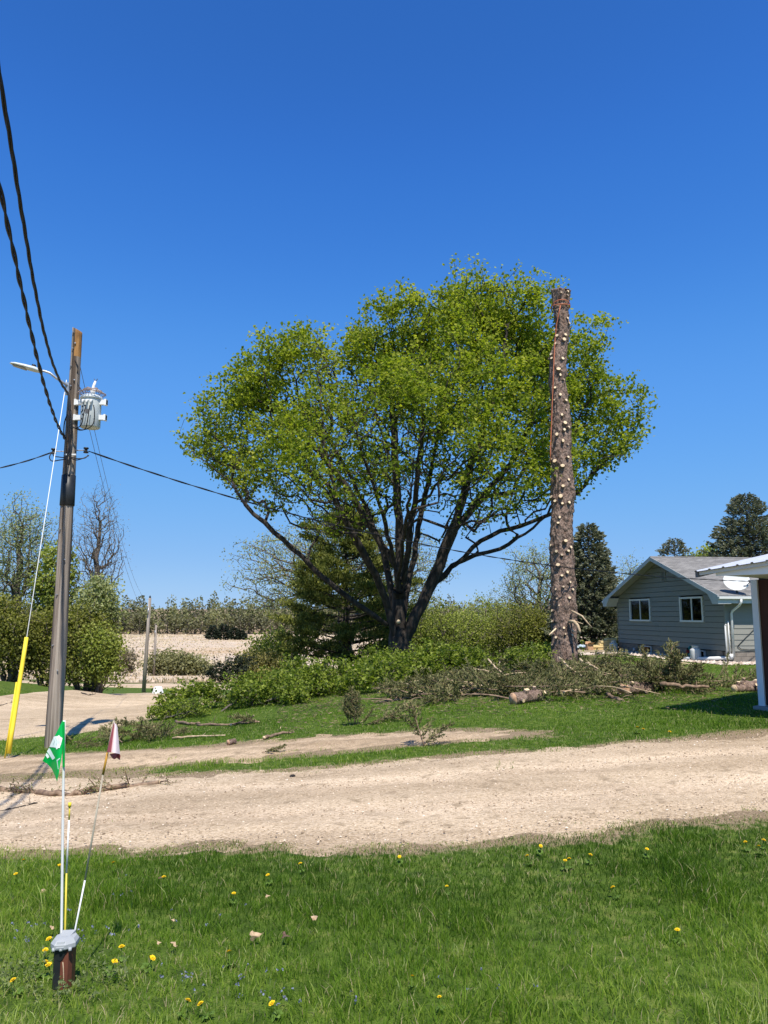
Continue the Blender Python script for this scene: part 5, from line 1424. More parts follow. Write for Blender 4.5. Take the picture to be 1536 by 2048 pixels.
while z < WT - .02:
    zb = min(z + EXPO, WT)
    V = [(WH + .026, 0, z), (WH + .026, HL, z), (WH + .006, HL, zb), (WH + .006, 0, zb), (WH - .012, 0, z), (WH - .012, HL, z), (WH - .012, HL, zb), (WH - .012, 0, zb)]
    mb = MB(); mb.add(V, np.array([[0, 1, 2, 3], [5, 4, 7, 6], [1, 0, 4, 5], [1, 5, 6, 2], [3, 2, 6, 7], [0, 3, 7, 4]])); mb.build('side_siding_board', MT['siding_light'] if 'siding_light' in MT else MT['siding'], house)
    z += EXPO
mb = MB(); mb.box(-.02, .05, -.034, .02, FZ, WT); mb.build('corner_board', MT['siding'], house)
mb = MB(); mb.box(WH - .03, WH + .036, -.036, .05, FZ, WT - .01); mb.build('corner_board', MT['siding'], house)
mb = MB(); mb.box(0.0, .02, .03, HL, FZ, WT); mb.box(0, WH, HL - .02, HL, FZ, WT); mb.build('rear_wall', MT['siding'], house)
mb = MB(); mb.box(.05, WH - .05, .05, HL - .05, FZ - .02, FZ); mb.build('inner_floor', MT['dark_room'], house)
mb = MB(); mb.box(.03, WH - .03, 2.2, 2.25, FZ + .01, WT - .05); mb.build('inner_wall', MT['dark_room'], house)
# foundation blocks
bl = MB(); bl.box(0, .395, 0, .15, 0, .195); blm = bl.mesh('foundation_block', [MT['block']])
mb = MB(); mb.box(.02, WH - .02, .06, .10, -.3, FZ - .03); mb.box(WH - .10, WH - .06, .10, HL, -.3, FZ - .03); mb.build('foundation_core', MT['block'], house)
for r in range(3):
    z = -.15 + r * .205; x = -.2 * (r % 2)
    while x < WH - .1:
        if not any(x + .395 > a - .03 and x < b + .03 and z + .19 > c for a, b, c, d in BWIN):
            if x > -.05 and x + .39 < WH: o = link('foundation_block', blm, house); o.location = (x, .0, z)
        x += .402
    y = .2 * (r % 2)
    while y < 6:
        o = link('foundation_block', blm, house); o.location = (WH, y, z); o.rotation_euler = (0, 0, R(90)); y += .402
# windows
def window(x0, x1, z0, z1, curtain, basement=False):
    w = thing.__globals__['MB']()
    f = .075
    mb = MB()
    mb.box(x0 - .03, x1 + .03, -.055, .05, z1 - .02, z1 + .055); mb.box(x0 - .03, x1 + .03, -.07, .05, z0 - .055, z0 + .02)
    mb.box(x0 - .03, x0 + .045, -.055, .05, z0 + .02, z1 - .02); mb.box(x1 - .045, x1 + .03, -.055, .05, z0 + .02, z1 - .02)
    fr = mb.build('window', MT['trim_white'], house)
    xm = (x0 + x1) / 2
    mb = MB(); mb.box(xm - .03, xm + .03, -.02, .04, z0 + .02, z1 - .02); mb.build('mullion', MT['trim_white'], fr)
    for a, b, y in ((x0 + .045, xm - .03, .02), (xm + .03, x1 - .045, .008)):
        mb = MB(); mb.box(a, b, y, y + .006, z0 + .02, z1 - .02); mb.build('pane', MT['glass'], fr)
    if curtain:
        n = 30; xs = np.linspace(x0, xm if curtain == 'olive' else x1, n); V = []
        for q in (0, 1):
            for i, x in enumerate(xs):
                t = (x - x0) / (x1 - x0)
                zt = (z1 if q else (z0 + .05 if curtain == 'olive' else z1 - .22 - .10 * abs(math.sin(t * 2 * math.pi))))
                V.append((x, .07 + .015 * math.sin(i * 1.7), zt))
        F = np.array([[i, i + 1, n + i + 1, n + i] for i in range(n - 1)])
        link('curtain', mesh_data('curtain', V, [(F, 0)], [MT['curtain_olive' if curtain == 'olive' else 'curtain']], True), fr)
        if curtain != 'olive':
            V = []
            xs = np.linspace(x0 + .05, x0 + .42, 14)
            for q in (0, 1):
                for i, x in enumerate(xs): V.append((x, .10 + .015 * math.sin(i * 1.7), z1 if q else z0))
            F = np.array([[i, i + 1, 14 + i + 1, 14 + i] for i in range(13)]); link('curtain', mesh_data('curtain', V, [(F, 0)], [MT['curtain']], True), fr)
window(*WIN[0], 'olive'); window(*WIN[1], 'valance')
for a, b, c, d in BWIN:
    mb = MB(); mb.box(a, b, -.03, .05, d - .04, d); mb.box(a, b, -.03, .05, c, c + .04); mb.box(a, a + .04, -.03, .05, c + .04, d - .04); mb.box(b - .04, b, -.03, .05, c + .04, d - .04)
    fr = mb.build('basement_window', MT['trim'], house); mb = MB(); mb.box(a + .04, b - .04, .01, .016, c + .04, d - .04); mb.build('pane', MT['glass'], fr)
    mb = MB(); mb.box(a, b, .052, .058, c, d); mb.build('well', MT['dark_room'], fr)  # dark sheet behind the glass stands in for the unlit basement
# gable vent
mb = MB(); xv, zv = WH / 2 + .15, WT + SL * WH / 2 - .78
mb.box(xv - .17, xv + .17, -.045, 0, zv - .25, zv - .21); mb.box(xv - .17, xv + .17, -.045, 0, zv + .21, zv + .25); mb.box(xv - .17, xv - .13, -.045, 0, zv - .21, zv + .21); mb.box(xv + .13, xv + .17, -.045, 0, zv - .21, zv + .21)
vt = mb.build('gable_vent', MT['siding'], house)
for i in range(7):
    mb = MB(); zz = zv - .19 + i * .058; mb.add([(xv - .13, -.04, zz), (xv + .13, -.04, zz), (xv + .13, -.012, zz + .05), (xv - .13, -.012, zz + .05), (xv - .13, -.03, zz - .006), (xv + .13, -.03, zz - .006), (xv + .13, -.004, zz + .044), (xv - .13, -.004, zz + .044)], np.array([[0, 1, 2, 3], [5, 4, 7, 6], [1, 0, 4, 5], [2, 1, 5, 6], [3, 2, 6, 7], [0, 3, 7, 4]])); mb.build('louvre', MT['siding'], vt)
# roof
xm = WH / 2; zr = WT + SL * xm + .10
def zroof(x): return zr - SL * abs(x - xm)
roof = None
for s in (-1, 1):
    xe = -OV if s < 0 else WH + OV
    mb = MB(); a = (xm, zr); b = (xe, zroof(xe))
    mb.prism([(a[0], -GO, a[1]), (b[0], -GO, b[1]), (b[0], -GO, b[1] - .03), (a[0], -GO, a[1] - .03)], (0, HL + 2 * GO, 0))
    ro = mb.build('roof_slope', MT['shingles'], house)
    mb = MB(); mb.prism([(a[0], -GO + .012, a[1] - .032), (b[0] - s * .012, -GO + .012, b[1] - .032 + .004), (b[0] - s * .012, -GO + .012, b[1] - .07), (a[0], -GO + .012, a[1] - .07)], (0, HL + 2 * GO - .024, 0)); mb.build('soffit', MT['soffit'], ro)
    mb = MB(); mb.prism([(a[0] , -GO - .022, a[1] - .012), (b[0], -GO - .022, b[1] - .012), (b[0], -GO - .022, b[1] - .19), (a[0], -GO - .022, a[1] - .19)], (0, .03, 0)); mb.build('rake_board', MT['trim'], ro)
    # curved eave return
    P = [(xe - s * .012, zroof(xe) - .19), (xe - s * .012, zroof(xe) - .34), (xe - s * .40, zroof(xe) - .34), (xe - s * .46, zroof(xe) - .24), (xe - s * .56, zroof(xe) - .11), (xe - s * .72, zroof(xe - s * .72) - .19)]
    mb = MB(); mb.prism([(x, -GO - .018, z) for x, z in P], (0, GO + .0, 0)); mb.build('eave_return', MT['trim'], ro)
    mb = MB(); mb.box(min(xe - s * .02, xe - s * .05), max(xe - s * .02, xe - s * .05), -GO + .02, HL + GO, zroof(xe) - .32, zroof(xe) - .075); mb.build('fascia', MT['trim'], ro)
    mb = MB(); mb.box(min(xe - s * .05, xe - s * (OV)), max(xe - s * .05, xe - s * (OV)), .01, HL, zroof(xe) - .32, zroof(xe) - .30); mb.build('eave_soffit', MT['soffit'], ro)
    mb = MB(); g = [(xe, zroof(xe) - .07), (xe + s * .10, zroof(xe) - .06), (xe + s * .09, zroof(xe) - .15), (xe + s * .02, zroof(xe) - .17), (xe, zroof(xe) - .16)]
    mb.prism([(x, -GO - .02, z) for x, z in g], (0, HL + 2 * GO, 0)); mb.build('gutter', MT['trim_white'], ro)
mb = MB(); mb.prism([(xm - .14, -GO, zr - SL * .14 + .012), (xm, -GO, zr + .016), (xm + .14, -GO, zr - SL * .14 + .012), (xm, -GO, zr - .01)], (0, HL + 2 * GO, 0)); mb.build('ridge_cap', MT['shingles'], house)
# downspout at the near corner
xe = WH + OV
mb = MB(); ze = zroof(xe) - .16
mb.tube([(xe + .05, .35, ze), (xe + .05, .35, ze - .12), (xe - .02, .33, ze - .22), (WH + .12, .25, ze - .45), (WH + .08, .22, ze - .55), (WH + .08, .22, .25)], .048, 8); mb.build('downspout', MT['trim_white'], house, True)
mb = MB(); mb.tube([(WH + .06, -.06, .05), (WH + .06, -.06, 1.45)], .03, 8); mb.tube([(WH + .06, -.06, 1.45), (WH + .06, -.02, 1.50)], [.035, .02], 8); mb.build('conduit', MT['trim'], house, True)
mb = MB(); mb.tube([(WH + .05, .08, .35), (WH + .05, .08, 1.62)], .022, 8); mb.build('conduit', MT['trim_white'], house, True)
mb = MB(); mb.tube([(WH + .05, .42, .66), (WH + .05, .55, .55), (WH + .05, .9, .52), (WH + .05, 1.4, .55)], .014, 6); mb.tube([(WH + .05, .42, .66), (WH + .05, .8, 1.0), (WH + .05, 1.4, 1.5)], .012, 6); mb.build('cable', MT['black'], house, True)

# things round the house
def hl(x, y, z=None):
    p = HO + ex_ * x + ey_ * y; return np.array([p[0], p[1], (zg(p[0], p[1]) if z is None else hzb + z)])
def dish():
    p = None
    for y in np.linspace(0, 4, 80):                                     # slope point seen at the dish foot
        for x in np.linspace(WH - 2.2, WH + .3, 50):
            q = hl(x, y, zroof(x)); t = q - np.array([0, 0, EYE]); r = ray(1474, 1187)
            e = (t[0] / t[1] - r[0] / r[1]) ** 2 + (t[2] / t[1] - r[2] / r[1]) ** 2
            if p is None or e < p[0]: p = (e, q)
    o = thing('satellite_dish', 'white satellite dish mounted on the house roof', 'satellite dish', tuple(p[1]))
    mb = MB(); mb.tube([(0, 0, -.02), (0, 0, .18), (-.05, 0, .36)], .025, 8); mb.tube([(.06, .0, 0), (0, 0, .2)], .015, 6); mb.build('mast', MT['wire'], o, True)
    mb = MB(); n = 7; k = 28; prof = [(max(.001, i / (n - 1) * .42), .09 * (i / (n - 1)) ** 2) for i in range(n)] + [(.425, .085), (.3, .03), (.01, -.015)]
    mb.lathe(prof, k); dd = mb.build('reflector', MT['white_plastic'], o, True); dd.scale = (1.12, .95, 1); dd.location = (-.03, -.08, .46)
    dd.rotation_euler = Vector((-.25, -.93, .28)).normalized().to_track_quat('Z', 'Y').to_euler()
    mb = MB(); mb.tube([(0, -.05, .2), (.25, -.35, .30), (.34, -.45, .42)], .016, 6); mb.build('feed_arm', MT['wire'], o, True)
    mb = MB(); mb.tube([(.34, -.45, .40), (.31, -.40, .48)], .035, 8); mb.build('feed_horn', MT['wire'], o, True)
dish()
def tank(label, x, y, h, r):
    p = hl(x, y); o = thing('propane_tank', label, 'gas tank', tuple(p), 0, 'propane tanks by the house wall')
    mb = MB(); mb.lathe([(r * .7, 0), (r * .7, .03), (r * .9, .05), (r, .11), (r, h * .68), (r * .92, h * .77), (r * .55, h * .84), (r * .3, h * .86)], 20); mb.build('body', MT['trim'], o, True)
    mb = MB(); mb.lathe([(r * .62, h * .8), (r * .6, h * .97), (r * .66, h), (r * .62, h), (r * .56, h * .95), (r * .58, h * .8)], 16, cap=False); mb.build('collar', MT['trim'], o, True)
    mb = MB(); mb.lathe([(.02, h * .84), (.03, h * .9), (.02, h * .95)], 8); mb.build('valve', MT['metal'], o, True)
def gx_at(u): return on_gable(u, 1320)[0]
tank('white propane tank left of the basement window by the house corner', .25, -.42, .62, .20)
tank('white propane tank beside the downspout pipe at the right house corner', gx_at(1417), -.55, .62, .21)
hp = hl(gx_at(1391), -.25); o = thing('hose_reel', 'small teal and red hose reel leaning at the basement window', 'hose reel', tuple(hp))
MT['teal'] = M('teal_hose', (.03, .26, .22), (.02, .18, .16), 9, .5); MT['red'] = M('red_plastic', (.30, .03, .03), (.2, .02, .02), 9, .5)
for dz, rr, mat in ((.18, .10, 'teal'), (.18, .075, 'teal'), (.46, .085, 'teal')):
    a = np.linspace(0, 2 * math.pi, 21); mb = MB(); mb.tube(np.stack([.04 + rr * np.cos(a) * (1 if dz < .3 else .8), -.05 + .3 * rr * np.sin(a), dz + rr * np.sin(a)], 1), .03, 8, False); mb.build('hose_coil', MT[mat], o, True)
mb = MB(); mb.box(-.12, .05, -.03, .06, .28, .40); mb.build('handle', MT['red'], o); mb = MB(); mb.box(-.10, .10, -.02, .05, 0, .5); mb.build('frame', MT['black'], o)
a = hl(WH + .08, .15, .22); b = hl(WH - 2.0, -1.05); b[2] += .08
o = thing('drain_pipe', 'white drain pipe sloping from the downspout over the stones', 'pipe', tuple(b))
mb = MB(); mb.tube([a - b, (a - b) * .5 + np.array([0, 0, -.02]), (0, 0, 0)], .075, 10); mb.build('pipe', MT['trim_white'], o, True)
mb = MB(); mb.box(-.1 + (a - b)[0] * .32, .1 + (a - b)[0] * .32, -.1 + (a - b)[1] * .32, .1 + (a - b)[1] * .32, -.12, .02 + (a - b)[2] * .3); mb.build('support_block', MT['block'], o)
mb = MB(); mb.tube([(a - b) * .98 + np.array([0, 0, -.02]), (a - b) * .98 + np.array([0, 0, .15])], [.09, .07], 10); mb.build('elbow', MT['trim_white'], o, True)
p = hl(gx_at(1287), -.45); o = thing('stake_light', 'small black garden light in front of the basement window', 'garden light', tuple(p))
mb = MB(); mb.tube([(0, 0, -.05), (0, 0, .16)], .015, 6); mb.build('post', MT['black'], o); mb = MB(); mb.lathe([(.05, .15), (.06, .17), (.055, .26), (.02, .30)], 10); mb.build('head', MT['metal'], o, True)
# stone bed along the wall, and a sandy path
def patch(name, pts, mat, lift, n=50, seed=1):
    P = np.array(pts)
    return P
MT['path'] = gravel_mat('path_sand', (.58, .46, .31), (.66, .54, .38), (.42, .32, .2))
pa = np.array([hl(-3.2, -1.9)[:2], hl(1.2, -1.75)[:2], hl(4.8, -1.7)[:2], hl(7.5, -1.75)[:2], hl(9.9, -2.0)[:2], hl(10.8, 0.5)[:2], hl(11.0, 4.5)[:2]])
pbb = np.array([hl(-3.2, -1.1)[:2], hl(1.2, -1.15)[:2], hl(4.8, -1.15)[:2], hl(7.5, -1.2)[:2], hl(9.7, -1.2)[:2], hl(10.2, 0.6)[:2], hl(10.3, 4.5)[:2]])
strip('sandy_path', pa, pbb, MT['path'], 90, 10, .05, .1, 53, .1)
def bed():
    rng = np.random.default_rng(6); n = 2600
    x = rng.uniform(-3.0, WH + .9, n); y = -rng.uniform(.05, 1.05, n)
    k2 = n // 3; x2 = rng.uniform(WH + .05, WH + 1.1, k2); y2 = rng.uniform(-1, 4.5, k2)
    x = np.r_[x, x2]; y = np.r_[y, y2]; k = len(x)
    P = HO + x[:, None] * ex_ + y[:, None] * ey_; z = hz(P[:, 0], P[:, 1])
    sz = .035 + .06 * rng.random(k) ** 2.5
    base = np.array([[1, 0, 0], [0, 1, 0], [-1, 0, 0], [0, -1, 0], [0, 0, .75], [0, 0, -.7]], float)
    V = base[None] * (.7 + .6 * rng.random((k, 6, 1))) * sz[:, None, None] + np.stack([P[:, 0], P[:, 1], z + sz * .4], 1)[:, None]
    f = np.array([[0, 1, 4], [1, 2, 4], [2, 3, 4], [3, 0, 4], [1, 0, 5], [2, 1, 5], [3, 2, 5], [0, 3, 5]])
    o = link('stone_bed', mesh_data('stone_bed', V, [((f[None] + (np.arange(k) * 6)[:, None, None]).reshape(-1, 3), 0)], [MT['stone_pale']], False, {'tint': np.repeat(rng.random(k), 6)}))
    tag(o, 'pale landscaping stones in a bed along the house foundation', 'stones', kind='stuff')
MT['stone_pale'] = leaf_mat('stone_pale', [(0, (.36, .27, .21)), (.5, (.58, .48, .40)), (1, (.74, .67, .60))], 0, .9, 1, .1)
bed()
# lumber stacked left of the house
MT['lumber'] = M('new_lumber', (.78, .62, .32), (.66, .50, .24), 4, .7, .1, 30, (1, 1, 1)); MT['lumber_grey'] = M('old_lumber', (.55, .46, .34), (.42, .34, .25), 4, .8, .1, 30)
LB = W(1236, 1312, 38.9); LB[2] = zg(LB[0], LB[1])
LX = [(-2.2, -.3, 0, 'lumber_grey'), (-1.5, -.15, 1, 'lumber'), (-1.35, -.1, 2, 'lumber'), (-.95, -.1, 3, 'lumber'), (-.9, -.12, 4, 'lumber'), (-.6, -.1, 5, 'lumber')]
for i, (x0, x1, r, m) in enumerate(LX):
    lab = ['weathered plank lying lowest in front of the lumber stack', 'lowest new yellow board of the lumber stack', 'second new yellow board from the bottom of the lumber stack', 'third new yellow board of the lumber stack', 'fourth new yellow board of the lumber stack', 'short new board on top of the lumber stack'][i]
    o = thing('lumber_board', lab, 'board', (LB[0], LB[1] - (.4 if r == 0 else 0), LB[2]), R(-4 + 2 * (i % 3)), 'boards stacked left of the house')
    mb = MB(); z0 = .05 + r * .115; mb.box(x0, x1, -.25, .25, z0, z0 + .10); mb.build('plank', MT[m], o)
o = thing('cardboard_box', 'small orange brown box on the old plank', 'box', (LB[0] - 1.55, LB[1] - .4, LB[2] + .16), R(12))
mb = MB(); mb.box(-.16, .16, -.12, .12, 0, .30); mb.build('carton', MT['cut_wood_red'], o); mb = MB(); mb.add([(-.16, -.12, .301), (.16, -.12, .301), (.2, -.24, .38), (-.12, -.24, .38)], np.array([[0, 1, 2, 3]])); mb.add([(-.16, .12, .301), (.16, .12, .301), (.16, .16, .42), (-.16, .16, .42)], np.array([[0, 1, 2, 3]])); mb.build('flap', MT['cut_wood_red'], o)
o = thing('tarpaulin', 'crumpled pale blue sheet on the boards left of the house', 'tarpaulin', (LB[0] - 2.0, LB[1] + .1, LB[2] + .15))
rng = np.random.default_rng(3); n = 14; gxx, gyy = np.meshgrid(np.linspace(-.5, .9, n * 2), np.linspace(-.3, .3, n)); zz = .08 + .28 * fbm(gxx * 3, gyy * 3 + 2, 4) * np.clip(1.2 - ((gxx - .2) / .7) ** 2 - (gyy / .35) ** 2, 0, 1)
idx = np.arange(n * n * 2).reshape(n, n * 2); q = np.stack([idx[:-1, :-1], idx[:-1, 1:], idx[1:, 1:], idx[1:, :-1]], -1).reshape(-1, 4)
link('sheet', mesh_data('sheet', np.stack([gxx, gyy, zz], -1), [(q, 0)], [M('tarp_blue', (.42, .50, .56), (.34, .42, .5), 6, .5)], True), o)

# ------------------------------------------------------------------ shed corner on the right
C0 = W(1392, 1143, 12.4); SE = C0[2]
MT['steel_roof'] = M('steel_roof', (.62, .64, .66), (.55, .57, .60), 2, .42, .03, 8, metallic=.35)
MT['shed_board'] = M('shed_board', (.085, .034, .024), (.055, .024, .018), 7, .8, .25, 20, (1, 1, .15))
MT['concrete'] = M('concrete', (.34, .33, .31), (.26, .25, .24), 8, .9, .2, 40)
shed = thing('shed', 'dark brown board shed with white trim and ribbed steel roof', 'shed', (C0[0], C0[1], 0), R(-50))
RS = .15; XS = .10; gz = -.05
rp = .2286
for i in range(8):
    x0 = i * .914; V = []; prof = []
    for j in range(4):
        b_ = x0 + j * rp
        prof += [(b_, 0), (b_ + .012, .019), (b_ + .04, .019), (b_ + .055, 0)]
    prof.append((x0 + .914, 0))
    prof = np.array(prof); nP = len(prof); V = []
    for y in (-.06, 2.2, 4.4, 6.6):
        for x, z in prof: V.append((x, y, SE + RS * y + XS * x + z))
    nr = 4; idx = np.arange(nr * nP).reshape(nr, nP); q = np.stack([idx[:-1, :-1], idx[:-1, 1:], idx[1:, 1:], idx[1:, :-1]], -1).reshape(-1, 4)
    V = np.array(V); nV = len(V); V2 = V - np.array([0, 0, .004]); q2 = q[:, ::-1] + nV
    ro = link('roof_panel', mesh_data('roof_panel', np.concatenate([V, V2]), [(q, 0), (q2, 0)], [MT['steel_roof']], False), shed)
    for y in (.5, 1.6, 2.7):
        for xx in (.14, .60):
            mb = MB(); zz = SE + RS * y + XS * (x0 + xx) + .001; mb.lathe([(.018, zz), (.016, zz + .008), (.004, zz + .010)], 8, (x0 + xx, y, 0)); mb.build('screw', MT['white_paint'], ro)
mb = MB(); mb.prism([(0.05, .0, SE - .008), (7.3, .0, SE + 7.3 * XS - .012), (7.3, .0, SE + 7.3 * XS - .07), (0.05, .0, SE - .065)], (0, .04, 0)); mb.build('eave_batten', MT['trim'], shed)
mb = MB(); mb.prism([(0, -.03, SE - .010), (0, 6.6, SE + RS * 6.6 - .006), (0, 6.6, SE + RS * 6.6 - .10), (0, -.03, SE - .10)], (.045, 0, 0)); mb.build('rake_board', MT['wire'], shed)
mb = MB(); mb.prism([(.30, .06, SE - .085), (7.3, .06, SE - .085), (7.3, .06, SE + 7.3 * XS - .003), (.30, .06, SE + .030)], (0, .045, 0)); mb.build('fascia_board', MT['trim_white'], shed)
mb = MB(); mb.prism([(.35, .11, SE - .075), (7.3, .11, SE - .075), (7.3, 2.1, SE - .075), (.35, 2.1, SE - .075)], (0, 0, .012)); mb.build('porch_ceiling', MT['soffit_cream'] if 'soffit_cream' in MT else MT['trim'], shed)
WYy = 2.03
mb = MB(); mb.box(.0, .105, WYy - .06, WYy + .12, gz + .10, SE - .08); mb.build('corner_trim', MT['trim_white'], shed)
mb = MB(); mb.box(-.024, -.002, WYy - .02, WYy + .10, gz + .10, SE - .08); mb.build('corner_trim', MT['trim'], shed)
x = .108; i = 0
while x < 7:
    mb = MB(); mb.box(x, x + .235, WYy - .012 - .006 * (i % 2), WYy + .03, gz + .11, SE - .08); mb.build('wall_board', MT['shed_board'], shed); x += .242; i += 1
mb = MB(); mb.box(.06, .09, WYy + .13, WYy + 4, gz + .1, SE); mb.build('side_wall', MT['shed_board'], shed)
mb = MB(); mb.box(-.06, 7.1, WYy - .16, WYy + .25, gz - .15, gz + .095); mb.build('footing', MT['concrete'], shed)

# ------------------------------------------------------------------ cut branches and brush
def bough_mesh(seed, L=1.6, dense=1.0, fluffy=1.0):
    """a cut spruce bough lying along +x"""
    rng = np.random.default_rng(seed); mb = MB()
    n = 9; s = np.linspace(0, 1, n); line = np.stack([L * s, .10 * L * np.sin(s * 2 + seed), .05 * L * np.sin(s * 3 + seed * 2) + .06 * s], 1)
    mb.tube(line, np.linspace(.020, .006, n), 6)
    PP, DD = [], []
    m = int(16 * L * dense)
    for i in range(m):
        t = .12 + .88 * (i + rng.random()) / m; p = np.array([np.interp(t, s, line[:, q]) for q in range(3)])
        sd = 1 if i % 2 else -1; ln = L * .42 * (1.08 - t) * (.6 + .6 * rng.random()) + .08
        d = norm(np.array([.75, sd * (.75 + .2 * rng.normal()), .25 + .35 * rng.normal()]))
        tip = p + d * ln + np.array([0, 0, -.12 * ln]); mb.tube([p, (p + tip) / 2 + np.array([0, 0, .03 * ln]), tip], [.006, .005, .003], 4, False)
        k = max(3, int(ln / .040)); u = (np.arange(k) + rng.random(k)) / k
        for rep in range(2):
            PP.append(p + (tip - p) * u[:, None] + rng.normal(0, .012, (k, 3))); DD.append(d + rng.normal(0, .55, (k, 3)))
    k = 14; u = .7 + .3 * rng.random(k); PP.append(np.stack([np.interp(u, s, line[:, q]) for q in range(3)], 1)); DD.append(np.array([1, 0, .1]) + rng.normal(0, .5, (k, 3)))
    PP = np.concatenate(PP); DD = np.concatenate(DD)
    V, F, t = tufts(PP, DD, .105 * fluffy, .034 * fluffy, rng, .45 + .22 * rng.normal(0, 1, len(PP)))
    return mb.mesh('stem', [MT['twig']], True), mesh_data('needles', V, F, [MT['needle_cut']], False, {'tint': t})
BM = [bough_mesh(s, L, d) for s, L, d in ((1, 1.5, 1.), (2, 1.9, .9), (3, 1.2, 1.1), (4, 2.2, .8), (5, .9, 1.2), (6, 1.7, 1.0))]
def bough(label, p, i, rz, tilt=0.0, roll=0.0, sc=1.0, group=None, name='spruce_bough', needles=True):
    o = thing(name, label, 'branch', tuple(p), 0, group)
    o.rotation_euler = (roll, -tilt, rz); o.scale = (sc, sc, sc)
    link('stem', BM[i][0], o)
    if needles: link('needles', BM[i][1], o)
    return o
rng = np.random.default_rng(90)
SGp = 'cut spruce boughs heaped round the bare trunk'
def heap(n, us, Ys, zmax, lab, grp, seed, keep=None, tl=.10, sc=.7):
    rng = np.random.default_rng(seed)
    c = 0
    while c < n:
        Y = rng.uniform(*Ys); u = rng.uniform(*us)
        d = ray(u, 1390); x = d[0] / d[1] * Y
        if keep and not keep(u, Y): continue
        z = zg(x, Y) + rng.random() ** 1.7 * zmax(u, Y)
        lb_, gr_ = lab, grp
        if isinstance(lab, list):
            w_ = 0 if u < 920 else 1 if u < 1080 else 2 if u < 1240 else 3
            lb_, gr_ = lab[w_], grp + ', ' + ['left end', 'left of the trunk', 'right of the trunk', 'right end'][w_]
        bough(lb_, (x, Y, z + .05), int(rng.integers(0, 6)), rng.random() * 6.28, abs(rng.normal(0, tl)), rng.random() * 6.28 * .15, sc * (.8 + .4 * rng.random()), gr_); c += 1
heap(70, (760, 1420), (15.0, 22.5), lambda u, Y: .20 * np.exp(-((u - 1120) / 170) ** 2) + .06, ['grey green spruce bough at the left end of the long brush heap', 'grey green spruce bough in the brush heap left of the bare trunk', 'grey green spruce bough in the brush heap right of the bare trunk', 'grey green spruce bough at the right end of the heap towards the shed'], SGp, 92, lambda u, Y: Y > 15.2 + max(0, (850 - u)) * .02 + max(0, u - 1250) * .02)
heap(26, (1030, 1260), (20.6, 22.6), lambda u, Y: .36, 'spruce bough piled high against the foot of the bare trunk', 'spruce boughs against the trunk foot', 93)
heap(16, (1290, 1350), (16.4, 18.2), lambda u, Y: .28, 'dark spruce bough in the upright clump in front of the house', 'boughs of the clump in front of the house', 94, None, .45, .62)
heap(10, (1000, 1090), (16.2, 17.5), lambda u, Y: .2, 'spruce bough beside the sawn log in the middle of the heap', 'boughs around the middle log', 95)
heap(9, (240, 365), (14.2, 15.2), lambda u, Y: .16, 'flattened spruce bough on the grass right of the pole', 'boughs on the grass right of the pole', 96, None, .06, .48)
heap(4, (150, 235), (14.6, 15.2), lambda u, Y: .1, 'spruce bough lying just right of the pole foot', 'boughs at the pole foot', 97, None, .05, .36)
# single boughs that stand out
g0 = G(708, 1452)
for k_, (dx, rz, tl, sc) in enumerate([(0, 1.2, 1.45, .42), (.06, 2.6, 1.35, .5), (-.05, 4.1, 1.35, .40), (.12, .2, .8, .36), (.02, 5.2, 1.5, .5), (-.07, 3.3, 1.2, .42), (.22, .1, .25, .3)]):
    bough('spruce top of the small dark upright clump on the lawn', g0 + np.array([dx, .05 * (k_ % 3), .03]), [2, 4, 2, 4, 2, 4, 4][k_], rz, tl, 0, sc, 'boughs of the small dark clump on the lawn')
g1 = G(836, 1494); bough('spruce bough standing on the worn gravel track', g1 + np.array([.05, 0, .02]), 4, 2.2, 1.2, 0, .62); bough('spruce bough leaning right on the worn gravel track', g1 + np.array([.06, 0, .02]), 2, .3, .5, 0, .42)
g2 = G(540, 1507); bough('small spruce sprig lying on the worn gravel track', g2 + np.array([-.12, 0, .03]), 4, .2, .1, 0, .36)
g3 = G(745, 1448); bough('thin spruce sprig on the lawn right of the dark clump', g3 + np.array([0, 0, .03]), 5, .5, .15, 0, .6)
g4 = G(520, 1446); bough('thin spruce sprig on the lawn left of the dark clump', g4 + np.array([0, 0, .03]), 2, 3.5, .1, 0, .5)

# needle and chip litter under the heap
def litter():
    rng = np.random.default_rng(12); n = 7000
    Y = rng.uniform(13.2, 22, n); u = rng.uniform(560, 1450, n); d = (u - 768) / FPX; X = d * Y * 1.0
    ok = rng.random(n) < np.exp(-((Y - 17.5) / 3.2) ** 2); X, Y = X[ok], Y[ok]; k = len(X)
    d_ = np.stack([rng.normal(0, 1, k), rng.normal(0, 1, k), rng.normal(0, .12, k)], 1)
    V, F, t = tufts(np.stack([X, Y, hz(X, Y) + .025], 1), d_, .11, .012, rng)
    o = link('needle_litter', mesh_data('needle_litter', V, F, [MT['litter']], False, {'tint': t})); tag(o, 'brown and green needle litter and chips strewn round the brush heap', 'litter', kind='stuff')
MT['litter'] = leaf_mat('litter', [(0, (.06, .07, .04)), (.45, (.15, .14, .08)), (.7, (.30, .21, .13)), (1, (.55, .42, .28))], 0, .8, 1, .1)
litter()

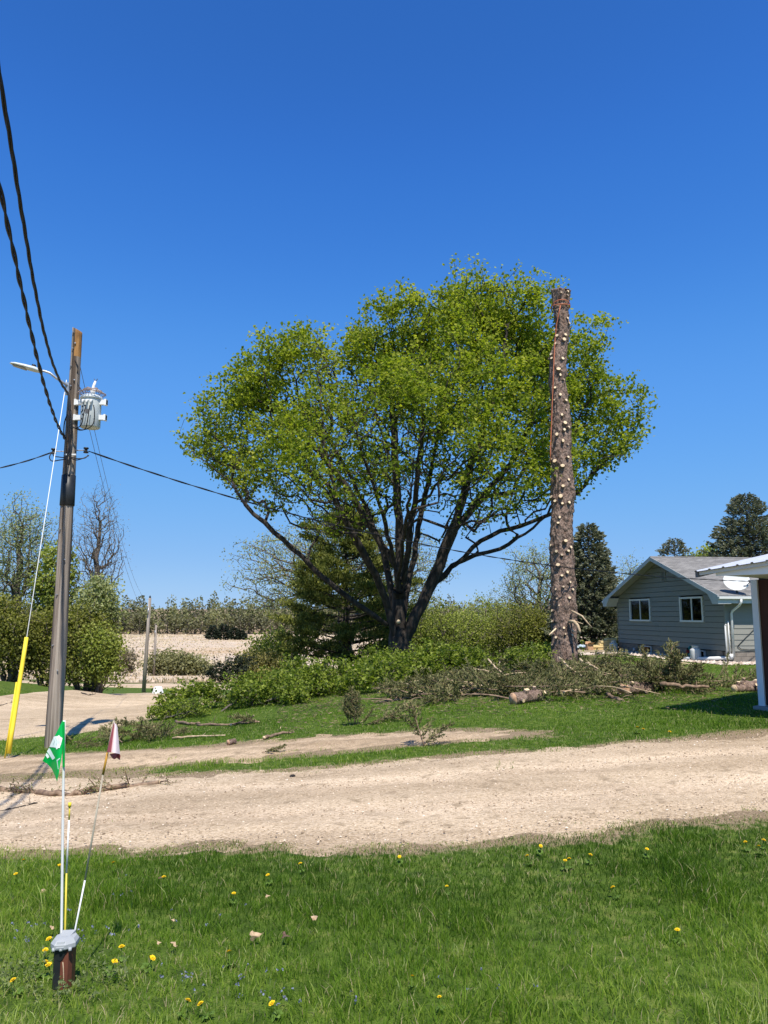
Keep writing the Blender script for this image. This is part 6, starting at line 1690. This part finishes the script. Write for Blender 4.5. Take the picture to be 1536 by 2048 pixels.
# leafy maple branches
def leafy_mesh(seed, L=2.4, nl=850, leaf=.118):
    rng = np.random.default_rng(seed)
    sk = Skel((0, 0, 0)); sk.chain([(L * .3, 0, .12), (L * .65, .1 * rng.normal(), .2)], .25, 0, .02, rng)
    k = 90; a = np.stack([rng.uniform(.25, 1.0, k) * L, rng.normal(0, .26, k) * L * .8, rng.uniform(-.02, .34, k) * L], 1)
    tips = sk.grow(a, .3, .2, rng, .02); rad = sk.radii(.0045, .5); V, F = sk.mesh(rad, 6, 4, .02)
    st = mesh_data('stem', V, F, [MT['bark_grey']], True)
    P = sk.arr()[tips]; m = rng.poisson(nl / k, len(P)); cen = np.repeat(P, m, 0) + rng.normal(0, .10, (m.sum(), 3))
    V, F, t = leaves(cen, leaf, rng, .9, .95, .48 + .26 * rng.normal(0, 1, len(cen)) + .5 * np.repeat(rng.random(len(P)) - .5, m))
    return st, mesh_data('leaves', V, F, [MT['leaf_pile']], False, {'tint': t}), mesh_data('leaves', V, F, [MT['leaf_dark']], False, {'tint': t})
LM = [leafy_mesh(s, L) for s, L in ((11, 2.2), (12, 2.8), (13, 1.8), (14, 2.5), (15, 2.0))]
def leafy(label, p, i, rz, tilt, sc, group=None, dark=False):
    o = thing('maple_branch', label, 'branch', tuple(p), 0, group); o.rotation_euler = (0, -tilt, rz); o.scale = (sc,) * 3
    link('stem', LM[i][0], o); link('leaves', LM[i][2 if dark else 1], o); return o
def leafheap(n, us, Ys, zmax, lab, grp, seed, sc=1.0, tmax=.5):
    rng = np.random.default_rng(seed)
    for c in range(n):
        Y = rng.uniform(*Ys); u = rng.uniform(*us); d = ray(u, 1390); x = d[0] / d[1] * Y
        z = zg(x, Y) + rng.random() ** 1.4 * zmax
        leafy(lab, (x, Y, z + .02), int(rng.integers(0, 5)), rng.random() * 6.28, rng.uniform(-.05, tmax), sc * (.8 + .4 * rng.random()), grp)
leafheap(13, (395, 640), (18.6, 20.6), .14, 'leafy cut maple branch in the left part of the green brush pile', 'leafy branches in the left of the brush pile', 401, .62, .22)
leafheap(7, (440, 680), (20.4, 22.5), .2, 'leafy cut maple branch at the back of the left brush pile', 'leafy branches at the back left of the brush pile', 402, .66, .28)
leafheap(7, (640, 790), (19.8, 22.0), .2, 'leafy cut maple branch in front of the pine in the brush pile', 'leafy branches in front of the pine', 403, .6, .25)
leafheap(14, (770, 960), (22.0, 24.5), .12, 'bright leafy maple branch below the maple trunk', 'bright leafy branches below the maple trunk', 404, .66, .34)
leafheap(12, (950, 1095), (22.5, 24.5), .12, 'leafy maple branch left of the bare spruce trunk', 'leafy branches left of the bare trunk', 405, .64, .34)
leafheap(3, (325, 365), (18.0, 18.8), .05, 'small leafy maple sprig at the left tip of the brush pile', 'sprigs at the left tip of the brush pile', 406, .32, .2)
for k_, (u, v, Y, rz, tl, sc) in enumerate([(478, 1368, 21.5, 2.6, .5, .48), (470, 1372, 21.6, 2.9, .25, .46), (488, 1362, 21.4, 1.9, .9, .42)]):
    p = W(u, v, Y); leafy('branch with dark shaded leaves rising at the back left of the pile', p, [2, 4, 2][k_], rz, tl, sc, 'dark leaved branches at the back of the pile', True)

# sticks
def stick(label, pts, r, mat='twig', name='cut_branch', group=None, twigs=0, seed=0, Y=None, needles=False, lift=0.0):
    P = []
    for q in pts:
        if len(q) == 2: g = G(*q); g[2] += r * .8 + .01 + lift
        else: g = W(*q)
        P.append(g)
    P = np.array(P); b = P[0].copy(); o = thing(name, label, 'branch', tuple(b), 0, group)
    rng = np.random.default_rng(seed)
    t = np.linspace(0, 1, len(P) * 4); s = np.linspace(0, 1, len(P)); Q = np.stack([np.interp(t, s, P[:, i]) for i in range(3)], 1) - b
    Q[1:-1] += rng.normal(0, r * .35, Q[1:-1].shape)
    mb = MB(); mb.tube(Q, np.linspace(r, r * .55, len(Q)), 8, True, 0, 1); mb.build('stem', [MT[mat], MT['cut_wood']], o, True)
    PP, DD = [], []
    for i in range(twigs):
        p = Q[int(rng.integers(2, len(Q)))]; d = np.array([rng.normal(), rng.normal() * .7 - .2, .35 + .4 * rng.random()]); d /= np.linalg.norm(d); ln = r * (3 + 5 * rng.random())
        mb = MB(); e = p + d * ln + np.array([rng.normal(0, .1), 0, -.25]) * ln * .5; mb.tube([p, p + d * ln * .5, e], [r * .22, r * .17, r * .08], 5); mb.build('twig', MT[mat], o, True)
        if needles:
            k = 26; u = rng.random(k); PP.append(p + (e - p) * u[:, None] + rng.normal(0, .03, (k, 3))); DD.append(d + rng.normal(0, .7, (k, 3)))
    if PP:
        V, F, tt = tufts(np.concatenate(PP), np.concatenate(DD), .045, .012, rng); link('needles', mesh_data('needles', V, F, [MT['needle_cut']], False, {'tint': tt}), o)
    return o
stick('long fallen limb with twigs lying across the driveway behind the flags', [(-60, 1580), (20, 1588), (70, 1590), (110, 1596), (160, 1594), (215, 1585), (270, 1576), (320, 1572)], .042, 'twig', 'fallen_limb', None, 14, 5, None, True)
stick('dark thin stick at the left edge of the driveway', [(-40, 1632), (10, 1626), (40, 1620), (74, 1611)], .016, 'bark_maple', 'stick', None, 3, 6)
stick('short dark twig on the gravel left of the leaning flag', [(135, 1664), (155, 1662), (177, 1661)], .007, 'bark_maple', 'stick', None, 2, 7)
stick('stick on the grass at the left end of the lawn sticks', [(352, 1446), (380, 1452), (400, 1450)], .035, 'twig', 'stick', 'sticks on the lawn below the brush pile', 2, 8)
stick('dark forked stick pointing up right on the lawn', [(462, 1453), (485, 1445, 15.6), (508, 1431, 15.6)], .028, 'bark_maple', 'stick', 'sticks on the lawn below the brush pile', 2, 9)
stick('long stick lying flat on the lawn below the brush pile', [(395, 1453), (450, 1452), (518, 1447)], .03, 'twig', 'stick', 'sticks on the lawn below the brush pile', 3, 10)
stick('long pale stick along the edge of the worn track', [(345, 1480), (400, 1475), (450, 1474)], .022, 'twig_pale', 'stick', None, 2, 11)
stick('stick near the small sawn block on the worn track', [(528, 1480), (560, 1471), (588, 1468)], .03, 'twig', 'stick', None, 2, 12)
stick('dark twig on the gravel lane by the guy wire', [(-10, 1416), (15, 1410), (38, 1404)], .035, 'bark_maple', 'stick', None, 3, 13)
stick('dark forked twig on the gravel lane right of the pole', [(163, 1389), (178, 1394), (190, 1391)], .05, 'bark_maple', 'stick', None, 3, 14)
for k_, (pts, r, m, lab) in enumerate([
        ([(745, 1404, 17.4), (790, 1398, 17.6), (810, 1394, 17.6)], .04, 'twig', 'brown stick at the left end of the spruce heap'),
        ([(812, 1366, 18.6), (830, 1380, 17.8), (862, 1390, 17.2)], .032, 'twig_pale', 'pale stick slanting down over the left of the heap'),
        ([(935, 1336, 20.0), (975, 1342, 19.5), (1015, 1354, 19.0)], .025, 'twig_pale', 'pale thin stick rising left above the heap'),
        ([(976, 1318, 20.0), (992, 1336, 19.6), (1016, 1355, 19.0)], .025, 'twig_pale', 'pale stick standing up left of the bare trunk'),
        ([(925, 1374, 18.4), (985, 1370, 18.4), (1016, 1356, 18.8)], .03, 'twig_pale', 'long pale stick along the top of the heap'),
        ([(1118, 1315, 20.0), (1138, 1334, 19.2), (1168, 1354, 18.6)], .032, 'twig_pale', 'pale peeled stick slanting across the foot of the bare trunk'),
        ([(1080, 1385, 17.0), (1115, 1375, 17.2), (1180, 1360, 17.6)], .035, 'twig', 'brown branch curving up right of the middle log'),
        ([(1160, 1318, 20.5), (1180, 1330, 20.0), (1196, 1338, 19.6)], .035, 'twig_pale', 'pale stick right of the bare trunk foot'),
        ([(1225, 1386, 16.4), (1240, 1370, 16.8), (1246, 1364, 16.9)], .045, 'twig', 'short stub leaning on the right hand log'),
        ([(1215, 1388, 15.8), (1235, 1400, 15.2), (1248, 1405, 15.0)], .045, 'twig', 'stub pointing forward from the heap onto the lawn'),
        ([(1320, 1368, 16.4), (1370, 1371, 16.3), (1418, 1374, 16.2)], .05, 'twig', 'straight debarked pole lying right of the upright clump'),
        ([(890, 1352, 19.0), (905, 1372, 18.0), (912, 1386, 17.4)], .022, 'twig', 'thin stick standing in the left of the heap'),
        ([(760, 1405, 16.9), (800, 1400, 17.0), (840, 1392, 17.2)], .03, 'twig', 'flat brown stick low at the left of the heap')]):
    stick(lab, pts, r, m, 'stick', 'sticks in the spruce heap', 1 + k_ % 3, 40 + k_)

# many thin sticks lying through the heap
rng = np.random.default_rng(61)
for k_ in range(46):
    u = rng.uniform(770, 1310); Y = rng.uniform(14.9, 20.5) if u > 860 else rng.uniform(16.5, 20); d = ray(u, 1390); x = d[0] / d[1] * Y; ln = rng.uniform(.35, 1.0); a = rng.normal(0, .5) + (math.pi if k_ % 2 else 0)
    o = thing('stick', 'thin cut stick strewn through the spruce heap', 'branch', (x, Y, zg(x, Y) + .06 + .22 * rng.random() ** 2), a, 'thin sticks strewn through the spruce heap')
    s = np.linspace(0, 1, 7); b_ = rng.normal(0, .08); r = rng.uniform(.010, .022); tz = rng.normal(.02, .10)
    mb = MB(); mb.tube(np.stack([ln * s, ln * b_ * np.sin(s * 3) + rng.normal(0, .01, 7), ln * tz * s + .04 * np.sin(s * 3)], 1), np.linspace(r, r * .5, 7), 6, True, 0, 1); mb.build('stem', [MT['twig_pale' if k_ % 3 == 0 else 'twig'], MT['cut_wood']], o, True)
# logs
def log(label, a, b, r, name='log', stubs=4, seed=0, cut='cut_wood_red', group=None):
    rng = np.random.default_rng(seed); a = np.array(a, float); b = np.array(b, float)
    a[2] = zg(a[0], a[1]) + r * .9 + (a[2] if a[2] > 0 and a[2] < .0 else 0); b[2] = zg(b[0], b[1]) + r * .9
    o = thing(name, label, 'log', tuple(a), 0, group); d = b - a; n = 14; k = 22
    mb = MB(); mb.tube([d * t for t in np.linspace(0, 1, n)], r * (1 + .05 * rng.normal(0, 1, n)), k, True, 0, 1)
    V = mb.V[0]; V += rng.normal(0, r * .03, V.shape); mb.build('bark', [MT['bark_spruce'], MT[cut]], o, True)
    for i in range(stubs):
        t = (i + .5 + .3 * rng.normal()) / stubs; an_ = rng.uniform(-.6, 1.6); ax = norm(d); s1 = norm(np.cross(ax, [0, 0, 1])); s1 = s1 * (1 if s1[1] < 0 else -1)
        dd = s1 * math.cos(an_) + np.array([0, 0, 1]) * math.sin(an_); p = d * min(max(t, .08), .95)
        mb = MB(); mb.tube([p + dd * r * .8, p + dd * (r + .07)], [.045, .036], 9, True, 0, 1); mb.build('branch_stub', [MT['bark_spruce'], MT['cut_wood']], o)
    return o
def gp(u, v, Y): p = W(u, v, Y); p[2] = 0; return p
log('sawn spruce log with reddish end in the middle of the heap', gp(1026, 1395, 14.9), gp(1082, 1388, 15.3), .118, 'log', 5, 1)
log('thick spruce log lying right of the heap centre', gp(1247, 1370, 16.2), gp(1300, 1362, 16.9), .14, 'log', 3, 2)
log('small sawn stub poking out of the left of the heap', gp(921, 1388, 17.0), gp(945, 1380, 17.8), .085, 'log', 1, 3, 'cut_wood')
log('tiny sawn block on the worn gravel track', gp(456, 1488, 12.35), gp(470, 1486, 12.45), .045, 'log', 0, 4)
for i in range(4):
    u = 1468 + i * 15
    log(['left log of the low pile behind the shed post', 'second log of the low pile behind the shed post', 'upper log of the low pile behind the shed post', 'log of the low pile touching the shed post'][i], gp(u, 1374 - (i % 2) * 3, 17.0 + .25 * i), gp(u + 44, 1371 - (i % 2) * 4, 17.3 + .25 * i), .09 + .03 * (i % 2), 'log', 3, 20 + i, 'cut_wood', 'low log pile behind the shed post')
sg = G(585, 1556); o = thing('stone', 'single dark stone lying on the driveway gravel', 'stone', tuple(sg)); mb = MB(); mb.lathe([(.03, -.01), (.045, .012), (.032, .032), (.008, .04)], 9); V = np.concatenate(mb.V); V *= 1 + np.random.default_rng(3).normal(0, .12, V.shape); mb.V = [V]; mb.build('body', MT['bark_maple'], o)

# ------------------------------------------------------------------ dandelions, fallen leaves, violets
MT['petal'] = M('dandelion_petal', (.86, .62, .01), (.80, .52, .01), 40, .7); MT['stem_green'] = M('stem_green', (.10, .18, .02), (.08, .14, .018), 9, .7)
def dandelion_meshes():
    rng = np.random.default_rng(1); out = []
    for s in range(3):
        V, F = [], []; c = 0
        for ringi, (nn, r, z) in enumerate(((16, .019, .000), (13, .014, .004), (8, .008, .007))):
            for i in range(nn):
                a = (i + .5 * ringi) / nn * 6.283 + rng.normal(0, .05); w_ = .0035; rr = r * (.9 + .2 * rng.random())
                d = np.array([math.cos(a), math.sin(a)]); t = np.array([-d[1], d[0]])
                V += [(d[0] * .002, d[1] * .002, z - .001), tuple(d * rr * .7 + t * w_) + (z + .002,), tuple(d * rr) + (z + .001,), tuple(d * rr * .7 - t * w_) + (z + .002,)]; F.append([c, c + 1, c + 2, c + 3]); c += 4
        fl_ = mesh_data('flower_head', V, [(np.array(F), 0)], [MT['petal']], False)
        mb = MB(); mb.tube([(0, 0, -.09), (.004, 0, -.05), (0, 0, -.002)], [.003, .0028, .003], 6); mb.lathe([(.003, -.012), (.007, -.006), (.006, .0)], 8); 
        ro = MB()
        for i in range(7):
            a = i / 7 * 6.283 + rng.normal(0, .2); ln = .032 + .018 * rng.random(); d = np.array([math.cos(a), math.sin(a), 0]); t = np.array([-d[1], d[0], 0]); P = []
            for f, w_, z in ((.1, .003, -.078), (.35, .010, -.066), (.5, .006, -.062), (.7, .012, -.062), (1, .001, -.07)): P.append((d * ln * f - t * w_ + np.array([0, 0, z]), d * ln * f + t * w_ + np.array([0, 0, z])))
            ro.add(np.array([p for q in P for p in q]), np.array([[2 * j, 2 * j + 1, 2 * j + 3, 2 * j + 2] for j in range(4)]))
        out.append((fl_, mb.mesh('flower_stem', [MT['stem_green']], True), ro.mesh('leaf_rosette', [MT['stem_green']], False)))
    return out
DM = dandelion_meshes()
rng = np.random.default_rng(14)
def dandelion(u, v, lab, grp, sc=1.0):
    g = G(u, v + (6 if v > 1650 else 1)); h = .068 if v > 1650 else .09
    o = thing('dandelion', lab, 'dandelion', (g[0], g[1], g[2] + h), 0, grp); o.rotation_euler = (rng.normal(.25, .2), rng.normal(0, .2), rng.random() * 6.28); o.scale = (sc * .85,) * 3
    m = DM[int(rng.integers(0, 3))]; link('flower_head', m[0], o); link('flower_stem', m[1], o); link('leaf_rosette', m[2], o)
for u, v in [(46, 1735), (30, 1764), (226, 1740), (327, 1770)]: dandelion(u, v, 'yellow dandelion at the lawn edge near the flag staffs', 'dandelions at the lawn edge near the staffs', .9)
dandelion(119, 1746, 'large yellow dandelion touching the white flag staff', None, 1.15)
for u, v in [(89, 1924), (89, 1949), (95, 1955), (96, 1901)]: dandelion(u, v, 'yellow dandelion directly left of the cable pedestal', 'dandelions left of the pedestal', 1.0)
for u, v in [(242, 1917), (228, 1949), (304, 1941), (457, 1928)]: dandelion(u, v, 'yellow dandelion on the grass right of the cable pedestal', 'dandelions right of the pedestal', 1.0)
for u, v in [(24, 1988), (375, 2031), (400, 2038), (543, 2037)]: dandelion(u, v, 'yellow dandelion at the bottom left of the lawn', 'dandelions at the bottom left', .95)
for u, v in [(600, 1743), (535, 1767), (467, 1805), (799, 1729)]: dandelion(u, v, 'yellow dandelion in the left middle of the near lawn', 'dandelions in the left middle lawn', .85)
for u, v in [(894, 1791), (879, 2024), (825, 1980)]: dandelion(u, v, 'small yellow dandelion in the middle of the near lawn', 'dandelions in the middle lawn', .7)
for u, v in [(1055, 1727), (1082, 1707), (1131, 1737), (1139, 1733), (1182, 1725), (1295, 1713)]: dandelion(u, v, 'yellow dandelion along the lawn edge right of the middle', 'dandelions along the right lawn edge', .9)
for u, v in [(1227, 1793), (1356, 1882)]: dandelion(u, v, 'yellow dandelion out in the right near lawn', 'dandelions out in the right lawn', .95)
for u, v in [(1492, 1698), (1529, 1694), (1519, 1707)]: dandelion(u, v, 'yellow dandelion in the corner at the right picture edge', 'dandelions at the right edge', .95)
for u, v in [(1275, 1467), (1287, 1470), (1340, 1476)]: dandelion(u, v, 'tiny yellow dandelion on the far lawn strip', 'dandelions on the far strip', 1.6)
MT['dry_leaf'] = M('dry_leaf', (.52, .38, .24), (.40, .27, .16), 30, .8, .2, 60); MT['dry_leaf_dark'] = M('dry_leaf_dark', (.17, .10, .07), (.10, .06, .045), 30, .8, .2, 60)
def dry_leaf(u, v, lab, sc, mat='dry_leaf', grp=None, up=False, seed=0):
    rng = np.random.default_rng(seed); g = G(u, v); n = 9
    V = []; k = 14
    out_ = [1 + .35 * math.cos(3 * a) + .18 * math.cos(7 * a + 1) for a in np.linspace(0, 6.28, k, False)]
    V.append((0, 0, .012))
    for i, r in enumerate(out_):
        a = i / k * 6.283; V.append((.032 * r * math.cos(a), .024 * r * math.sin(a), .012 * math.cos(2 * a + seed) + rng.normal(0, .004)))
    F = np.array([[0, 1 + i, 1 + (i + 1) % k] for i in range(k)])
    o = thing('dry_leaf', lab, 'leaf', (g[0], g[1], g[2] + .05), 0, grp); sc *= .66; o.rotation_euler = (R(75) if up else rng.normal(.3, .2), rng.normal(0, .2), rng.random() * 6.28 if not up else .3); o.scale = (sc,) * 3
    link('blade', mesh_data('blade', V, [(F, 0)], [MT[mat]], False), o)
    mb = MB(); mb.tube([(0.03, 0, .0), (.055, .004, .004)], .0012, 4); mb.build('leaf_stalk', MT[mat], o)
dry_leaf(508, 1893, 'upright curled tan dry leaf in the grass', 1.25, 'dry_leaf', None, True, 1)
dry_leaf(570, 1893, 'dark brown curled leaf right of the upright one', .9, 'dry_leaf_dark', None, False, 2)
dry_leaf(628, 1855, 'flat pale dry leaf in the left middle of the near lawn', 1.0, 'dry_leaf', None, False, 3)
dry_leaf(345, 1909, 'light dry leaf right of the pedestal', .8, 'dry_leaf', None, False, 4); dry_leaf(316, 1907, 'small white dry leaf between pedestal and upright leaf', .6, 'dry_leaf', None, False, 5)
dry_leaf(86, 1800, 'tan dry leaf in the grass left of the flag staffs', .85, 'dry_leaf', None, False, 6); dry_leaf(535, 1810, 'pale dry leaf above the upright one', .6, 'dry_leaf', None, False, 7)
dry_leaf(345, 1860, 'pale dry leaf halfway between staffs and upright leaf', .6, 'dry_leaf', None, False, 8)
dry_leaf(102, 1875, 'bleached dry leaf behind the pedestal cap', .7, 'dry_leaf', None, False, 9); dry_leaf(320, 1772, 'brown dry leaf near the lawn edge dandelion', .6, 'dry_leaf_dark', None, False, 10)
def violets():
    rng = np.random.default_rng(22); n = 0; C_ = []
    for u0, v0, su, sv, k in [(80, 1890, 40, 18, 34), (200, 1890, 35, 12, 22), (240, 1800, 20, 8, 10), (480, 1990, 90, 25, 26), (340, 1850, 60, 20, 12), (530, 2030, 40, 12, 16), (720, 2036, 20, 8, 6), (1020, 2000, 40, 16, 6), (340, 2000, 90, 30, 14), (930, 2010, 60, 20, 6)]:
        for i in range(k // 2):
            u = u0 + rng.normal(0, su); v = v0 + rng.normal(0, sv)
            if v > 1725: g = G(u, min(v, 2046)); C_.append((g[0], g[1], g[2] + .05 + .03 * rng.random()))
    C_ = np.array(C_); C_ = np.repeat(C_, 4, 0) + rng.normal(0, .004, (len(C_) * 4, 3))
    V, F, t = leaves(C_, .009, rng, .3, 1.0)
    o = link('violets', mesh_data('violets', V, F, [MT['violet']], False, {'tint': t})); tag(o, 'tiny pale blue violet flowers sprinkled in the near lawn', 'flowers', kind='stuff')
MT['violet'] = leaf_mat('violet', [(0, (.10, .11, .19)), (1, (.26, .28, .40))], .1, .7, 1.0)
violets()
def weeds():
    """broad leaved plants round the pedestal foot"""
    rng = np.random.default_rng(27); C_ = []
    for i in range(70):
        a = rng.random() * 6.28; r = .10 + .22 * rng.random(); C_.append((PD[0] + r * math.cos(a) * 1.2, PD[1] + r * math.sin(a) * .7 - .02, PD[2] + .03 + .05 * rng.random()))
    C_ = np.repeat(np.array(C_), 6, 0) + rng.normal(0, .02, (420, 3)); V, F, t = leaves(C_, .020, rng, 1.2, .6)
    o = link('clover_weeds', mesh_data('clover_weeds', V, F, [MT['weed']], False, {'tint': t})); tag(o, 'broad leaved weeds growing round the pedestal foot', 'weeds', kind='stuff')
MT['weed'] = leaf_mat('weed', [(0, (.07, .10, .03)), (1, (.20, .24, .09))], .25, .6)
weeds()
grass_field()
